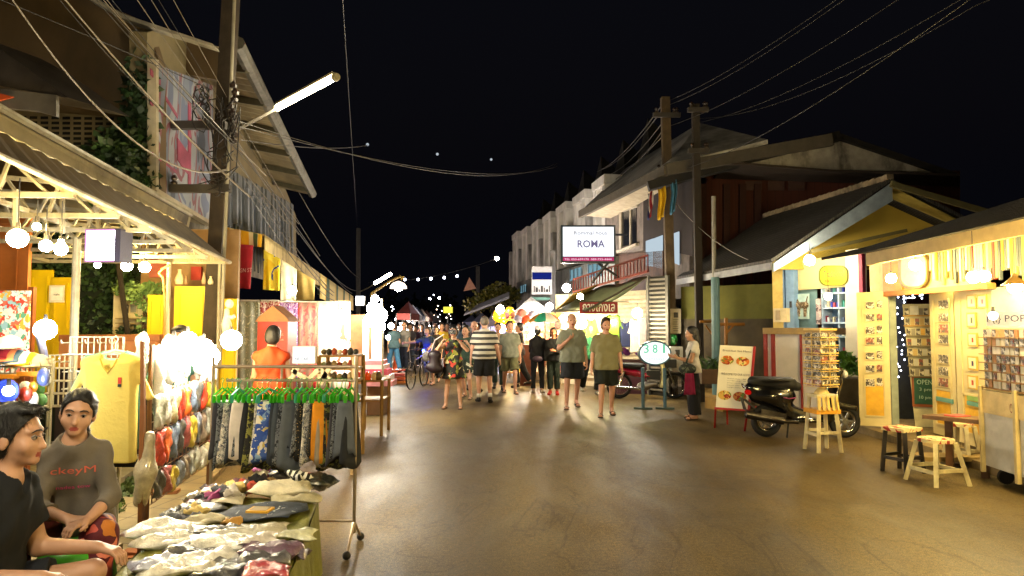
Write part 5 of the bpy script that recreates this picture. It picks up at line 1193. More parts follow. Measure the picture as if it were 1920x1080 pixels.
def awning(label, x0, x1, m, drop, off, group='canvas awnings on the left'):
    yt = lambda x: 441 + (x - 495) * .69
    A_, B_ = WA.hit(x0, yt(x0)), WA.hit(x1, yt(x1)); o = thing('canvas_awning', label, 'awning', A_, 0, group)
    g = MB(); g.grid(16, 4, lambda u, v: A_.lerp(B_, u) + UP * (-drop * (1 - v)) + WA.N * (.03 * math.sin(u * 40) * (1 - v)), .01, WA.N); g.build('valance', m, o, smooth=True)
    g = MB(); g.slab([A_, B_, B_ - WA.N * 1.4 + UP * .25, A_ - WA.N * 1.4 + UP * .25], UP, .02); g.build('awning_roof', m, o); return o
awning('long cream awning over the fabric panels', 496, 598, mat('#a89460', .8, var=.2, dirt='#5c4c2c'), .38, 0)
awning('farther awning striped cream yellow and dark green', 600, 662, stripes([(0, '#b8a468'), (.45, '#b08c1c'), (.55, '#2c4a34'), (.8, '#b8a468')], .28, 1), .75, 0)
WP = Wall((P(445, 600, 9.6).x, 9.6), (P(660, 600, 13).x, 13))
FS = 'patterned cloth panels on the left'
def fpanel(label, x0, y0, x1, y1, m, off=0): 
    o = thing('cloth_panel', label, 'cloth panel', WP.hit((x0 + x1) / 2, y1, off), 0, FS); g = MB(); A_, B_, C_, D_ = WP.hit(x0, y0, off), WP.hit(x1, y0, off), WP.hit(x1, y1, off), WP.hit(x0, y1, off)
    g.grid(12, 6, lambda u, v: D_.lerp(C_, u).lerp(A_.lerp(B_, u), v) + WP.N * .012 * math.sin(u * 14), .02, -WP.N); g.build('cloth', m, o, smooth=True)
    g = MB(); g.cyl(A_ + UP * .01, B_ + UP * .01, .014, n=6); g.build('rod', mat('#7c6c50'), o)
fpanel('grey green floral cloth panel', 446, 565, 486, 750, floral([(0, '#948c6c'), (.4, '#6c6a50'), (.65, '#b0a888'), (.85, '#4c4c3c')], 14, 'noise'))
fpanel('red and white swirl cloth panel behind the red cabinet', 488, 565, 523, 740, floral([(0, '#7c1c1c'), (.42, '#8c2420'), (.52, '#c8b8a0'), (.6, '#98241c')], 9, 'noise', dist=1.5))
fpanel('purple swirl cloth panel', 523, 567, 557, 740, floral([(0, '#50245c'), (.45, '#7c3c7c'), (.55, '#b8a0b0'), (.62, '#5c2c64')], 9, 'noise', dist=1.5))
fpanel('brown cloth panel with big red roses', 558, 567, 593, 740, floral([(0, '#6c4c34'), (.52, '#a82018'), (.8, '#6c4c34')], 4.5, 'noise', dist=.6))
fpanel('speckled grey and red dotted cloth panel', 594, 567, 625, 740, floral([(0, '#8c3c34'), (.16, '#9c8c78'), (.7, '#7c6c5c')], 22, 'dots'))
fpanel('white cloth panel with orange red blossoms', 626, 566, 656, 740, floral([(0, '#e8e0d0'), (.56, '#c8402c'), (.75, '#d8583c')], 3.2, 'noise'))
banner('shop_banner', 'bright yellow and blue picture banner under the cream awning', [(494, 468), (525, 485), (524, 545), (493, 543)], 11, floral([(0, '#e0c018'), (.45, '#e8d848'), (.55, '#2c4cb0'), (.66, '#d8d0c0'), (.74, '#e0b818')], 3.6, 'noise', .6))
banner('white_curtain', 'bright white curtain next to the yellow and blue banner', [(526, 485), (556, 505), (556, 563), (526, 563)], 11.6, mat('#d8ccac', .8), 'curtain')
banner('cream_curtain', 'cream curtain under the far end of the cream awning', [(557, 505), (590, 525), (590, 563), (557, 563)], 12.6, mat('#c8ac64', .8), 'curtain')
bulb(548, 545, 11, .07, 22, '#fff4d8', 'white bulb glowing against the white curtain', None, .1)
bulb(640, 590, 11.2, .08, 20, '#fff4d8', 'white bulb shining on the blossom cloth panel', None, .1)
g = MB(); WA.rect(g, 600, 552, 660, 563, -.3, .1); g.build('glazed_front', mat('#5c7480', .3), label='grey blue window strip under the striped awning', cat='window')
# red cabinet
RC = thing('red_cabinet', 'orange red cabinet with a pitched roof behind the woman in orange', 'cabinet', (P(515, 600, 8.7).x, 8.7, 0))
c = P(520, 640, 8.8); w = (548 - 492) / 147; g = MB(); g.box((c.x, 8.8, .85), (w, .35, 1.65)); z = P(520, 603, 8.7).z
g = MB(); g.box((c.x, 8.8, z / 2), (w, .35, z)); g.build('body', mat('#b8200c', .45, var=.12), RC)
g = MB(); hw = w * .56; g.slab([(c.x - hw, 8.6, z), (c.x + hw, 8.6, z), (c.x + hw * .8, 8.6, z + .06), (c.x, 8.6, z + .2), (c.x - hw * .8, 8.6, z + .06)], V3((0, 1, 0)), .4); g.build('roof', mat('#a0683c', .6), RC)
g = MB(); g.text('ATSKAERNS', (c.x - .06, 8.61, z - .2), (1, 0, .1), UP, .2, .03); g.text('THAI NAM', (c.x - .06, 8.61, z - .26), (1, 0, .1), UP, .2, .02); g.build('lettering', mat('#d8a890'), RC)
o, w, h = lightbox('small white lightbox with blue lettering beside the woman in orange', 548, 649, 592, 682, 7.6, .06, '#f4f4e8', .6, '#8c7820')
g = MB(); g.text('NE  CAIE', (-w * .35, -.014, -h * .3), (1, 0, 0), UP, w * .55, h * .16); g.build('lettering', emit('#30409c', .25), o, local=True)
# furniture with letters VA / X shape
g = MB(); Yc = 7.4
for a, b in (((548, 693), (578, 713)), ((578, 713), (600, 690)), ((600, 690), (622, 716)), ((618, 690), (600, 720)), ((560, 688), (545, 712)), ((596, 706), (614, 706))): g.bar(P(*a, Yc), P(*b, Yc), .05, .04, V3((0, 1, 0)))
g.build('letter_frame', mat('#b8a880', .6), label='pale wooden frame shaped like crossing letters behind the rack', cat='frame')
# shelves with shoes (behind rack, px 600-720)
def shelf(label, x0, x1, Y, levels, depth, m, group='goods shelves on the left'):
    a, b = P(x0, 700, Y), P(x1, 700, Y); o = thing('goods_shelf', label, 'shelf', (a.x, Y, 0), 0, group); zs = [P(x0, y, Y).z for y in levels]
    for x in (a.x, b.x):
        for dy in (0, depth): g = MB(); g.bar((x, Y + dy, 0), (x, Y + dy, max(zs)), .035); g.build('leg', m, o)
    for z in zs: g = MB(); g.box(((a.x + b.x) / 2, Y + depth / 2, z), (abs(b.x - a.x), depth, .025)); g.build('shelf_board', m, o)
    return o, zs, a, b
WD1 = mat('#80602c', .7, var=.3)
o, zs, a, b = shelf('wooden goods shelf just behind the right end of the clothes rack', 598, 668, 8.4, (668, 692, 714, 745), .4, WD1)
q = random.Random(66)
for k, z in enumerate(zs):
    for i in range(7):
        x = a.x + (b.x - a.x) * (i + .5) / 7; g = MB(); g.ball((x, 8.5, z + .05), (.035, .07, .035 + .01 * (i % 3)), 8, 6); g.build('small_ware', mat(q.choice(['#5c4c30', '#c8b898', '#2c2c24', '#8c3c24', '#7c8460', '#a89060']), .6), smooth=True, label='small ware set out on the wooden shelf behind the rack', cat='ware', group='small wares on the wooden shelf')
o, zs, a, b = shelf('low wooden table with colourful jars at the road edge', 668, 716, 10.2, (715, 752), .6, WD1)
for i, (x, c_) in enumerate([(673, '#b02414'), (680, '#c8c0b0'), (690, '#d84814'), (702, '#c8a878'), (710, '#5c4c30')]):
    p = P(x, 713, 10.3); g = MB(); g.lathe(p, [(.001, 0), (.045, 0), (.05, .08), (.03, .11), (.03, .13), (.001, .13)], 12); g.build('jar', mat(c_, .25, spec=.7), smooth=True, label='%s jar on the low wooden table' % ['red', 'white', 'orange', 'tan', 'brown'][i], cat='jar')
g = MB(); g.bar((P(664, 600, 7.6).x, 7.6, 0), P(664, 670, 7.6), .04); g.build('wooden_post', mat('#b09468', .6), label='pale wooden post just right of the clothes rack', cat='post')
# pinkish display stall under the dazzling lamps
PK = thing('pink_stall', 'stall with pink and white cloth layers under dazzling lamps', 'stall', P(705, 750, 12.5)); X0, X1 = P(676, 700, 12.4).x, P(728, 700, 12.4).x
for k, (y0, y1, c_) in enumerate([(676, 684, '#d88c98'), (684, 692, '#e8d8dc'), (692, 703, '#c8506c'), (703, 714, '#e8e0e4'), (714, 724, '#d0909c')]):
    g = MB(); za, zb = P(700, y1, 12.4).z, P(700, y0, 12.4).z; g.box(((X0 + X1) / 2 + .02 * k, 12.6, (za + zb) / 2), (X1 - X0 - .05 * (4 - k), .5, zb - za)); g.build('cloth_layer', mat(c_, .7), PK)
g = MB(); g.box(((X0 + X1) / 2, 12.7, P(700, 724, 12.4).z / 2), (X1 - X0 - .2, .4, P(700, 724, 12.4).z)); g.build('base', mat('#6c5038'), PK)
g = MB(); g.slab([P(656, 590, 13.4), P(700, 590, 13.4), P(700, 720, 13.4), P(656, 720, 13.4)], V3((0, 1, 0)), .05); g.build('back_board', mat('#c08c60', .7), PK)
g = MB()
for x in (680, 697, 708): g.slab([P(x, 600, 12.9), P(x + 11, 600, 12.9), P(x + 11, 678, 12.9), P(x, 678, 12.9)], V3((0, 1, 0)), .03)
g.build('white_cloths', mat('#d8d4d0', .8), PK)
g = MB(); g.cyl(P(718, 730, 12.3), P(716, 560, 12.3), .02, n=8); g.build('pole', WSTEEL, PK)
for i, (x, y, r_, w_) in enumerate([(700, 578, .12, 60), (712, 592, .14, 90), (696, 600, .13, 80), (712, 612, .1, 50), (703, 560, .07, 30)]):
    bulb(x, y, 12.2 + .1 * i, r_, w_ * .8, '#fff4dc', ['uppermost broad', 'largest right hand', 'left hand', 'lowest', 'small topmost'][i] + ' lamp of the dazzling white cluster over the pink stall', 'dazzling lamps over the pink stall', 0)
# ================================================================== tiled shop with yellow gable
RK_ = V3((0, 0, 0))
zr, ze = 4.22, 2.68
A1 = P(1670, 341, 12.2); A2 = P(1435, 411, 16.5); Ea = P(1448, 492, 11.9); Eb = P(1270, 524, 16.2); Ed = P(1922, 470, 12.4)
SH = thing('tiled_shop', 'cream shop with grey tiled roof and glowing yellow gable', 'shop', (5.6, 12, 0))
TILE = stripes([(0, '#3c3832'), (.5, '#4a453c'), (.9, '#1c1a16')], 4.5, 0, .8)
m, nt, out = _new('rooftile'); co = _co(nt)
b_ = nt.nodes.new('ShaderNodeTexBrick'); nt.links.new(_map(nt, co, (1, 1, 1), (0, 0, R(99))), b_.inputs[0]); b_.inputs['Scale'].default_value = 6; b_.inputs['Color1'].default_value = (.075, .068, .055, 1); b_.inputs['Color2'].default_value = (.05, .045, .038, 1); b_.inputs['Mortar'].default_value = (.02, .018, .015, 1); b_.inputs['Mortar Size'].default_value = .03
_bsdf(nt, out, _mix(nt, .6, b_.outputs[0], _ramp(nt, _noise(nt, 1.4, 8, co, .7), [(.3, (.4, .38, .33)), (.7, (1, 1, 1))]), 'MULTIPLY'), .8, bump=b_.outputs['Fac'], bs=-.6, bd=.02); TILE = m
g = MB(); g.slab([Ea, A1, A2, Eb], V3((-.3, 0, 1)).normalized(), .06)
g.slab([A1, Ed, Ed + SD * 4.5, A2], V3((.3, 0, 1)).normalized(), .06); g.build('roof', TILE, SH)
g = MB(); q = random.Random(2); n = 26
for i in range(n): a = A2.lerp(A1, i / n); b = A2.lerp(A1, (i + .96) / n); g.bar(a + UP * .07, b + UP * (.09 + .01 * (i % 2)), .14, .1)
g.build('ridge_cap', mat('#8c7c64', .8, var=.35, dirt='#3c3428'), SH)
WHT_ = mat('#bdb8ac', .7, var=.12, scale=2)
g = MB(); dn = UP * -.02
g.slab([A1 + dn, Ea + dn, Ea + UP * -.17, A1 + UP * -.35], V3((.15, -1, 0)), .04); g.build('rake_board', mat('#8c98a0', .6), SH)
g = MB(); g.slab([Ea, Eb, Eb - UP * .13, Ea - UP * .13], V3((-1, 0, 0)), .03); g.build('eave_board', mat('#8f9196', .7), SH)
# gable inner face & soffit
gy = V3((.1, .55, 0)); G1 = A1 + gy + UP * -.25; G2 = Ea + gy + UP * -.1; G3 = Ed + gy
YW = mat('#b89e40', .7, var=.15, scale=1.5); CW = mat('#c8b886', .75, var=.08, scale=1.2)
g = MB(); g.slab([G1, P(1450, 505, 12.45), P(1930, 505, 12.45)], V3((0, 1, 0)), .08); g.build('gable_wall', YW, SH)
g = MB(); g.slab([A1 - UP * .08, Ea - UP * .06, G2, G1 + UP * .15], UP, .01); g.slab([A1 - UP * .08, Ed - UP * .06, G3, G1 + UP * .15], UP, .01); g.build('soffit', mat('#a89448', .7), SH)
g = MB(); g.bar(P(1520, 472, 11.9), P(1700, 432, 11.9), .05, .06); g.bar(P(1670, 345, 12.05), P(1900, 412, 12.05), .06, .1); g.build('tie_beam', mat('#5c5430', .7), SH)
W2 = Wall((P(1450, 600, 13).x, 13), (P(1640, 600, 11.4).x, 11.4))
g = MB(); W2.rect(g, 1450, 488, 1470, 760, 0, .1, z0=0); g.build('corner_pillar', mat('#c8ae60', .7), SH)
g = MB(); W2.poly(g, [(1465, 530), (1465, 482), (1612, 450), (1625, 448), (1625, 790), (1592, 790), (1592, 538), (1532, 545), (1532, 560)][:0] or [(1470, 546), (1470, 496), (1592, 476), (1592, 538)], -.1, .1); g.build('upper_wall', CW, SH)
g = MB(); W2.poly(g, [(1592, 800), (1592, 470), (1625, 466), (1625, 810)], -.1, .12); g.build('white_pillar', mat('#cfc9b4', .7, var=.08), SH)
g = MB(); W2.rect(g, 1613, 475, 1620, 800, .05, .1, z0=.1); g.build('magenta_post', mat('#8c2440', .5), SH)
g = MB(); W2.rect(g, 1475, 492, 1490, 760, .0, .14, z0=.1); W2.rect(g, 1469, 500, 1473, 760, .0, .1, z0=.1); g.build('blue_post', mat('#7090b4', .5), SH)
g = MB(); W2.rect(g, 1480, 565, 1484, 577, .145, .012); g.build('door_plate', mat('#1c1c1c', .4), label='small black plate with a figure on the blue post', cat='plate')
g = MB(); W2.rect(g, 1466, 540, 1532, 620, -.12, .02); g.build('grey_blue_panel', mat('#6c8c94', .6), SH)
pc = thing('animal_picture', 'pale picture with a standing tabby animal seen from the side', 'picture', W2.hit(1510, 600, .03))
g = MB(); W2.rect(g, 1491, 551, 1517, 598, 0, .02); g.build('panel', mat('#a8c4c0', .6), pc)
F = Field(); o_ = W2.hit(1505, 574, .03); U_ = np.array(W2.U); N_ = np.array(W2.N)
def wp(x, y): return np.array(W2.hit(x, y, .03)) - np.array(o_)
F.cap(wp(1496, 572), wp(1510, 572), .055, .06, k=.03); F.cap(wp(1495, 569), wp(1493, 563), .04, .035, k=.02); F.cap(wp(1511, 568), wp(1514, 556), .014, .01, k=.01)
for x in (1495, 1499, 1508, 1511): F.cap(wp(x, 575), wp(x, 593), .02, .014, k=.01)
Mx = None; ao = field_obj('painted_animal', F, .011, floral([(0, '#5c4c34'), (.5, '#94846c'), (.8, '#3c3020')], 20, 'noise'), None, loc=o_, label=None)
ao.scale = (1, 1, 1); ao.parent = pc; ao.location = o_ - pc.location
sgn = MB(); o = thing('shop_sign', 'rounded yellow sign with grey lettering and a green rim', 'sign', W2.hit(1564, 518, .1))
def rr(W, x0, y0, x1, y1, r, off, t, mb, n=6):
    pts = []
    for (cx, cy, a0) in ((x1 - r, y0 + r, -90), (x1 - r, y1 - r, 0), (x0 + r, y1 - r, 90), (x0 + r, y0 + r, 180)):
        for k in range(n + 1): a = R(a0 + 90 * k / n); pts.append((cx + r * math.cos(a), cy + r * math.sin(a)))
    W.poly(mb, pts, off, t)
g = MB(); rr(W2, 1537, 498, 1591, 536, 14, .02, .03, g); g.build('rim', mat('#6c7414', .5), o); g = MB(); rr(W2, 1539, 500, 1588, 534, 13, .052, .01, g); g.build('face', mat('#d0b020', .5), o)
g = MB(); W2.letters(g, 'Traditional', 1544, 507, 1582, 519, .068); g.build('lettering', mat('#3c4440', .5), o); g = MB(); W2.letters(g, 'MUSIC  PRODUCT', 1546, 524, 1580, 529, .068); g.build('small_lettering', mat('#1c1c14', .5), o)
# poster strip
g = MB(); W2.rect(g, 1530, 560, 1539, 608, 0, .02); g.build('poster_strip', floral([(0, '#b0a0a0'), (.5, '#c8bcb4'), (.75, '#5c4c50')], 22), label='narrow pinkish poster strip beside the display shelf', cat='poster')
sf = thing('display_shelf', 'blue lit display shelf with small bottles and boxes', 'shelf', W2.hit(1567, 620))
g = MB(); W2.rect(g, 1541, 538, 1592, 700, -.35, .03); g.build('back_panel', mat('#5c7ca0', .6), sf)
for x in (1541, 1572, 1591): g = MB(); W2.rect(g, x, 538, x + 2.5, 700, -.32, .3); g.build('divider', mat('#a4bcd4', .5), sf)
q = random.Random(12); nm = 0
for r_, y in enumerate((548, 576, 604, 630, 660, 690)):
    g = MB(); W2.rect(g, 1541, y, 1592, y + 3, -.32, .32); g.build('shelf_board', mat('#a8c0d8', .5), sf)
    for k in range(8):
        x = 1545 + k * 5.7 + q.uniform(-1, 1); hgt = q.uniform(5, 14); g = MB(); W2.rect(g, x, y - hgt, x + q.uniform(2.4, 4.6), y - .2, -.2, .1)
        g.build('small_box', mat(q.choice(['#3c4cc0', '#c8d0d8', '#4c9c94', '#b04858', '#2c3c5c', '#d8d0b8', '#586c8c']), .4), label='small box on the blue display shelf', cat='box', group='boxes on the blue display shelf')
g = MB(); W2.rect(g, 1450, 578, 1475, 604, .12, .12); o = g.build('meter_box', mat('#c8b890', .5), label='cream electric meter box on the corner pillar', cat='meter box'); g = MB(); W2.rect(g, 1454, 582, 1462, 600, .245, .01); g.build('meter_face', mat('#94805c', .4), o)
# counter with white panels
ct = thing('shop_counter', 'waist high white panelled counter with dark red posts behind the scooter', 'counter', P(1480, 730, 12.6)); W3 = Wall((P(1434, 600, 12.2).x, 12.2), (P(1600, 600, 11.0).x, 11.0))
g = MB(); W3.rect(g, 1440, 626, 1560, 740, 0, .05, z0=.12); g.build('white_panel', mat('#b4b0b4', .6, var=.1), ct)
for x in (1432, 1446, 1500, 1545): g = MB(); W3.rect(g, x, 620, x + (6 if x < 1500 else 2.5), 742, .052, .04, z0=.1); g.build('red_post', mat('#7c2018', .5), ct)
g = MB(); W3.rect(g, 1430, 615, 1562, 627, -.3, .45); g.build('counter_top', mat('#8c7448', .6), ct)
# plant + planter box by yellow door
pl = thing('potted_plant', 'bright green leafy plant in a concrete planter between the counter and the yellow door', 'plant', P(1590, 720, 11.3))
l = MB()
for i, (x, y) in enumerate([(1585, 668), (1595, 676), (1590, 690), (1600, 684), (1582, 680), (1598, 695)]): leafmass(l, P(x, y, 11.3), (.1, .08, .08), 30, .11, seed=90 + i)
l.build('foliage', GRNL, pl); g = MB(); g.box((P(1590, 700, 11.4).x, 11.5, .42), (.5, .45, .62)); g.box((P(1590, 700, 11.4).x, 11.5, .74), (.56, .5, .04)); g.build('planter', mat('#6c6450', .8), pl)
# wall and garden left of the shop
gw = thing('garden_wall', 'mossy concrete wall painted dull yellow above, behind the menu board', 'wall', (5.4, 15.4, 0)); WG_ = Wall((P(1278, 600, 15.8).x, 15.8), (P(1450, 600, 14.6).x, 14.6))
g = MB(); WG_.rect(g, 1277, 535, 1452, 600, -.2, .1); g.build('upper_wall', mat('#5c5a20', .85, var=.3, scale=2), gw); g = MB(); WG_.rect(g, 1277, 598, 1452, 720, -.2, .18, z0=0); g.build('lower_wall', mat('#4c4230', .9, var=.35, scale=3, dirt='#1c1a10'), gw)
g = MB(); g.cyl((P(1341, 600, 14).x, 14, 0), P(1341, 520, 14), .085, n=10); g.build('blue_post', mat('#4c6c74', .5, var=.15), label='thick blue grey post under the tiled eave', cat='post')
bm = thing('bamboo_fence', 'orange brown bamboo frame against the mossy wall', 'fence', P(1360, 690, 14.4)); BM = mat('#8c5c1c', .5, var=.2)
for a, b, r_ in (((1361, 690), (1361, 596), .04), ((1345, 608), (1396, 608), .035), ((1363, 624), (1376, 609), .02), ((1312, 603), (1338, 603), .03), ((1323, 610), (1338, 630), .02)): g = MB(); g.cyl(P(*a, 14.4), P(*b, 14.4), r_, n=8); g.build('bamboo_pole', BM, bm)
kb = MB(); kb.slab([G(1322, 742), G(1322, 765), G(1355, 772), G(1432, 752), G(1432, 728)], UP, .22); kb.build('tan_step', mat('#8c6c30', .8, var=.3, scale=3), label='tan concrete step behind the menu board', cat='step')
tr = MB(); tr.box(P(1335, 705, 13.4), (.5, .35, .28)); to = tr.build('planter_trough', mat('#4a3420', .8), label='brown planter trough by the blue grey post', cat='planter')
for i, (x, y) in enumerate([(1322, 680), (1338, 676), (1350, 684)]):
    o = thing('grassy_plant', ['spiky green plant left in the brown trough', 'spiky green plant in the middle of the brown trough', 'spiky green plant right in the brown trough'][i], 'plant', P(x, 700, 13.4)); g = MB(); q = random.Random(i)
    for k in range(46):
        a = q.uniform(0, 6.28); L = q.uniform(.25, .42); b = P(x, 698, 13.4); d = V3((math.cos(a) * .5, math.sin(a) * .5, 1)).normalized(); w = d.cross(V3((math.sin(a), math.cos(a), 0))).normalized() * .012; t1 = b + d * L * .6; t2 = b + d * L + V3((math.cos(a), math.sin(a), -.4)) * .1
        g.add([b - w, b + w, t1 + w, t2, t1 - w], [(0, 1, 2, 3, 4)])
    g.build('leaves', GRN, o)
# ================================================================== near right shop
WR = Wall((5.62, 13), (5.62, 4.0))
NS = thing('craft_shop', 'cream shop front with thatched dark eave and glowing bulbs', 'shop', (5.62, 9, 0))
CRM2 = mat('#c4b484', .65, var=.15, scale=2.5)
g = MB(); WR.ubox(g, 2.3, 8.9, 2.08, 2.72, -.1, .1); g.build('upper_wall', mat('#cbb277', .7), NS)
g = MB()
u = lambda px: WR.uz(px, 600)[0]
WR.ubox(g, u(1640), u(1668), .1, 2.08, -.1, .1); g.build('pier', mat('#8c9488', .7), NS); g = MB(); WR.ubox(g, u(1860), 9.0, .1, 2.3, -.1, .1); g.build('pier', mat('#8c9488', .7), NS)
g = MB(); WR.ubox(g, u(1600), 9.4, .1, 2.7, -2.2, .05); g.build('inner_wall', mat('#5c5c60', .8), NS)
g = MB(); WR.ubox(g, u(1655), u(1870), 2.06, 2.13, .002, .1); g.build('lintel', mat('#9c6430', .6), NS)
g = MB(); e0 = P(1624, 498, 9.7); e1 = P(1925, 439, 6.65); e2 = e1 + (e1 - e0) * .7; dz = UP * .17
g.slab([e0, e2, e2 + dz * .85, e0 + dz], V3((1, 0, 0)), .05); g.build('fascia', mat('#a48c58', .7, var=.2), NS)
g = MB(); r0 = P(1540, 488, 10.6); rt = V3((3.6, 0, .62))
lo_ = [r0, e0 + dz * 1.05 + V3((-.06, 0, 0)), e2 + dz * .9 + V3((-.06, 0, 0)), e2 + rt + dz, r0 + rt + V3((.2, .6, .0))]; up_ = [lo_[0] + UP * .04, lo_[1] + UP * .1 + V3((.1, 0, 0)), lo_[2] + UP * .34 + V3((.25, 0, 0)), lo_[3] + UP * .25, lo_[4] + UP * .1]
g.add(lo_ + up_, [(4, 3, 2, 1, 0), (5, 6, 7, 8, 9)] + [(i, (i + 1) % 5, 5 + (i + 1) % 5, 5 + i) for i in range(5)])
tm = mat('#231e12', .95, var=.5, scale=7, bump=1.0, bd=.03); g.build('roof', tm, NS)
g = MB(); q = random.Random(4)
for i in range(420):
    w = q.random(); a = r0.lerp(e0 + dz, w * 3) if w < .33 else (e0 + dz * 1.2).lerp(e2 + dz * 1.0, (w - .33) / .67 * .9); a = a + V3((q.uniform(-.06, .5), 0, q.uniform(.0, .05) + .0)); d = V3((-1, q.uniform(-.5, .5), q.uniform(-.5, -.1))).normalized() * q.uniform(.06, .16)
    s_ = V3((0, .008, 0)); g.add([a - s_ + UP * .1, a + s_ + UP * .1, a + d + UP * .1], [(0, 1, 2)])
g.build('thatch_fringe', tm, NS)
# colourful slats above the doors
q = random.Random(41)
for i in range(34):
    x = 1742 + i * 5.6; y0 = 470 - (x - 1740) * .28 + q.uniform(-3, 8); y1 = q.uniform(498, 535); g = MB(); WR.rect(g, x, y0, x + q.uniform(3.2, 5), y1, .01 + .003 * (i % 2), .03)
    g.build('coloured_slat', mat(q.choice(['#8c7c38', '#c8bc90', '#444c4c', '#a88410', '#9c8c54', '#9c2408', '#c0b48c', '#5c5c50', '#b09c50']), .6), NS)
g = MB(); WR.rect(g, 1655, 492, 1690, 548, .01, .03); g.build('orange_board', mat('#c07c30', .6), NS)
o = thing('oval_board', 'big cream board with rounded lower corners above the shop doors', 'sign', WR.hit(1712, 540, .05)); g = MB(); rr(WR, 1688, 470, 1741, 541, 20, .04, .03, g); g.build('rim', mat('#6c5c34', .5), o); g = MB(); rr(WR, 1691, 474, 1737, 537, 18, .072, .01, g); g.build('face', mat('#d8c488', .5), o)
# doors
def sdoor(label, x0, x1, y1, Y0, Y1, X=None, m=CRM2, inset=1, top=548):
    """leaf standing between two ground pixels"""
    W_ = Wall((P(x0, 600, Y0).x, Y0), (P(x1, 600, Y1).x, Y1)); o = thing('shop_door', label, 'door', W_.hit((x0 + x1) / 2, y1), 0, 'cream folding doors of the craft shop'); g = MB(); u0, u1 = 0, (W_.b - W_.a).length; z1 = W_.uz((x0 + x1) / 2, top)[1]
    W_.ubox(g, u0, u1, .14, z1, 0, .045); g.build('leaf', m, o); w = u1 - u0
    g = MB(); W_.ubox(g, u0 + w * .22, u1 - w * .22, .3, .75, .046, .008); g.build('lower_panel', mat('#cc9c28', .6), o)
    for zz in (.28, .76, z1 - .12): g = MB(); W_.ubox(g, u0 + w * .16, u1 - w * .16, zz, zz + .02, .046, .014); g.build('moulding', m, o)
    for uu in (u0 + w * .16, u1 - w * .16 - .02): g = MB(); W_.ubox(g, uu, uu + .02, .3, z1 - .12, .046, .014); g.build('moulding', m, o)
    return W_, o
WD_, d1 = sdoor('open cream door with photo pairs, standing closest to the scooter', 1607, 1666, 800, 10.35, 10.15)
W5, d2 = sdoor('narrow cream door with a single column of photos left of the bar table', 1750, 1795, 815, 9.6, 9.0, top=545)
W6, d3 = sdoor('wide cream door with framed drawings right of the bar table', 1797, 1873, 860, 8.9, 8.0, top=540)
PH = [floral([(0, '#4c4438'), (.4, '#8c8478'), (.65, '#c8c0b0'), (.85, '#2c2820')], s_, 'voronoi', .4) for s_ in (26, 34, 42)] + [floral([(0, '#7c3c2c'), (.4, '#b09c88'), (.7, '#4c4840')], 30, 'voronoi', .4)]
q = random.Random(9); nth = ['top', 'second', 'third', 'fourth', 'fifth', 'sixth', 'lowest']
for r_, y in enumerate((565, 588, 612, 632, 660, 684, 710)):
    frame(WD_, 1622, y, 1641, y + 15, 'photo print in the %s row, outer column of the open cream door' % nth[r_], '#d8c890', off=.05, print_=PH[r_ % 4], group='photo prints on the shop doors', name='photo_print', border=.06)
    frame(WD_, 1643, y - 3 + 2 * (r_ % 2), 1655, y + 14, 'photo print in the %s row, inner column of the open cream door' % nth[r_], '#d8c890', off=.05, print_=PH[(r_ + 2) % 4], group='photo prints on the shop doors', name='photo_print', border=.06)
for r_, y in enumerate((562, 586, 607, 627, 664, 687, 708)):
    frame(W5, 1758, y, 1779, y + 18, 'photo print, %s in the column on the narrow cream door' % nth[r_], '#c8b880', off=.05, print_=PH[(r_ + 1) % 4], group='photo prints on the shop doors', name='photo_print', border=.07)
for r_, (x, y, h_) in enumerate(((1812, 552, 26), (1832, 552, 26), (1812, 586, 28), (1814, 624, 26), (1814, 668, 26), (1814, 704, 26))):
    frame(W6, x, y, x + 17, y + h_, ['cream framed drawing, uppermost beside the door edge', 'cream framed drawing, uppermost pair, right one', 'cream framed drawing second from the top on the wide door', 'cream framed drawing with a red figure, third from the top', 'cream framed drawing with a dark figure, fourth from the top', 'cream framed drawing with a red figure, lowest on the wide door'][r_], '#b89838', '#dcd0a8', .05, 'framed_drawing', group='framed drawings on the wide door', border=.12)
    g = MB(); W6.rect(g, x + 7.5, y + 9, x + 10.5, y + h_ - 8, .07, .004); g.build('drawn_figure', mat(['#8c5c5c', '#a83c5c', '#4c4c3c', '#a02c14', '#3c2c5c', '#a83414'][r_], .6), bpy.data.objects[[o.name for o in bpy.data.objects if o.name.startswith('framed_drawing')][-1]])
for i, (y, c_) in enumerate(((744, '#7c9c4c'), (754, '#5c8c7c'))): g = MB(); W6.rect(g, 1813, y, 1840, y + 8, .05, .02); g.build('coloured_tag', mat(c_, .6), label=['green tag hung low on the wide cream door', 'teal tag hung lowest on the wide cream door'][i], cat='tag')
g = MB(); W5.rect(g, 1755, 746, 1785, 754, .05, .02); g.build('hand_sign', mat('#5c8c84', .6), label='small teal wooden sign under the photo column', cat='sign')
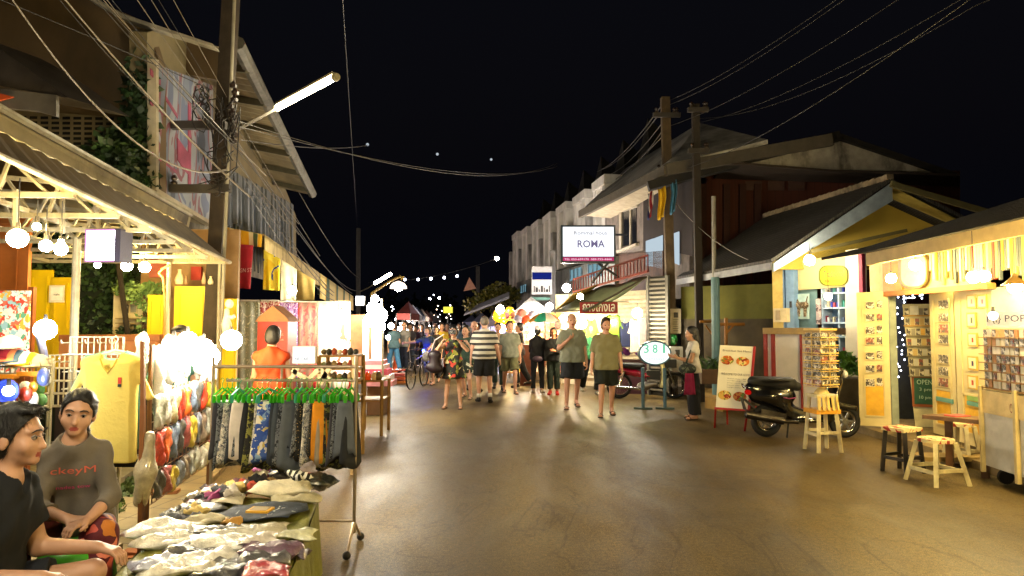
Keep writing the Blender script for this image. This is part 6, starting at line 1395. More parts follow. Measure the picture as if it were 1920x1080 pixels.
# interior: postcard wall, chalkboard, fairy lights
PC = thing('postcard_board', 'leaning white board with rows of postcards inside the doorway', 'display board', P(1722, 790, 10.4)); WPc = Wall((P(1690, 600, 10.5).x, 10.5), (P(1752, 600, 10.3).x, 10.3))
g = MB(); WPc.poly(g, [(1692, 570), (1752, 570), (1752, 800), (1716, 800)], 0, .03); g.build('board', mat('#c4bc98', .6), PC)
q = random.Random(77)
for r_ in range(7):
    y = 577 + r_ * 19; xs_ = 1696 + r_ * 1.8; g = MB(); WPc.rect(g, xs_ - 3, y + 14, 1751, y + 16, .03, .05); g.build('ledge', mat('#7c7050' if r_ > 1 else '#c09030', .5), PC)
    for k in range(6):
        x = xs_ + k * 9; 
        if x > 1745: continue
        g = MB(); WPc.rect(g, x, y + 1, x + 7.6, y + 13.6, .035, .006); g.build('postcard', mat(q.choice(['#c8c4b4', '#c0a468', '#8c8474', '#d8a848', '#b8b4a8']), .5) if k % 2 else PH[(k + r_) % 4], label='postcard on the white board, row %d from the top, %s' % (r_ + 1, ['at the slanted edge', 'second from the slanted edge', 'third from the slanted edge', 'fourth from the slanted edge', 'fifth from the slanted edge', 'last at the door side'][k]), cat='postcard', group='postcards in the doorway')
g = MB(); WPc.rect(g, 1710, 705, 1753, 763, .04, .02); cb = g.build('chalkboard', mat('#8c4c24', .6), label='green chalkboard with opening hours in a brown frame', cat='chalkboard'); g = MB(); WPc.rect(g, 1714, 709, 1752, 758, .062, .004); g.build('slate', mat('#2c5444', .8), cb)
for tx, x0, y0, x1, y1 in (('OPEN', 1719, 712, 1748, 721), ('3 pm', 1724, 727, 1746, 735), ('10 pm', 1724, 742, 1746, 750)): g = MB(); WPc.letters(g, tx, x0, y0, x1, y1, .07); g.build('lettering', mat('#a8c0b0', .8), cb)
g = MB(); WPc.rect(g, 1706, 574, 1722, 590, .05, .03); g.build('white_card_holder', mat('#dcd8cc', .6), label='white paper T-shirt shaped card at the top of the postcard board', cat='card')
g = MB(); g.slab([P(1668, 560, 11.3), P(1700, 560, 11.3), P(1715, 800, 11.3), P(1675, 800, 11.3)], V3((0, 1, 0)), .05); g.build('dark_curtain', mat('#3c4048', .85), label='dark grey curtain behind the fairy lights', cat='curtain')
FL = thing('fairy_lights', 'string of tiny bluish white fairy lights beside the postcard board', 'fairy lights', P(1685, 560, 11)); q = random.Random(6); pts = []
for i in range(30):
    x, y = (1690 + q.uniform(-6, 50), 553 + q.uniform(-3, 8)) if i < 10 else (1684 + q.uniform(-3, 14), 560 + (i - 10) * 7.6 + q.uniform(-3, 3)); pts.append(P(x, y, 11.1))
g = MB(); g.tube(pts, .003, 4); g.build('wire', mat('#1c1c1c'), FL)
for p in pts: g = MB(); g.ball(p, .013, 6, 5); g.build('tiny_bulb', emit('#dfe8ff', 8), FL)
# bulbs of the shop
BR = 'bulbs along the craft shop eave'
bulb(1518, 488, 11.5, .09, 32, '#fff0cc', 'big white globe under the tiled rake board', None, .15)
bulb(1553, 556, 11.2, .06, 14, '#ffe8c0', 'globe bulb hanging in front of the blue display shelf', None, .35)
bulb(1671, 522, 9.2, .065, 34, GOLD, 'globe bulb over the orange board at the left of the eave', BR, .3)
bulb(1716, 497, 8.6, .07, 38, GOLD, 'globe bulb in front of the big cream board', BR, .2)
bulb(1825, 520, 7.4, .065, 36, GOLD, 'left one of the close pair of globe bulbs', BR, .4); bulb(1845, 518, 7.3, .06, 32, GOLD, 'right one of the close pair of globe bulbs', BR, .4)
t = bulb(1903, 538, 6.9, .065, 40, '#ffe6b0', 'shaded pendant bulb nearest the picture edge', BR, .65); c = P(1903, 538, 6.9); g = MB(); g.lathe(c, [(.12, .02), (.03, .1), (.02, .14)], 16); g.build('shade', mat('#7c6030', .5), t)
for k, (Yb, wb_) in enumerate(((6.0, 48), (5.0, 52), (3.8, 70), (2.4, 90), (.8, 100), (-1.2, 110))): bulb(1990, 540, 6.0, .07, wb_, GOLD, ['first', 'second', 'third', 'fourth', 'fifth', 'sixth'][k] + ' added unseen fill bulb beyond the picture edge toward the viewer', BR, .3).location = (4.75, Yb, 2.35)  # out of view bulbs added to warm the road and foreground people
bulb(1785, 532, 9.0, .03, 8, GOLD, 'tiny bulb above the narrow cream door', BR, .1)
# ------------------------------------------------------------------ display cart with cards
KT = thing('display_cart', 'white wheeled cart with crowded card racks and a small header sign', 'cart', (5.1, 6.6, 0))
WK = Wall((P(1836, 600, 7.3).x, 7.3), (P(1960, 600, 6.3).x, 6.3)); k0, k1 = 0, (WK.b - WK.a).length
g = MB(); WK.ubox(g, 0, k1, .17, .72, -.5, .5); g.build('cabinet', mat('#b4b0a4', .6, var=.15), KT)
g = MB(); WK.ubox(g, 0, .03, .1, 1.0, .002, .04); g.build('frame_post', mat('#c4b078', .6), KT); g = MB(); WK.ubox(g, k1 - .45, k1 - .41, .1, 1.0, .002, .04); g.build('frame_post', mat('#c4b078', .6), KT)
for uu in (.18, .8): g = MB(); c = WK.pt(uu, .085, -.1); g.cyl(c - WK.U * .02, c + WK.U * .02, .075, n=16); g.build('wheel', mat('#1c1a16'), KT)
g = MB(); WK.ubox(g, 0, k1, .722, 1.61, -.1, .06); g.build('back_board', mat('#cdb878', .6), KT)
g = MB(); WK.ubox(g, 0, k1, .722, .96, -.035, .05); g.build('lower_board', mat('#c8b078', .6), KT)
q = random.Random(14)
for r_ in range(7):
    z = .985 + r_ * .088; g = MB(); WK.ubox(g, .0, k1, z - .006, z + .004, -.03, .05); g.build('rail', mat('#8c6420', .5), KT)
    for k in range(15):
        uu = .01 + k * .072
        if uu > k1 - .06: continue
        g = MB(); WK.ubox(g, uu, uu + .058, z + .006, z + .082, -.035 + .004 * (k % 2), .006); g.build('small_card', PH[(k * 3 + r_) % 4] if q.random() < .5 else mat(q.choice(['#e0d0a8', '#d8a858', '#c8c0a8', '#e8dcc0', '#b07838']), .5), label='small card in a crowded row of the display cart', cat='card', group='small cards on the display cart')
g = MB(); WK.ubox(g, .1, .85, 1.63, 1.77, -.03, .02); hs = g.build('header_sign', mat('#d0ccc4', .5), label='white header sign with big dark characters on the display cart', cat='sign'); g = MB(); g.text('I {;} POP', WK.pt(.13, 1.655, -.005), WK.U, UP, .6, .09); g.build('lettering', mat('#2c2440'), hs)
g = MB(); WK.letters(g, 'C&', 1893, 757, 1902, 775, .022); g.build('lettering', mat('#8c4c2c'), KT)
bulb(1862, 592, 6.35, .035, 13, '#ffeab8', 'warm spotlight shining on the card racks', None, 0)
# bar table and stools
BT = thing('bar_table', 'long thin dark wooden table with pink papers in front of the doors', 'table', P(1790, 785, 8.2)); a, b = P(1750, 780, 8.0), P(1835, 788, 7.5)
g = MB(); g.bar(a, b + (b - a) * .3, .36, .045); g.build('tabletop', mat('#6c4c28', .5, var=.3, scale=8), BT)
for w in (.35, 1.1): g = MB(); p = a.lerp(b, w); g.bar((p.x, p.y, .0), (p.x, p.y, p.z), .07, .07); g.build('leg', mat('#5c3c1c', .6), BT)
g = MB(); c = a.lerp(b, .55) + UP * .03; g.box(c, (.22, .15, .012), .3); g.build('pink_paper', mat('#c0504c', .7), label='pink papers lying on the long dark table', cat='paper')
g = MB(); c = a.lerp(b, .45) - UP * .12; g.box((c.x + .25, c.y + .3, .1), (1.0, .3, .05)); g.build('low_plank', mat('#8c7444', .7), label='low plank on the ground behind the white stool', cat='plank')
def stool(label, px, py, s, h, mleg, mseat, rz=0, splay=.06, sq=False, group='stools at the bar table', ring=.3):
    c = G(px, py); o = thing('stool', label, 'stool', c, rz, group); g = MB()
    if sq: g.box((0, 0, h - .02), (s, s * .85, .04))
    else: g.lathe((0, 0, h - .035), [(.001, 0), (s / 2, 0), (s / 2, .035), (.001, .035)], 18)
    g.build('seat', mseat, o, local=True); k = s * .36
    for sx in (-1, 1):
        for sy in (-1, 1): g = MB(); g.bar((sx * (k + splay), sy * (k + splay), 0), (sx * k, sy * k, h - .035), .042, .042); g.build('leg', mleg, o, local=True)
    for sx in (-1, 1): g = MB(); w = k + splay * (1 - ring); g.bar((sx * w, -w, h * ring), (sx * w, w, h * ring), .03, .035); g.build('stretcher', mleg, o, local=True); g = MB(); g.bar((-w, sx * w, h * (ring + .04)), (w, sx * w, h * (ring + .04)), .03, .035); g.build('stretcher', mleg, o, local=True)
    return o
PT_ = floral([(0, '#8c2418'), (.5, '#c0b080'), (.7, '#8c2c1c')], 7, 'noise')
stool('dark brown square stool with a worn reddish seat', 1693, 885, .32, .5, mat('#1c1510', .5, var=.3), PT_, R(25), .03, True, ring=.32)
stool('cream stool with splayed legs and red and yellow seat', 1757, 905, .34, .46, mat('#c0b488', .6, dirt='#7c6c4c'), PT_, R(12), .08)
stool('small cream stool half hidden behind the table leg', 1805, 868, .26, .47, mat('#b8ac88', .6, dirt='#7c6c4c'), PT_, R(30), .05)
# ------------------------------------------------------------------ postcard spinner on stool
so = stool('tall cream stool carrying the postcard spinner', 1543, 845, .3, .74, mat('#c4b890', .6, dirt='#7c6c4c'), mat('#c4b890', .6, dirt='#7c6c4c'), R(8), .05, True, None, .3); c0 = G(1543, 845)
g = MB(); g.box((0, 0, .52), (.34, .3, .055)); g.build('orange_band', mat('#c88c1c', .6), so, local=True)
for i in range(5): g = MB(); x = -.12 + i * .06; g.bar((x * 1.1, -.16, .54), (x, -.13, .72), .035, .012); g.build('back_slat', mat('#c4a85c', .6), so, local=True)
SPN = thing('postcard_spinner', 'tall wire postcard spinner packed with photo cards', 'card stand', c0 + UP * .74, R(20)); SPN.scale = (.8, .8, .86); 
g = MB(); g.cyl((0, 0, 0), (0, 0, 1.0), .012, n=8); g.lathe((0, 0, 0), [(.001, 0), (.12, 0), (.11, .03), (.05, .1), (.001, .12)], 14); g.build('spindle', mat('#c8b070', .5), SPN, local=True)
q = random.Random(23)
for fc in range(4):
    M = Matrix.Rotation(R(90 * fc), 3, 'Z')
    for r_ in range(7):
        z = .12 + r_ * .118; g = MB()
        for x in (-.085, .085):
            g.box(M @ V3((x, -.165, z + .05)), (.15, .012, .1), M=(Matrix.Rotation(R(90 * fc), 3, 'Z') @ Matrix.Rotation(R(-14), 3, 'X')))
        g.build('photo_cards', PH[(r_ + fc) % 4], SPN, local=True)
        g = MB(); a, b = M @ V3((-.18, -.185, z - .008)), M @ V3((.18, -.185, z - .008)); g.tube([M @ V3((-.17, -.1, z - .008)), a, b, M @ V3((.17, -.1, z - .008))], .006, 5); g.tube([M @ V3((-.18, -.2, z + .03)), M @ V3((.18, -.2, z + .03))], .009, 5)
        g.bar(M @ V3((0, -.19, z)), M @ V3((0, -.19, z + .1)), .02, .01); g.build('wire_pocket', mat('#c8a858', .4), SPN, local=True)
g = MB(); g.box((0, 0, .98), (.36, .36, .03)); g.build('top_plate', mat('#c8a858', .5), SPN, local=True)
# ------------------------------------------------------------------ menu board (A-frame)
mbd = thing('menu_board', 'leaning menu board with food pictures on a red frame', 'menu board', G(1375, 800)); A_, B_, C_, D_ = P(1350, 647, 10.75), P(1413, 650, 10.55), P(1402, 768, 10.3), P(1342, 764, 10.5)
n_ = (B_ - A_).cross(D_ - A_).normalized()
if n_.y > 0: n_ = -n_
g = MB(); g.slab([A_, B_, C_, D_], -n_, .03); g.build('board', mat('#d8d2bc', .5, var=.06), mbd)
bi = lambda u, v: A_.lerp(B_, u).lerp(D_.lerp(C_, u), v) + n_ * .006
fp = [('#b05c1c', .25, .24), ('#c86c24', .72, .25), ('#c8a048', .25, .8), ('#b87838', .72, .81)]
for i, (c_, u_, v_) in enumerate(fp):
    g = MB(); c = bi(u_, v_); U_ = (B_ - A_).normalized(); V_ = (D_ - A_).normalized()
    g.add([c + U_ * .1 * math.cos(a * .5236) + V_ * .075 * math.sin(a * .5236) for a in range(12)], [tuple(range(12))]); g.build('food_picture', floral([(0, c_), (.4, '#d8c078'), (.6, '#8c2c14'), (.8, '#5c7c2c')], 26), mbd)
g = MB(); U_ = (B_ - A_).normalized(); V_ = -(D_ - A_).normalized()
g.text('Breakfast Set Menu', bi(.1, .1), U_, V_, .42, .03, depth=.001); g.text('WELCOME TO OUR HOME', bi(.1, .48), U_, V_, .42, .035, depth=.001)
for i, tx in enumerate(['fried rice   45', 'noodle soup   40', 'green curry   60', 'papaya salad   40', 'mango shake   35']): g.text(tx, bi(.3, .54 + i * .035), U_, V_, .27, .016, depth=.001)
g.build('lettering', mat('#4c4030'), mbd)
RED = mat('#9c1c18', .5); g = MB(); g.bar(B_ + U_ * .015, C_ + U_ * .015, .03); g.bar(D_ - UP * .01 - U_ * .02, C_ - UP * .01 + U_ * .03, .03); g.build('red_frame', RED, mbd)
for a, b in ((D_, G(1340, 802)), (C_, G(1396, 808)), (P(1363, 760, 11.2), G(1364, 796)), (P(1417, 762, 10.9), G(1418, 802))): g = MB(); g.bar(a, b, .028); g.build('leg', RED, mbd)
# ------------------------------------------------------------------ oval lit sign
ov = thing('oval_sign', 'lit oval street sign on two grey blue legs', 'sign', G(1228, 768)); Yo = G(1228, 768).y; c = P(1228, 662, Yo); s_ = Yo / F_PX; rx, rz_ = 31 * s_, 23 * s_
TL = mat('#3c5c6c', .5)
g = MB(); k = 40; g.slab([c + V3((rx * math.cos(6.2832 * i / k), 0, rz_ * math.sin(6.2832 * i / k))) for i in range(k)], V3((0, 1, 0)), .12); g.build('rim', TL, ov)
g = MB(); g.slab([c + V3((rx * .9 * math.cos(6.2832 * i / k), -.012, rz_ * .88 * math.sin(6.2832 * i / k))) for i in range(k)], V3((0, 1, 0)), .01); g.build('lit_face', emit('#e8fcf0', .62), ov)
g = MB(); 
for dx, ch in ((-.17, '3'), (0, '8'), (.17, '1')): g.text(ch, c + V3((dx - .05 + (.03 if ch == '1' else 0), -.018, .0)), (1, 0, 0), UP, .045 if ch == '1' else .1, .17, bold=.01)
g.build('green_figures', emit('#7fe0b0', .36), ov); g = MB(); g.text('nanasasa', c + V3((-.18, -.016, -.14)), (1, 0, 0), UP, .36, .05); g.build('lettering', emit('#c8e4d4', .38), ov)
for px in (1206, 1247): g = MB(); b = P(px, 690, Yo); g.cyl((b.x, Yo + .05, .03), (b.x, Yo + .05, b.z), .035, n=10); g.build('leg', TL, ov); g = MB(); g.box((b.x, Yo + .05, .02), (.36, .08, .04), R(-12)); g.build('foot', mat('#33423c', .6), ov)
# paper notice and white box on the pole
np_ = P(1264, 602, b2.y - .14); g = MB(); g.box(np_, (.31, .02, .57)); no = g.build('paper_notice', mat('#b8ac90', .7), label='white paper notice with a small portrait on the brown pole', cat='notice'); g = MB(); g.box(np_ + V3((.04, -.012, .14)), (.1, .006, .12)); g.ball(np_ + V3((.04, -.016, .15)), (.022, .004, .03), 8, 6); g.build('portrait', mat('#4c4840'), no)
g = MB(); 
for i in range(6): g.box(np_ + V3((.03, -.0125, .03 - .05 * i)), (.13 - .02 * (i % 2), .004, .012))
g.build('text_lines', mat('#5c564a'), no)
wb = P(1267, 675, b2.y - .5); g = MB(); g.box(wb, (.27, .22, .6)); wo = g.build('white_box', mat('#bcbab8', .5), label='white utility box beside the oval sign', cat='box'); g = MB(); g.box(wb + V3((.02, -.113, .18)), (.09, .008, .11)); g.build('dark_window', mat('#2c3038', .3), wo)
g = MB(); F = Field(); F.ell((0, 0, 0), (.1, .06, .13), .01); field_obj('green_bag', F, .014, plastic('#1c7c34'), None, fold=(.012, 40), label='crumpled green plastic bag hanging under the paper notice', loc=P(1262, 637, b2.y - .2), cat='bag')
# ------------------------------------------------------------------ two-wheelers
TYR = mat('#0c0b0a', .75); CHR = mat('#b0aca8', .18, 1.0, .05); BLK = mat('#08080a', .16, 0, .1, 3, 0, .6, coat=.8)
def wheel(o, c, r, w, hub=.05, spokes=0, name='wheel', rimm=None):
    ax = V3((0, 1, 0)); g = MB(); c = V3(c); pr = []
    for k in range(10): a = math.pi * 2 * k / 10; pr.append((r - w * .5 + w * .5 * math.cos(a), w * .5 * math.sin(a)))
    g.lathe(c, pr + [pr[0]], 34, ax); wh = g.build(name, TYR, o, local=True, smooth=True)
    g = MB(); g.lathe(c, [(r - w, -w * .38), (r - w * 1.25, -w * .3), (r - w * 1.25, w * .3), (r - w, w * .38)], 34, ax); rm = g.build('rim', rimm or CHR, wh, local=True, smooth=True)
    g = MB(); g.cyl(c - ax * .045, c + ax * .045, hub, n=14)
    if spokes:
        for k in range(spokes): a = 6.2832 * k / spokes; d = V3((math.cos(a), 0, math.sin(a))); s_ = .03 * (1 if k % 2 else -1); g.cyl(c + ax * s_ + d * hub * .8, c + d * (r - w * 1.2), .0028, n=4)
    else:
        for k in range(6): a = 6.2832 * k / 6; d = V3((math.cos(a), 0, math.sin(a))); g.bar(c + d * hub, c + d * (r - w * 1.1), .03, .03)
    g.build('hub', mat('#6c6a68', .4, .8), wh, local=True); return wh
def scooter(label, loc, rz):
    """front toward +x"""
    o = thing('scooter', label, 'scooter', loc, rz); wheel(o, (-.62, 0, .25), .25, .1, .07); wheel(o, (.62, 0, .25), .25, .09, .05, 0)
    F = Field(); F.cap((-.85, 0, .74), (-.3, 0, .66), .1, .13, k=.08); F.cap((-.8, 0, .62), (-.35, 0, .5), .09, .14, k=.08); F.ell((-.5, 0, .62), (.36, .16, .14), .05)
    F.cap((-.3, 0, .4), (-.05, 0, .33), .13, .1, k=.06); F.ell((.05, 0, .27), (.34, .17, .05), .05); field_obj('body_shell', F, .016, BLK, o)
    F = Field(); F.cap((.34, 0, .3), (.5, 0, .85), .1, .1, k=.06); F.ell((.42, 0, .58), (.08, .2, .3), .06, rotm(0, 0, 16)); F.cap((.5, 0, .85), (.5, 0, 1.0), .08, .06, k=.05); F.ell((.52, 0, 1.0), (.1, .13, .08), .05); field_obj('front_shield', F, .016, BLK, o)
    F = Field(); F.cap((.5, 0, .49), (.78, 0, .44), .055, .05, k=.04); F.cap((.42, 0, .42), (.5, 0, .49), .05, .055, k=.04); field_obj('front_fender', F, .014, BLK, o)
    F = Field(); F.cap((-.82, 0, .84), (-.25, 0, .8), .085, .105, k=.05); F.cap((-.25, 0, .8), (-.12, 0, .77), .09, .07, k=.04); F.ell((-.5, 0, .87), (.36, .14, .04), .03); field_obj('seat', F, .014, mat('#101012', .6), o)
    g = MB(); g.tube([(-.95, -.1, .74), (-1.0, 0, .8), (-.95, .1, .74), (-.7, .12, .8)], .014, 8); g.build('grab_rail', BLK, o, local=True)
    g = MB(); g.cyl((-.98, -.14, .36), (-.4, -.17, .26), .062, .055, n=16); g.cyl((-1.0, -.14, .365), (-.98, -.14, .36), .03, .06, n=16); g.cyl((-.4, -.17, .26), (-.15, -.1, .24), .03, n=10); g.build('muffler', mat('#3c3836', .3, .8), o, local=True, smooth=True, auto=40)
    g = MB(); g.box((-.55, -.17, .36), (.4, .012, .1), M=Matrix.Rotation(R(10), 4, 'Y')); g.build('heat_guard', mat('#5c5854', .25, .9), o, local=True)
    g = MB(); g.ball((-.92, -.06, .68), (.05, .09, .04)); g.build('tail_light', emit('#c01810', .35), o, local=True, smooth=True)
    g = MB(); g.ball((.64, 0, .96), (.05, .08, .06)); g.build('headlight', glass('#d0d0d0', .05, .8), o, local=True, smooth=True)
    g = MB(); g.tube([(.42, -.33, 1.0), (.48, -.15, 1.03), (.5, 0, 1.0), (.48, .15, 1.03), (.42, .33, 1.0)], .016, 8); g.build('handlebar', BLK, o, local=True)
    for s in (-1, 1):
        g = MB(); g.cyl((.42, s * .33, 1.0), (.38, s * .42, .985), .02, n=10); g.build('grip', TYR, o, local=True)
        g = MB(); g.tube([(.45, s * .24, 1.02), (.42, s * .3, 1.15), (.4, s * .3, 1.22)], .008, 6); mi = g.build('mirror_stem', BLK, o, local=True); g = MB(); g.lathe((.4, s * .3, 1.28), [(.001, .012), (.06, .01), (.07, 0), (.06, -.012), (.001, -.012)], 18, V3((-1, 0, .1))); g.build('mirror', mat('#606468', .08, .9), mi, local=True, smooth=True)
    g = MB(); g.bar((-.3, -.12, .28), (-.36, -.2, .02), .022); g.build('side_stand', TYR, o, local=True); g = MB(); g.box((-.98, 0, .5), (.012, .16, .2), M=Matrix.Rotation(R(-15), 4, 'Y')); g.box((-.88, 0, .5), (.2, .12, .03), M=Matrix.Rotation(R(40), 4, 'Y')); g.build('licence_plate_holder', mat('#141416', .5), o, local=True)
    g = MB(); g.tube([(-.2, -.19, .62), (-.3, -.195, .6), (-.4, -.195, .62)], .008, 5); g.build('badge', mat('#8c3c6c', .3), o, local=True)
    return o
sc0 = G(1508, 822); scooter('glossy black scooter parked behind the postcard spinner', (sc0.x + .06, sc0.y + .1, 0), R(-4)).scale = (.9, .95, .96)
def motorbike(label, loc, rz):
    o = thing('motorcycle', label, 'motorcycle', loc, rz); wheel(o, (-.6, 0, .29), .29, .065, .07, 24); wheel(o, (.62, 0, .29), .29, .06, .06, 24)
    F = Field(); F.cap((-.25, 0, .56), (-.55, 0, .62), .08, .07, k=.05); F.cap((-.55, 0, .62), (-.82, 0, .66), .07, .04, k=.04); F.cap((-.2, 0, .55), (.1, 0, .48), .07, .06, k=.05); field_obj('body_shell', F, .015, mat('#7c0c24', .25, coat=.7), o)
    F = Field(); F.cap((-.75, 0, .74), (-.1, 0, .71), .07, .08, k=.04); field_obj('seat', F, .015, mat('#0e0e10', .5), o)
    g = MB(); n = 10
    for s in (-1, 1):
        g.grid(6, 8, lambda u, v, s=s: V3((.28 + .1 * u + .06 * math.sin(v * 3) , s * (.03 + .13 * math.sin(u * 3.0 + .2)), .25 + .6 * v)), .012, (0, s, 0))
    g.build('leg_shield', mat('#b8ac74', .4, coat=.4), o, local=True, smooth=True)
    g = MB(); g.cyl((.62, -.06, .29), (.4, -.06, .85), .02, n=8); g.cyl((.62, .06, .29), (.4, .06, .85), .02, n=8); g.build('fork', CHR, o, local=True)
    F = Field(); F.cap((.38, 0, .85), (.36, 0, 1.0), .06, .07, k=.04); F.ell((.42, 0, .97), (.1, .08, .08), .03); field_obj('headlamp_cowl', F, .014, mat('#7c0c24', .25, coat=.7), o)
    g = MB(); g.tube([(.28, -.32, .98), (.34, -.14, 1.03), (.34, .14, 1.03), (.28, .32, .98)], .013, 7); g.build('handlebar', CHR, o, local=True)
    g = MB(); g.cyl((-.85, -.13, .27), (-.05, -.14, .22), .038, .03, n=12); g.build('exhaust', CHR, o, local=True, smooth=True, auto=40)
    F = Field(); F.ell((-.05, 0, .27), (.16, .1, .1), .03); F.cap((.0, 0, .3), (.2, 0, .32), .07, .06, k=.03); field_obj('engine', F, .014, mat('#8c8884', .35, .8), o)
    for s in (-1, 1): g = MB(); g.cyl((-.6, s * .09, .29), (-.5, s * .1, .6), .025, n=8); g.build('shock_absorber', CHR, o, local=True)
    F = Field(); F.cap((-.72, 0, .6), (-.92, 0, .45), .04, .03, k=.03); F.cap((-.4, 0, .6), (-.72, 0, .6), .04, .04, k=.03); field_obj('rear_fender', F, .014, mat('#101012', .3, coat=.5), o)
    F = Field(); F.cap((.45, 0, .58), (.75, 0, .56), .04, .035, k=.03); field_obj('front_fender', F, .013, mat('#101012', .3, coat=.5), o)
    g = MB(); g.box((.15, 0, .52), (.3, .12, .2)); g.box((.5, 0, .78), (.3, .28, .18)); g.build('front_basket', mat('#1c1c1c', .6), o, local=True)
    return o
mb0 = G(1212, 747); motorbike('dark motorcycle with cream leg shields parked behind the oval sign', (mb0.x, mb0.y, 0), R(-3))
# ================================================================== mid street: big lightbox, Thai sign, stalls
bl = thing('street_lightbox', 'big white lit signboard with a crimson strip over the street', 'signboard', P(1102, 456, 15.6)); Yl = 15.6
a, b = P(1052, 493, Yl), P(1154, 422, Yl); M0 = (a + b) / 2; w, h = b.x - a.x, b.z - a.z
g = MB(); g.box(M0 + V3((0, .1, 0)), (w, .2, h)); g.build('case', mat('#10222c', .4), bl)
g = MB(); g.box(M0 + V3((0, -.01, h * .06)), (w * .93, .01, h * .78)); g.build('lit_face', emit('#f4f8ff', .6), bl)
g = MB(); g.box(M0 + V3((0, -.01, -h * .4)), (w * .93, .01, h * .1)); g.build('crimson_strip', emit('#c0386c', .38), bl)
g = MB(); g.text('TEL 053-699170  089-755-4444', M0 + V3((-w * .44, -.02, -h * .43)), (1, 0, 0), UP, w * .86, h * .05); g.build('phone_numbers', emit('#ffd8e8', .5), bl)
g = MB(); g.text('Rommal hous', M0 + V3((-w * .26, -.02, h * .24)), (1, 0, 0), UP, w * .6, h * .1, bold=.01); g.build('small_lettering', emit('#a8a09c', .2), bl)
g = MB(); g.text('ROMA', M0 + V3((-w * .2, -.02, -h * .1)), (1, 0, 0), UP, w * .5, h * .2, bold=.02); g.build('big_lettering', emit('#a090c0', .2), bl)
g = MB(); g.bar(P(1140, 493, Yl + .1), P(1110, 530, Yl + .9), .04); g.build('bracket', mat('#2c2c2c', .6), bl); g = MB(); g.bar(P(1120, 493, Yl + .1), P(1160, 520, Yl + 1), .04); g.build('bracket', mat('#2c2c2c', .6), bl); g = MB(); g.bar(P(1154, 440, Yl + .1), P(1175, 440, Yl + 2), .05); g.build('bracket', mat('#2c2c2c', .6), bl)
th = thing('thai_sign', 'small dark red board with white Thai lettering', 'sign', P(1121, 577, 14.6)); a, b = P(1087, 588, 14.6), P(1158, 567, 14.6); g = MB(); g.box((a + b) / 2, (b.x - a.x, .03, b.z - a.z)); g.build('board', mat('#8c1c20', .5), th)
g = MB(); hh = b.z - a.z; g.text('กางเกงเล', V3((a.x + .06, a.y - .02, a.z + hh * .18)), (1, 0, 0), UP, b.x - a.x - .12, hh * .68, bold=.012); g.build('lettering', mat('#f0e8dc', .6), th)
g = MB(); g.cyl(P(1087, 566, 14.6), P(1180, 566, 14.7), .012, n=5); g.cyl(P(1095, 567, 14.6), P(1095, 560, 14.6), .008, n=5); g.build('hanging_rod', mat('#4c4438'), th)
# shop with white louvre wall, green awning, shutter
ws = thing('louvre_shop', 'bright white slatted shop front hung with clothes beside the metal shutter', 'shop', P(1180, 720, 16.5)); WW = Wall((P(1250, 600, 16.3).x, 16.3), (P(1060, 600, 19).x, 19))
g = MB(); WW.rect(g, 1042, 548, 1214, 740, -.2, .1, z0=0); g.build('wall', mat('#c4baa4', .7), ws)
g = MB()
for k in range(20): WW.rect(g, 1095, 556 + k * 8, 1212, 560 + k * 8, -.1, .05 + .0 * k)
g.build('slats', mat('#d4ccb8', .6), ws)
shu = thing('metal_shutter', 'grey slatted metal shutter beside the brown pole', 'shutter', P(1232, 740, 16)); WZ = Wall((P(1252, 600, 15.7).x, 15.7), (P(1213, 600, 16.2).x, 16.2))
g = MB(); WZ.rect(g, 1213, 518, 1252, 740, -.05, .05, z0=0); g.build('backing', mat('#2c2c2a', .6), shu); g = MB()
for k in range(26): WZ.rect(g, 1216, 522 + k * 8.3, 1248, 525.5 + k * 8.3, .0, .05)
g.build('slats', mat('#7c7870', .45, .5), shu)
g = MB(); WZ.rect(g, 1212, 516, 1216, 740, 0, .08, z0=0); WZ.rect(g, 1248, 516, 1253, 740, 0, .08, z0=0); g.build('side_rail', mat('#5c5a54', .5), shu)
aw = thing('green_awning', 'pale green canvas awning rising toward the reddish balcony rail', 'awning', P(1120, 555, 15.5))
g = MB(); A_, B_, C_, D_ = P(1212, 520, 15.2), P(1068, 553, 18.3), P(1040, 584, 16.6), P(1100, 582, 14.4)
g.grid(14, 8, lambda u, v: D_.lerp(C_, u).lerp(A_.lerp(B_, u), v) + UP * (-.12 * math.sin(math.pi * v) + .03 * math.sin(u * 16)), .02, (0, 0, 1)); g.build('canvas', mat('#7c8464', .8, var=.2), aw, smooth=True)
g = MB(); g.grid(8, 6, lambda u, v: P(1040, 584, 16.6).lerp(P(1075, 552, 16.2), u) .lerp(P(1105, 548, 17.6).lerp(P(1120, 535, 16.8), u), v), .02, (0, 0, 1)); g.build('side_canvas', mat('#a08444', .8), aw, smooth=True)
g = MB(); g.tube([D_, C_], .025, 6); g.tube([A_, D_], .025, 6); g.build('frame_rail', mat('#5c5648'), aw)
bk = thing('balcony_rail', 'reddish balcony rail with thin upright bars above the green awning', 'railing', P(1180, 530, 15.9)); g = MB(); A_, B_ = P(1215, 508, 15.2), P(1075, 548, 18.6); g.bar(A_, B_, .05); g.bar(A_ + UP * .35, B_ + UP * .35, .04)
for i in range(26): p = A_.lerp(B_, i / 25); g.bar(p, p + UP * .35, .02)
g.build('bars', mat('#6c2820', .6), bk)
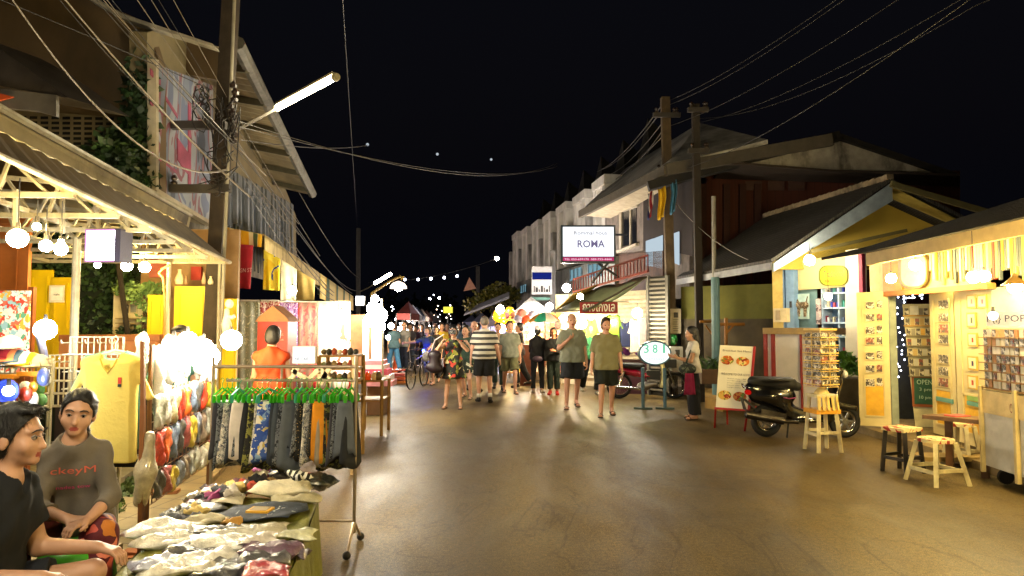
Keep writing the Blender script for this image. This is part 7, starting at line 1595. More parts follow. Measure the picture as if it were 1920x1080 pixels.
for i, (x, c_, y0, y1, w_) in enumerate([(1150, '#5c7c1c', 592, 660, 24), (1108, '#8cb43c', 600, 655, 18), (1172, '#1c2444', 605, 650, 18), (1190, '#c8bcb0', 600, 660, 16), (1203, '#b8a8a0', 595, 660, 12)]):
    p = P(x, y0, 16.1); tshirt(['olive green', 'lime green', 'navy blue', 'pale grey', 'cream white'][i] + ' shirt hanging in front of the white slatted wall', p, w_ / 79, (y1 - y0) / 79, mat(c_, .9), rz=R(-10 + 7 * i), group='shirts at the slatted shop')
mp = thing('clothes_heap', 'colourful heap of small cloths on a stand behind the motorcycle', 'clothes pile', P(1180, 690, 16.3)); q = random.Random(91); g = MB(); g.box((P(1180, 600, 16.5).x, 16.5, .4), (.9, .4, .8)); g.build('stand', mat('#3c1c24'), mp)
for i in range(9): g = MB(); g.ball(P(1155 + i * 7, 658 + q.uniform(-4, 4), 16.4), (.09, .09, .08), 10, 7); g.build('cloth', mat(q.choice(['#c83c6c', '#3c6cb8', '#d8ccc0', '#7c3c9c', '#d89c3c']), .9), mp, smooth=True)
bulb(1195, 587, 15.2, .11, 55, '#fff4e0', 'glaring lamp on the white slatted wall right of the Thai sign', None, .1); bulb(1150, 604, 16, .05, 30, WARM, 'lamp among the hanging shirts', None, .1)
bulb(1088, 556, 14.8, .065, 36, '#ffe8b8', 'bulb shining just above the Thai sign', None, .15); bulb(1092, 607, 15.6, .11, 75, '#ffe0a8', 'large glaring lamp between the two walking men', None, .1)
# blue sign on pole
bs = thing('pole_sign', 'white and blue shop sign with small black figures on the far grey pole', 'sign', P(1016, 528, 23.5)); a, b = P(997, 552, 23.5), P(1035, 500, 23.5); M1 = (a + b) / 2; w, h = b.x - a.x, b.z - a.z
g = MB(); g.box(M1, (w, .08, h)); g.build('board', mat('#8c8a88', .5), bs); g = MB(); g.box(M1 + V3((0, -.045, h * .16)), (w * .94, .012, h * .26)); g.build('blue_band', emit('#2c3ca8', .2), bs)
g = MB()
for i in range(7): g.cyl(M1 + V3((-w * .38 + i * w * .125, -.05, -h * .42)), M1 + V3((-w * .38 + i * w * .125, -.05, -h * (.2 + .06 * (i % 3)))), .02 * (1 + i % 2), n=6)
g.build('black_figures', mat('#101010'), bs)
g = MB(); g.slab([P(998, 557, 23.4), P(1026, 557, 23.4), P(1034, 559.5, 23.4), P(1026, 563, 23.4), P(998, 563, 23.4)], V3((0, 1, 0)), .05); g.build('green_arrow', mat('#1c4c3c'), label='dark green arrow sign under the blue shop sign', cat='sign')
g = MB(); g.slab([P(869, 546, 40), P(880, 520, 40), P(893, 541, 40)], V3((0, 1, 0)), .03); g.build('triangular_flag', mat('#a87c68', .8), label='triangular pinkish flag against the night sky', cat='flag')
# tents and stalls on right far side
def tent(label, x0, x1, ytop, yb, Y, c_, depth=3, group='market tents on the right', em=None, back=True):
    a, b = P(x0, yb, Y), P(x1, yb, Y); o = thing('market_tent', label, 'tent', (a.x, Y, 0), 0, group); w = b.x - a.x; zt = P((x0 + x1) / 2, ytop, Y + depth / 2).z; zb = a.z
    g = MB(); m_ = (a + b) / 2 + V3((0, depth / 2, 0)); ap = V3((m_.x, m_.y, zt)); cs = [a, b, b + V3((0, depth, 0)), a + V3((0, depth, 0))]
    for i in range(4): g.add([cs[i], cs[(i + 1) % 4], ap], [(0, 1, 2)])
    g.build('roof', mat(c_, .7), o); g = MB()
    for i in range(4): p, q_ = cs[i], cs[(i + 1) % 4]; g.add([p, q_, q_ - UP * .25, p - UP * .25], [(0, 1, 2, 3)])
    g.build('valance', mat(c_, .7), o)
    for p in cs: g = MB(); g.cyl((p.x, p.y, 0), p, .025, n=6); g.build('pole', mat('#8c8a88', .4, .6), o)
    if back: g = MB(); g.slab([V3((a.x, Y + depth, 0)), V3((b.x, Y + depth, 0)), V3((b.x, Y + depth, zb)), V3((a.x, Y + depth, zb))], V3((0, 1, 0)), .03); g.build('back_sheet', mat(c_, .8), o)
    return o
tent('bright white market tent behind the pole with the blue sign', 955, 1042, 556, 592, 21, '#c8c4c0', 3)
tent('lilac white tent farther down on the right', 915, 958, 566, 600, 27, '#a8a0c0', 3); tent('small grey tent at the far right of the street', 884, 918, 586, 604, 36, '#8c8ca0', 3); tent('dark blue grey tent roof edge rising over the crowd', 868, 896, 590, 604, 44, '#4c5068', 3)
# right side low dark eaves
g = MB(); g.slab([P(870, 592, 40), P(955, 560, 25), P(955, 552, 26), P(880, 580, 42)], UP, .1); g.build('tin_eave', mat('#4c4c50', .6, .3), label='long dark tin eave above the far tents', cat='eave')
vt = thing('dark_tree', 'dark olive tree mass under the townhouses', 'tree', P(925, 600, 38)); g = MB(); g.cyl((P(925, 600, 38).x, 38, 0), P(925, 560, 38), .2, .1, 8); g.build('trunk', mat('#2c2418'), vt); l = MB()
for i, (x, y) in enumerate([(905, 560), (920, 550), (935, 545), (950, 548), (960, 556), (915, 565), (940, 560), (890, 570)]): leafmass(l, P(x, y, 38), (.6, .6, .5), 160, .22, seed=700 + i)
l.build('crown', leafmat('#4c4c14', '#6c6420'), vt)
# stall goods right
sg = thing('goods_stall', 'stall shelves glowing yellow and pink behind the women in black', 'stall', P(1000, 720, 19)); q = random.Random(71)
for r_ in range(6):
    z = .3 + r_ * .3; g = MB(); g.box((P(1010, 600, 19.5).x, 19.5, z), (1.9, .6, .03)); g.build('shelf_board', mat('#8c6c4c'), sg)
    for k in range(12): g = MB(); g.box((P(1010, 600, 19.5).x - .9 + k * .16, 19.35, z + .1), (.12, .2, q.uniform(.1, .2))); g.build('stall_good', mat(q.choice(['#d89c3c', '#d87c8c', '#e0c8a0', '#c84c3c', '#e8d8c8', '#8c5c3c', '#d8b040']), .6), label='small boxed good on the glowing stall shelves', cat='goods', group='goods on the glowing stall')
g = MB(); g.slab([P(985, 612, 20.5), P(1050, 612, 20.5), P(1050, 735, 20.5), P(985, 735, 20.5)], V3((0, 1, 0)), .05); g.build('back_board', mat('#c8a880'), sg)
g = MB(); g.box((P(987, 600, 18.6).x, 18.6, .55), (.35, .3, 1.1)); g.build('brown_case', mat('#5c2c14', .5), label='brown wooden case at the corner of the glowing stall', cat='case')
um = thing('market_umbrella', 'market umbrella in green orange and white segments', 'umbrella', P(1020, 612, 17.5)); cU = P(1022, 586, 17.5); r_ = 31 / 1280 * 17.5; cs = ['#2c9474', '#d8d4c8', '#e09414', '#d85410', '#e09414', '#2c9474', '#d8d4c8', '#c8700c']
for k in range(8):
    g = MB(); a0_, a1_ = R(45 * k), R(45 * k + 45)
    g.grid(4, 5, lambda u, v, a0_=a0_, a1_=a1_: cU + V3((math.cos(a0_ + (a1_ - a0_) * u) * r_ * v, math.sin(a0_ + (a1_ - a0_) * u) * r_ * v, -.5 * r_ * v ** 2.0 - .04 * v * math.sin(math.pi * u)))); g.build('canopy_segment', mat(cs[k], .6), um)
g = MB(); g.cyl(cU, (cU.x, cU.y, 0), .02, n=8); g.build('pole', WSTEEL, um)
for i, (x, y, rr_, c_) in enumerate([(936, 592, .2, '#d8a81c'), (945, 600, .17, '#c89010'), (956, 583, .13, '#d8b02c'), (960, 600, .13, '#e0c040'), (952, 612, .15, '#c89818'), (935, 610, .13, '#b88c10')]):
    g = MB(); g.ball(P(x, y, 20), rr_, 14, 10); g.build('gold_balloon', mat(c_, .15, .2, .1, spec=.8), smooth=True, label='%s glossy gold balloon of the cluster above the crowd' % ['largest', 'second', 'topmost', 'palest', 'lowest', 'darkest'][i], cat='balloon', group='gold balloons')
for i, (x, y, c_) in enumerate([(973, 598, '#9c98b0'), (985, 600, '#d84c20'), (978, 588, '#d08070'), (1000, 590, '#c8c0d8')]):
    g = MB(); g.ball(P(x, y, 18.9), .14, 12, 8); g.build('paper_lantern', mat(c_, .7), smooth=True, label='%s round paper lantern left of the market umbrella' % ['grey lilac', 'orange red', 'salmon', 'pale lilac'][i], cat='lantern', group='paper lanterns')
RB = 'lamps of the right hand stalls'
for i, (x, y, Y, r_, w_, c_, lb) in enumerate([(938, 580, 19.6, .12, 70, GOLD, 'globe lamp in front of the gold balloons'), (940, 616, 19.4, .12, 80, '#ffe0a0', 'lower globe lamp under the gold balloons'), (1000, 620, 19, .1, 90, '#fff0d8', 'lamp lighting the stall behind the white cap'), (1056, 598, 18, .1, 80, '#ffe8c0', 'lamp at the right edge of the market umbrella'), (998, 578, 21.6, .12, 160, '#fff4f0', 'lamp inside the white market tent'), (1030, 575, 22, .12, 140, '#fff4f0', 'second lamp inside the white market tent'), (1062, 540, 20, .12, 120, '#fff4e8', 'lamp behind the green awning'), (935, 590, 28.5, .12, 120, '#e8e8ff', 'lamp inside the lilac tent'), (905, 600, 37, .12, 100, '#e8e8ff', 'lamp inside the small grey tent'), (960, 660, 19, .05, 30, '#ffd890', 'small lamp between the men and the stall')]): bulb(x, y, Y, r_, w_, c_, lb, RB, .1)
# far crowd lights and left far stalls
q = random.Random(13)
for i in range(7):
    Y = 27 + i * 4; x = 762 + i * 9; tent_c = ['#8c3c34', '#b0a8a0', '#5c6c8c', '#a89884', '#7c4c3c', '#a09c9c', '#8c8484'][i]
    tent(['red brown', 'pale grey', 'bluish', 'sandy', 'russet', 'light grey', 'dull grey'][i] + ' tent on the left side of the far street', x - 30 * 17 / Y, x + 12 * 17 / Y, 608 - 1150 / Y, 608 - 550 / Y, Y, tent_c, 2.6, 'market tents on the far left', back=False)
LB2 = 'lamps of the far left stalls'
for i, (x, y, Y, r_, w_, c_) in enumerate([(733, 611, 22, .13, 90, '#ffe0b0'), (750, 616, 26, .11, 80, '#fff4e8'), (765, 622, 30, .12, 80, '#fff0e0'), (728, 633, 20, .09, 40, '#c8e8ff'), (778, 625, 33, .13, 80, '#ffe8e0'), (790, 618, 36, .1, 70, '#ffd0b0'), (803, 613, 38, .13, 80, '#ffe8d8'), (817, 616, 40, .1, 60, '#fff4e8'), (825, 613, 42, .12, 60, '#ffe0e0'), (752, 607, 34, .06, 20, '#fff4e8'), (775, 606, 44, .06, 20, '#fff4e8'), (742, 598, 36, .06, 20, '#fff4e8'), (786, 608, 48, .06, 20, '#fff4e8'), (735, 575, 34, .04, 8, '#e8e8ff'), (760, 583, 36, .04, 8, '#e8e8ff'), (781, 581, 36, .04, 8, '#e8e8ff'), (766, 601, 40, .1, 40, '#fff4e8')]):
    bulb(x, y, Y, r_ * .75, w_, c_, ['warm lamp above the leftmost far people', 'white lamp over the grey shirted man', 'white lamp right of the grey shirted man', 'bluish lamp low at the left end of the far crowd', 'pinkish lamp above the bicycle', 'orange lamp high over the cyclist', 'broad warm lamp left of the photographer', 'lamp close to the photographer head', 'pink lamp just over the photographer shoulder', 'tiny lamp in the dark over the far crowd', 'tiny lamp higher in the dark over the far crowd', 'tiny lamp beside the dazzling cluster', 'tiny lamp at the very end of the street', 'faint speck of light upper left', 'faint speck of light under the dome lamp', 'faint speck of light right under the dome lamp', 'soft lamp over the middle of the far crowd'][i], LB2, .1)
# string of lights and the others
SL = thing('string_lights', 'string of small white bulbs across the far street', 'string lights', P(810, 523, 30)); pts = [(759, 524), (784, 524), (808, 522.5), (833, 520.5), (857, 517.5)]
g = MB(); g.tube(sag(P(690, 530, 31), P(932, 485, 30), .25, 16), .01, 5); g.build('wire', WD, SL)
for i, (x, y) in enumerate(pts): g = MB(); g.ball(P(x, y, 30), .055, 8, 6); g.build('small_bulb', emit('#e8ecff', 12), SL, smooth=True)
bulb(932, 485, 30, .09, 26, '#ffe8d8', 'single bright bulb high beside the townhouses', None, 0); bulb(806, 560, 33, .05, 8, '#e8ecff', 'small white bulb under the string, left one', None, 0); bulb(824, 558.5, 33, .05, 8, '#e8ecff', 'small white bulb under the string, right one', None, 0)
for i, (x, y) in enumerate(((689, 271), (820, 289), (921, 299))): g = MB(); g.ball(P(x, y, 20 + i * 2.4), .045, 8, 6); g.build('tiny_wire_light', emit('#a8b0b8', .5), label=['first', 'second', 'third'][i] + ' faint bead of light on the high cross street wire, counted from the big pole', cat='light', group='faint beads on the high wire')
SP = thing('far_light_specks', 'scattered tiny white specks of light over the far crowd', 'string lights', P(790, 600, 50)); q = random.Random(33)
g = MB(); g.tube(sag(P(738, 592, 50), P(862, 600, 50), .4, 12), .01, 4); g.build('wire', WD, SP)
for i in range(30):
    y = 606 - abs(q.gauss(0, 18)); g = MB(); g.ball(P(q.uniform(735, 850), y, 44 + q.uniform(0, 10)), q.uniform(.02, .045), 6, 5); g.build('speck_bulb', emit(q.choice(['#fff0e0', '#e8ecff', '#ffd8b0']), 6), SP, smooth=True)
# street lamps
fl = thing('tube_street_lamp', 'long glowing fluorescent tube lamp slanting from the big pole', 'street lamp', P(575, 172, 9)); a, b = P(520, 203, 9.6), P(627, 146, 8.3)
g = MB(); g.cyl(a, b, .036, n=12); g.build('glowing_tube', emit('#fff2cc', 40), fl, smooth=True); d = (b - a).normalized()
g = MB(); g.cyl(a - d * .07, a, .05, n=12); g.cyl(b, b + d * .06, .05, n=12); g.bar(a + UP * .055, b + UP * .055, .07, .03); g.build('fitting', mat('#8c8468', .5), fl)
g = MB(); g.tube([a - d * .05, P(485, 222, 9.2), P(440, 246, 8.8)], .022, 7); g.build('arm', mat('#4c4438', .5), fl)
f2 = thing('tube_street_lamp', 'short distant fluorescent tube lamp beside the dome lamp', 'street lamp', P(717, 522, 22)); a, b = P(703, 531, 22.6), P(732, 514, 21.4); g = MB(); g.cyl(a, b, .05, n=10); g.build('glowing_tube', emit('#fff0d8', 30), f2, smooth=True); g = MB(); g.tube([a, P(690, 540, 23), P(672, 548, 25)], .02, 6); g.build('arm', mat('#3c3830'), f2)
dl = thing('dome_lamp', 'white dome shaded lamp on a long curved arm', 'street lamp', P(747, 535, 17)); c = P(747, 541, 17); s_ = 17 / 1280; g = MB(); g.lathe(c, [(16 * s_, 0), (15 * s_, 5 * s_), (11 * s_, 10 * s_), (4 * s_, 13 * s_), (.01, 14 * s_)], 22); g.build('shade', emit('#ffe0c0', 1.6), dl, smooth=True)
g = MB(); g.ball(c + UP * .03, .1, 10, 8); g.build('bulb', emit('#fff0d8', watts(80, .1)), dl, smooth=True)
g = MB(); g.tube([P(752, 524, 17), P(756, 519, 17), P(750, 518, 17), P(730, 528, 16.4), P(712, 540, 16), P(697, 550, 15.6)], .03, 7); g.cyl((P(697, 550, 15.6).x, 15.6, 0), P(697, 550, 15.6), .03, n=8); g.build('arm', mat('#8c7434', .5), dl)
lightbox('small yellow lit sign high over the photographer', 831, 575, 849, 587, 30, .15, '#f0e850', .5, '#5c5c1c'); lightbox('small white lit box above the pink stall', 667, 555, 683, 573, 15, .1, '#f0f4ff', 2.2, '#3c3c3c')
g = MB(); g.cyl((P(840, 600, 30.2).x, 30.2, 0), P(840, 588, 30.2), .04, n=8); g.build('sign_post', mat('#2c2c2c'), label='dark post under the small yellow lit sign', cat='post')
tbk = thing('flat_crate', 'small stack of orange red trays on the road by the pink stall', 'crate', G(746, 719)); c = G(746, 719)
for k in range(3): g = MB(); g.box(c + UP * (.05 + .1 * k), (.44 - .03 * k, .4, .07), R(4 * k)); g.build('tray', mat(['#b0641c', '#b84c1c', '#a83c2c'][k], .6), tbk)
q = random.Random(5)
for k in range(6): g = MB(); g.ball(c + V3((q.uniform(-.15, .15), q.uniform(-.12, .12), .37)), (.07, .05, .03), 8, 6); g.build('wrapped_food', plastic(q.choice(['#c86c5c', '#d8c8b0', '#b84830'])), tbk, smooth=True)
cn_ = thing('traffic_cone', 'orange cone standing among the far crowd on the left', 'cone', G(742, 697)); c = G(742, 697); g = MB(); g.lathe(c, [(.17, 0), (.17, .03), (.13, .03), (.03, .7), (.001, .7)], 14); g.build('cone', mat('#d0521c', .5), cn_)
# distant dark backdrop hedge / trees at street end
ft = MB(); 
for i in range(14): leafmass(ft, P(690 + i * 18, 598 - 12 * (i % 3), 62 + i), (1.4, 1, 1.2), 120, .5, seed=800 + i)
ft.build('far_trees', leafmat('#14180e', '#1e2414'), kind='stuff')
# ================================================================== people
def gp(px, py): p = G(px, py); return (p.x, p.y, 0)
FLO = floral([(0, '#14120c'), (.3, '#7c7c2c'), (.45, '#14120c'), (.6, '#a83424'), (.7, '#c8b888'), (.8, '#2c3c1c')], 16)
w = ((-.06, .3, -1), (-.02, -.12, -1)); w2 = ((.05, -.22, -1), (.0, -.6, -1), .1, -.5)
# photographer
ph = person('woman in a short floral dress photographing with a camera held at her face', gp(850, 766), R(176), 1.62, .92, legs=[((-.1, .05, -1), (-.05, -.02, -1)), ((.1, 0, -1), (.08, -.02, -1))], arms=[((-.5, .6, -.4), (.55, .5, .7), ((.6, .5, .6), (.3, .3, -1), .9)), ((.5, .6, -.4), (-.55, .5, .7), ((-.6, .5, .6), (-.3, .3, -1), .9))], shirt=FLO, sleeve=.06, skirt=(FLO, .3, .1), hair='bob', shoe='sandal', shoemat=mat('#3c1c14'), h=.012)
J = t_J[ph.name]; c = MW[ph.name] @ V3(J['hc'] + J['hf'] * .17 - J['hu'] * .01); cm = thing('camera', 'dark blue compact camera held up by the woman in the floral dress', 'camera', c, R(-4)); g = MB(); g.box((0, 0, 0), (.14, .05, .085)); g.box((0, 0, .05), (.05, .04, .02)); g.build('body', mat('#141c2c', .3), cm, local=True); g = MB(); g.cyl((0, -.02, 0), (0, -.09, 0), .034, .03, n=14); g.build('lens', mat('#0c0c10', .2), cm, local=True)
bg = P(815, 675, 13.3); F = Field(); F.cap((-.12, 0, -.13), (.1, 0, -.17), .06, .07, k=.05); F.cap((-.08, 0, .1), (.08, 0, .1), .045, .04, k=.1); F.cap((0, 0, .1), (0, 0, -.15), .09, .1, k=.1); bgo = field_obj('handbag', F, .012, mat('#1c1018', .5), None, loc=bg, label='dark plum handbag hanging from the photographer arm', cat='bag'); 
g = MB(); g.tube([bg + V3((-.09, 0, .1)), bg + V3((0, 0, .38)), bg + V3((.18, 0, .5))], .012, 6); g.build('strap', mat('#a89898', .6), bgo)
person('man in a black and white striped shirt walking away in white socks', gp(908, 756), R(4), 1.8, 1.16, legs=[((-.05, .08, -1), (0, -.1, -1)), ((.04, .05, -1), (.02, -.25, -1), .1, -.35)], arms=[((-.26, .05, -1), (-.12, .2, -1)), ((.3, -.1, -1), (.22, .12, -1))], shirt=stripes([(0, '#c8c4b8'), (.34, '#141418'), (.52, '#5c5c5c'), (.62, '#141418'), (.8, '#c8c4b8')], 8.5, 2, wob=.12), sleeve=.75, bottom=mat('#141416', .9), hair='thin', hairmat=HAIRG, shoe='sneaker', skin=SKINP, h=.012, cut=.9, flare=.035)
person('man in a plain grey T-shirt and khaki shorts behind the striped man', gp(956, 738), R(186), 1.74, 1.05, legs=[w, w2], arms=[((-.2, 0, -1), (-.1, .25, -1)), ((.2, .05, -1), (.15, .3, -1))], shirt=mat('#74786c', .9), sleeve=.7, bottom=mat('#5c5c40', .9), hair='man', hairmat=HAIRN, shoe='flipflop', skin=SKINP, flare=.03)
person('woman in black with a white cap and a belt bag, seen from behind', gp(1008, 738), R(-12), 1.6, .95, legs=[((-.06, .1, -1), (0, -.1, -1)), ((.06, -.1, -1), (.05, -.3, -1))], arms=[((-.15, .4, -1), (.1, 1, .1)), ((.15, .4, -1), (-.1, 1, .1))], shirt=mat('#0e0e10', .9), sleeve=1.9, bottom=mat('#101014', .9), cut=1.9, flare=0.0, hair='tied', hat=(mat('#b0acb4', .8), -1), shoe='sneaker', shoemat=mat('#8c8078'), h=.014)
person('woman in a black top and dark green trousers with red shoes', gp(1038, 740), R(172), 1.56, .95, arms=[((-.12, .2, -1), (.5, .7, .2)), ((.12, .1, -1), (.1, .3, -1))], shirt=mat('#0e0f10', .9), sleeve=1.9, bottom=mat('#18241c', .9), cut=1.85, flare=.015, hair='long', shoe='sneaker', shoemat=mat('#a81c14'), h=.014, skin=SKIN2)
person('tall bald man in grey T-shirt with one hand raised to his chin', gp(1073, 766), R(184), 1.86, 1.12, legs=[((-.05, -.12, -1), (0, -.5, -1), -.1, -.3), ((.04, .2, -1), (.02, -.05, -1))], arms=[((-.25, -.05, -1), (-.12, .12, -1)), ((.3, .35, -.9), (-.75, .45, .75), ((-.7, .3, .5), (-.3, -.2, 1), 1.1))], shirt=mat('#7c8070', .9, var=.15), sleeve=.8, bottom=mat('#1e2228', .9), hair='thin', hairmat=HAIRG, shoe='flipflop', skin=SKINP, flare=.04, h=.012, hem=-.04)
person('man in an olive tan T-shirt and black shorts walking toward the camera', gp(1137, 780), R(178), 1.77, 1.08, legs=[((-.06, -.16, -1), (0, -.42, -1), -.1, -.3), ((.0, .24, -1), (.04, .0, -1))], arms=[((-.28, .05, -1), (-.1, .2, -1)), ((.24, .0, -1), (.12, .28, -1))], shirt=mat('#7c7858', .9, var=.15), sleeve=.85, bottom=mat('#141a16', .9), hair='man', hairmat=HAIRN, shoe='flipflop', skin=SKINP, flare=.04, h=.012, hem=-.07, head=(8, -4, 0))
JJ = list(t_J.values())[-1]
vp = person('woman in profile in a white top and baggy black trousers tapping her phone', gp(1301, 786), R(88), 1.6, .92, legs=[((-.06, .04, -1), (-.02, -.04, -1)), ((.06, -.04, -1), (.02, -.04, -1))], arms=[((-.15, .35, -1), (.05, 1, .25), ((0, 1, .3), (.6, 0, .6), .8)), ((.15, .3, -1), (-.05, 1, .25), ((0, 1, .3), (-.6, 0, .6), .8))], shirt=mat('#b8b4ac', .9, var=.1), sleeve=.4, bottom=mat('#0c0c10', .9), cut=1.97, flare=.05, hair='long', shoe='sandal', h=.012, head=(0, -10, 0))
g = MB(); c = P(1270, 663, 11.85); g.box(c, (.015, .075, .14), M=Matrix.Rotation(R(-25), 4, 'Y')); g.build('smartphone', mat('#14161c', .2), label='dark smartphone in the hands of the woman in profile', cat='phone')
c = P(1289, 692, 11.7); F = Field(); F.ell((0, 0, 0), (.15, .08, .1), .02); F.cap((-.04, 0, .05), (.06, 0, .32), .02, .015, k=.02); field_obj('shoulder_bag', F, .012, floral([(0, '#1c2420'), (.5, '#4c544c'), (.75, '#14181c')], 22), None, loc=c, label='dark patterned bag at the waist of the woman in profile', cat='bag')
g = MB(); o_ = P(1293, 700, 11.62); g.grid(8, 10, lambda u, v: o_ + V3(((u - .5) * (.2 - .06 * v), .02 * math.sin(u * 9), -.36 * (1 - v))), .02, (0, 1, 0)); g.build('magenta_cloth', mat('#7c0c3c', .85, var=.3), label='magenta cloth hanging from the waist of the woman in profile', cat='cloth', smooth=True)
c = P(1008, 673, 15.95); F = Field(); F.ell((0, 0, 0), (.12, .05, .07), .01); field_obj('belt_bag', F, .012, mat('#3c2c3c', .5), None, loc=c, label='dark belt bag on the back of the woman with the white cap', cat='bag')
# others near the middle
person('woman behind the photographer in a green dress with dark hair', gp(873, 748), R(165), 1.66, .95, arms=[((-.3, .5, -.8), (.3, .6, .7)), ((.2, .1, -1), (-.2, .5, -.7))], legs=[((-.1, .35, -1), (0, -.35, -1)), ((.05, -.2, -1), (0, -.6, -1))], shirt=mat('#2c4034', .9), sleeve=.6, skirt=(floral([(0, '#1c2418'), (.5, '#2c3424'), (.8, '#c8c4a8')], 18), .28, .07), hair='long', shoe='sandal', h=.015)
person('man with a sunburnt face half hidden behind the striped man', gp(889, 733), R(190), 1.74, 1.05, legs=[w, w2], shirt=mat('#2c2c3c', .9), bottom=mat('#1c2430', .9), hair='thin', hairmat=HAIRG, shoe='sneaker', h=.016, skin=SKINP)
person('man in dark green trousers just right of the striped man', gp(934, 730), R(176), 1.7, 1.0, legs=[w, w2], shirt=mat('#a88c74', .9), bottom=mat('#24342c', .9), cut=1.9, hair='short', shoe='sneaker', h=.016)
person('person in green top and dark trousers between the two walking men', gp(1108, 740), R(-170), 1.68, .95, legs=[((-.1, .3, -1), (0, -.1, -1)), ((.1, -.3, -1), (0, -.6, -1))], shirt=mat('#1c5c3c', .9), bottom=mat('#101418', .9), cut=1.9, hair='long', shoe='sneaker', shoemat=mat('#8c8c84'), h=.016)
person('person in dark clothes walking behind the man in grey and khaki', gp(974, 726), R(100), 1.7, .95, legs=[((-.1, .3, -1), (0, -.1, -1)), ((.1, -.3, -1), (0, -.6, -1))], shirt=mat('#241c1c', .9), bottom=mat('#141414', .9), cut=1.9, hair='short', shoe='sneaker', h=.018)
# cyclist
cy = person('woman leaning over a bicycle with a white bag, in a dark blue grey top', gp(806, 722), R(150), 1.62, 1.0, spine=(-.1, .35, 1), arms=[((-.5, .8, -.5), (-.3, 1, -.4)), ((.7, .5, -.3), (.9, .4, -.1))], legs=[((-.1, .2, -1), (0, -.2, -1)), ((.1, 0, -1), (0, -.2, -1))], shirt=mat('#2c3844', .9), sleeve=.9, bottom=mat('#5c6478', .9), cut=1.3, flare=.02, hair='bob', hairmat=HAIRN, shoe='sandal', h=.015)
person('shorter woman looking over the shoulder of the woman with the bicycle', gp(817, 716), R(170), 1.6, .95, shirt=mat('#3c3428', .9), bottom=mat('#1c1c24', .9), cut=1.9, hair='bob', hairmat=HAIRN, shoe='sandal', h=.018)
bk_ = thing('bicycle', 'bicycle with a bright blue front light among the crowd', 'bicycle', gp(783, 727), R(78))
for x in (-.5, .5):
    g = MB(); g.lathe((x, 0, .34), [(.34, -.02), (.355, 0), (.34, .02), (.325, 0), (.34, -.02)], 26, V3((0, 1, 0))); wh = g.build('wheel', TYR, bk_, local=True); g = MB()
    for k in range(14): a = 6.2832 * k / 14; g.cyl((x, .02 * (-1) ** k, .34), (x + .33 * math.cos(a), 0, .34 + .33 * math.sin(a)), .003, n=4)
    g.build('spokes', CHR, wh, local=True)
g = MB(); FR = mat('#6c6460', .4, .5)
for a, b in (((-.5, 0, .34), (-.1, 0, .34)), ((-.5, 0, .34), (-.2, 0, .75)), ((-.1, 0, .34), (-.22, 0, .8)), ((-.1, 0, .34), (.36, 0, .72)), ((-.2, 0, .72), (.34, 0, .82)), ((.5, 0, .34), (.33, 0, .95))): g.cyl(a, b, .016, n=7)
g.build('frame', FR, bk_, local=True); g = MB(); g.tube([(.2, -.28, .98), (.32, -.12, 1.0), (.34, .12, 1.0), (.2, .28, .98)], .013, 6); g.build('handlebar', FR, bk_, local=True); g = MB(); g.ball((-.24, 0, .84), (.13, .07, .03)); g.build('saddle', TYR, bk_, local=True)
g = MB(); g.ball((.44, 0, .93), .04, 10, 8); g.build('front_light', emit('#2038ff', 110), bk_, local=True)
bb = P(799, 668, 17.2); F = Field(); F.ell((0, 0, 0), (.1, .08, .14), .02); field_obj('white_bag', F, .015, mat('#b8b4b0', .6), None, fold=(.006, 30), loc=bb, label='white cloth bag hanging beside the bicycle', cat='bag')
# far crowd
fc = [((757, 697), 170, 1.72, '#6c6c68', '#141a2c', 1.9, 'man in grey shirt and navy trousers left of the bicycle', 10), ((738, 700), 30, 1.7, '#2c4450', '#2c5c84', 1.9, 'person in teal top and light blue jeans beside the pink stall', 5), ((768, 694), 190, 1.7, '#403c40', '#3c4454', 1.9, 'person in dark grey just behind the man with navy trousers', 0), ((778, 690), 160, 1.6, '#3c2438', '#4c5064', 1.9, 'woman in a plum top at the left of the far crowd', 0), ((790, 689), 180, 1.66, '#241c24', '#1c1c24', 1.9, 'person in black above the bicycle handlebar', 0),
 ((828, 700), 185, 1.7, '#a88c24', '#2c2c2c', .9, 'person in a mustard top half hidden behind the photographer', 0), ((800, 684), 0, 1.75, '#54546c', '#20202c', 1.9, 'tall far person in slate blue walking away', 0), ((838, 682), 180, 1.7, '#7c3c34', '#2c2c34', 1.9, 'far person in brick red in the middle of the street', 0), ((772, 680), 0, 1.7, '#8c8884', '#2c2c34', 1.9, 'far person in pale grey walking away on the left', 0), ((860, 686), 180, 1.68, '#4c5c6c', '#1c1c24', 1.9, 'far person in steel blue behind the green dress', 0), ((896, 690), 175, 1.7, '#8c847c', '#24242c', 1.9, 'far person in beige behind the sunburnt man', 0), ((815, 674), 180, 1.72, '#3c3c3c', '#1c1c24', 1.9, 'small far person in charcoal at the street end', 0), ((845, 672), 10, 1.7, '#a09c98', '#2c2c34', 1.9, 'small far person in white grey at the street end', 0), ((787, 671), 180, 1.7, '#5c3c2c', '#1c1c24', 1.9, 'small far person in brown at the street end', 0), ((870, 675), 0, 1.72, '#2c3450', '#1c1c24', 1.9, 'small far person in navy at the street end', 0), ((752, 683), 150, 1.65, '#a84c3c', '#1c1c24', 1.9, 'far person in coral red on the left', 0)]
for i, (p, r_, H, sc1, bc, ct_, lab, _) in enumerate(fc):
    person(lab, gp(*p), R(r_), H, 1.0, legs=[w, w2] if i % 3 else None, shirt=mat(sc1, .9), bottom=mat(bc, .9), cut=ct_, hair=['short', 'man', 'bob', 'long'][i % 4] if i not in (0, 6, 11) else 'thin', hairmat=[HAIRB, HAIRN][i % 2], shoe='sneaker', h=.022, group='far crowd')
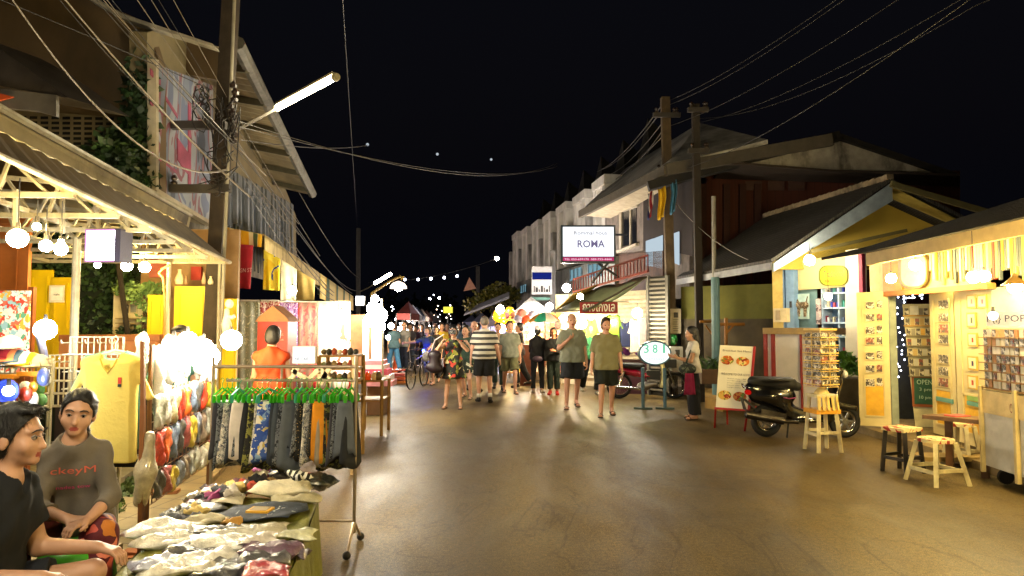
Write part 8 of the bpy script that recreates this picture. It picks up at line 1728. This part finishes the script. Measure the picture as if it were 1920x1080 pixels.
# woman in orange (back)
person('woman in an orange sleeveless dress seen from behind at the red cabinet', (P(510, 600, 7.9).x, 7.9, 0), R(5), 1.62, .98, arms=[((-.2, .2, -1), (.05, .6, -.8)), ((.2, .15, -1), (-.05, .6, -.8))], shirt=mat('#a83404', .8, var=.12), sleeve=.08, skirt=(mat('#a03004', .8, var=.15), .62, .1), hair='short', shoe='sandal', h=.011, head=(0, 0, 6))
person('dark haired stallkeeper behind the glaring packets in a teal top', (P(338, 600, 7.3).x, 7.3, 0), R(170), 1.62, .98, shirt=mat('#4c7c7c', .9), bottom=mat('#24242c', .9), cut=1.9, hair='bob', shoe='sandal', h=.014)
# ------------------------------------------------------------------ seated pair
SH1 = mat('#645c52', .9, var=.15, scale=8)
FP = floral([(0, '#4c0c18'), (.3, '#a8483c'), (.45, '#5c1020'), (.6, '#c4705c'), (.74, '#a86420'), (.84, '#380810')], 11)
sw = person('woman seated low in a dark lettered top and red floral trousers looking at the camera', (P(84, 800, 3.4).x, 3.72, 0), R(203), 1.54, .8, sx=.86, h=.0065, near=True, spine=(.06, .28, 1), head=(4, -3, -8), shirt=SH1, sleeve=1.45, bottom=FP, cut=1.92, flare=.03, hair='tied', shoe='sandal', skin=SKIN,
   legs=[((-.15, 1, .05), (.1, .12, -1)), ((.6, 1, .25), (-.1, -.1, -1))], arms=[((-.3, .45, -1), (.35, 1, -.3), ((.7, .8, -.1), (0, 0, -1), .7)), ((.15, .4, -1), (-.75, .75, -.15), ((-.9, .5, -.1), (0, -.3, -1), .7))], hips_z=.6)
def shirttext(t, txt, off, wdt, hgt, m, ux):
    pass
Js = t_J[sw.name]; so_ = [k for k in kids(sw) if k.name.startswith('shirt')][0]; cc_ = V3(Js['chest']) + V3((0, .1, -.03))
decal(sw, so_, 'ckeyM', cc_, (-1, 0, 0), UP, .2, .045, mat('#c8604c', .7)); decal(sw, so_, 'nadea tow', cc_ + V3((0, 0, -.07)), (-1, 0, 0), UP, .15, .018, mat('#c83c7c', .7))
st = thing('green_stool', 'bright green plastic stool under the seated woman', 'stool', (P(128, 800, 3.35).x, 3.45, 0)); g = MB(); c = V3((st.location.x, 3.45, 0)); g.lathe(c, [(.2, 0), (.17, .5), (.15, .56), (.001, .57)], 24); g.build('body', mat('#3c8c1c', .35), st, smooth=True)
ym = person('young man seated in profile in a black T-shirt with forearm across his knee', (P(-62, 800, 2.8).x, 2.85, 0), R(-80), 1.7, 1.0, h=.0065, near=True, spine=(0, .25, 1), head=(2, -3, 0), shirt=mat('#0c0f16', .92, var=.1), sleeve=.62, bottom=mat('#10141c', .9), cut=.62, flare=.03, hair='man', shoe='flipflop', skin=SKIN, neck='v',
   legs=[((-.2, 1, .12), (0, -.2, -1)), ((.1, 1, -.1), (0, -.2, -1))], arms=[((-.1, .25, -1), (.05, 1, -.05), ((.2, 1, -.2), (0, 0, -1), .9)), ((.1, -.02, -1), (-.1, 1, -.05), ((-.2, 1, -.4), (-.3, 0, -1), .9))], hips_z=.53)
st = thing('plastic_stool', 'dark blue plastic stool under the young man', 'stool', (P(10, 800, 2.62).x, 2.6, 0)); g = MB(); c = V3((st.location.x, 2.6, 0)); g.lathe(c, [(.2, 0), (.17, .46), (.15, .52), (.001, .53)], 24); g.build('body', mat('#1c2c44', .35), st, smooth=True)
# ================================================================== camera, sky, world
cd_ = bpy.data.cameras.new('camera'); co_ = bpy.data.objects.new('view_camera', cd_); COL.objects.link(co_)
cd_.lens = 24.0; cd_.sensor_width = 36.0; cd_.clip_start = .05; cd_.clip_end = 2000
co_.location = (0, 0, CH); co_.rotation_euler = (R(90) + TH, 0, 0); SC.camera = co_
W_ = bpy.data.worlds.new('World'); SC.world = W_; W_.use_nodes = True; nt = W_.node_tree; bgn = nt.nodes['Background']
sky = nt.nodes.new('ShaderNodeTexSky'); sky.sky_type = 'NISHITA'; sky.sun_disc = False; sky.sun_elevation = R(-4.5); sky.sun_rotation = R(200)
ad = nt.nodes.new('ShaderNodeMix'); ad.data_type = 'RGBA'; ad.blend_type = 'ADD'; ad.inputs['Factor'].default_value = 1; ad.inputs['B'].default_value = (.012, .013, .022, 1); nt.links.new(sky.outputs[0], ad.inputs['A']); nt.links.new(ad.outputs['Result'], bgn.inputs[0]); bgn.inputs[1].default_value = .06
SC.view_settings.view_transform = 'Standard'; SC.view_settings.look = 'None'; SC.view_settings.exposure = 1.3; SC.view_settings.gamma = 1
SC.render.engine = 'CYCLES'; cy_ = SC.cycles; cy_.use_denoising = True; cy_.max_bounces = 5; cy_.diffuse_bounces = 3; cy_.glossy_bounces = 3; cy_.transparent_max_bounces = 6; cy_.transmission_bounces = 2
cy_.sample_clamp_indirect = 4; cy_.sample_clamp_direct = 0; cy_.caustics_reflective = False; cy_.caustics_refractive = False; cy_.use_light_tree = True

if HAZE:
    hz = MB(); hz.box((0, 40, 9), (70, 120, 20)); m, nt, out = _new('haze_air'); v = nt.nodes.new('ShaderNodeVolumePrincipled'); v.inputs['Color'].default_value = (.85, .88, .92, 1); v.inputs['Density'].default_value = HAZE; v.inputs['Anisotropy'].default_value = .8; nt.links.new(v.outputs[0], out.inputs[1])
    hz.build('haze', m, kind='stuff'); cy_.volume_bounces = 0; cy_.volume_step_rate = 4
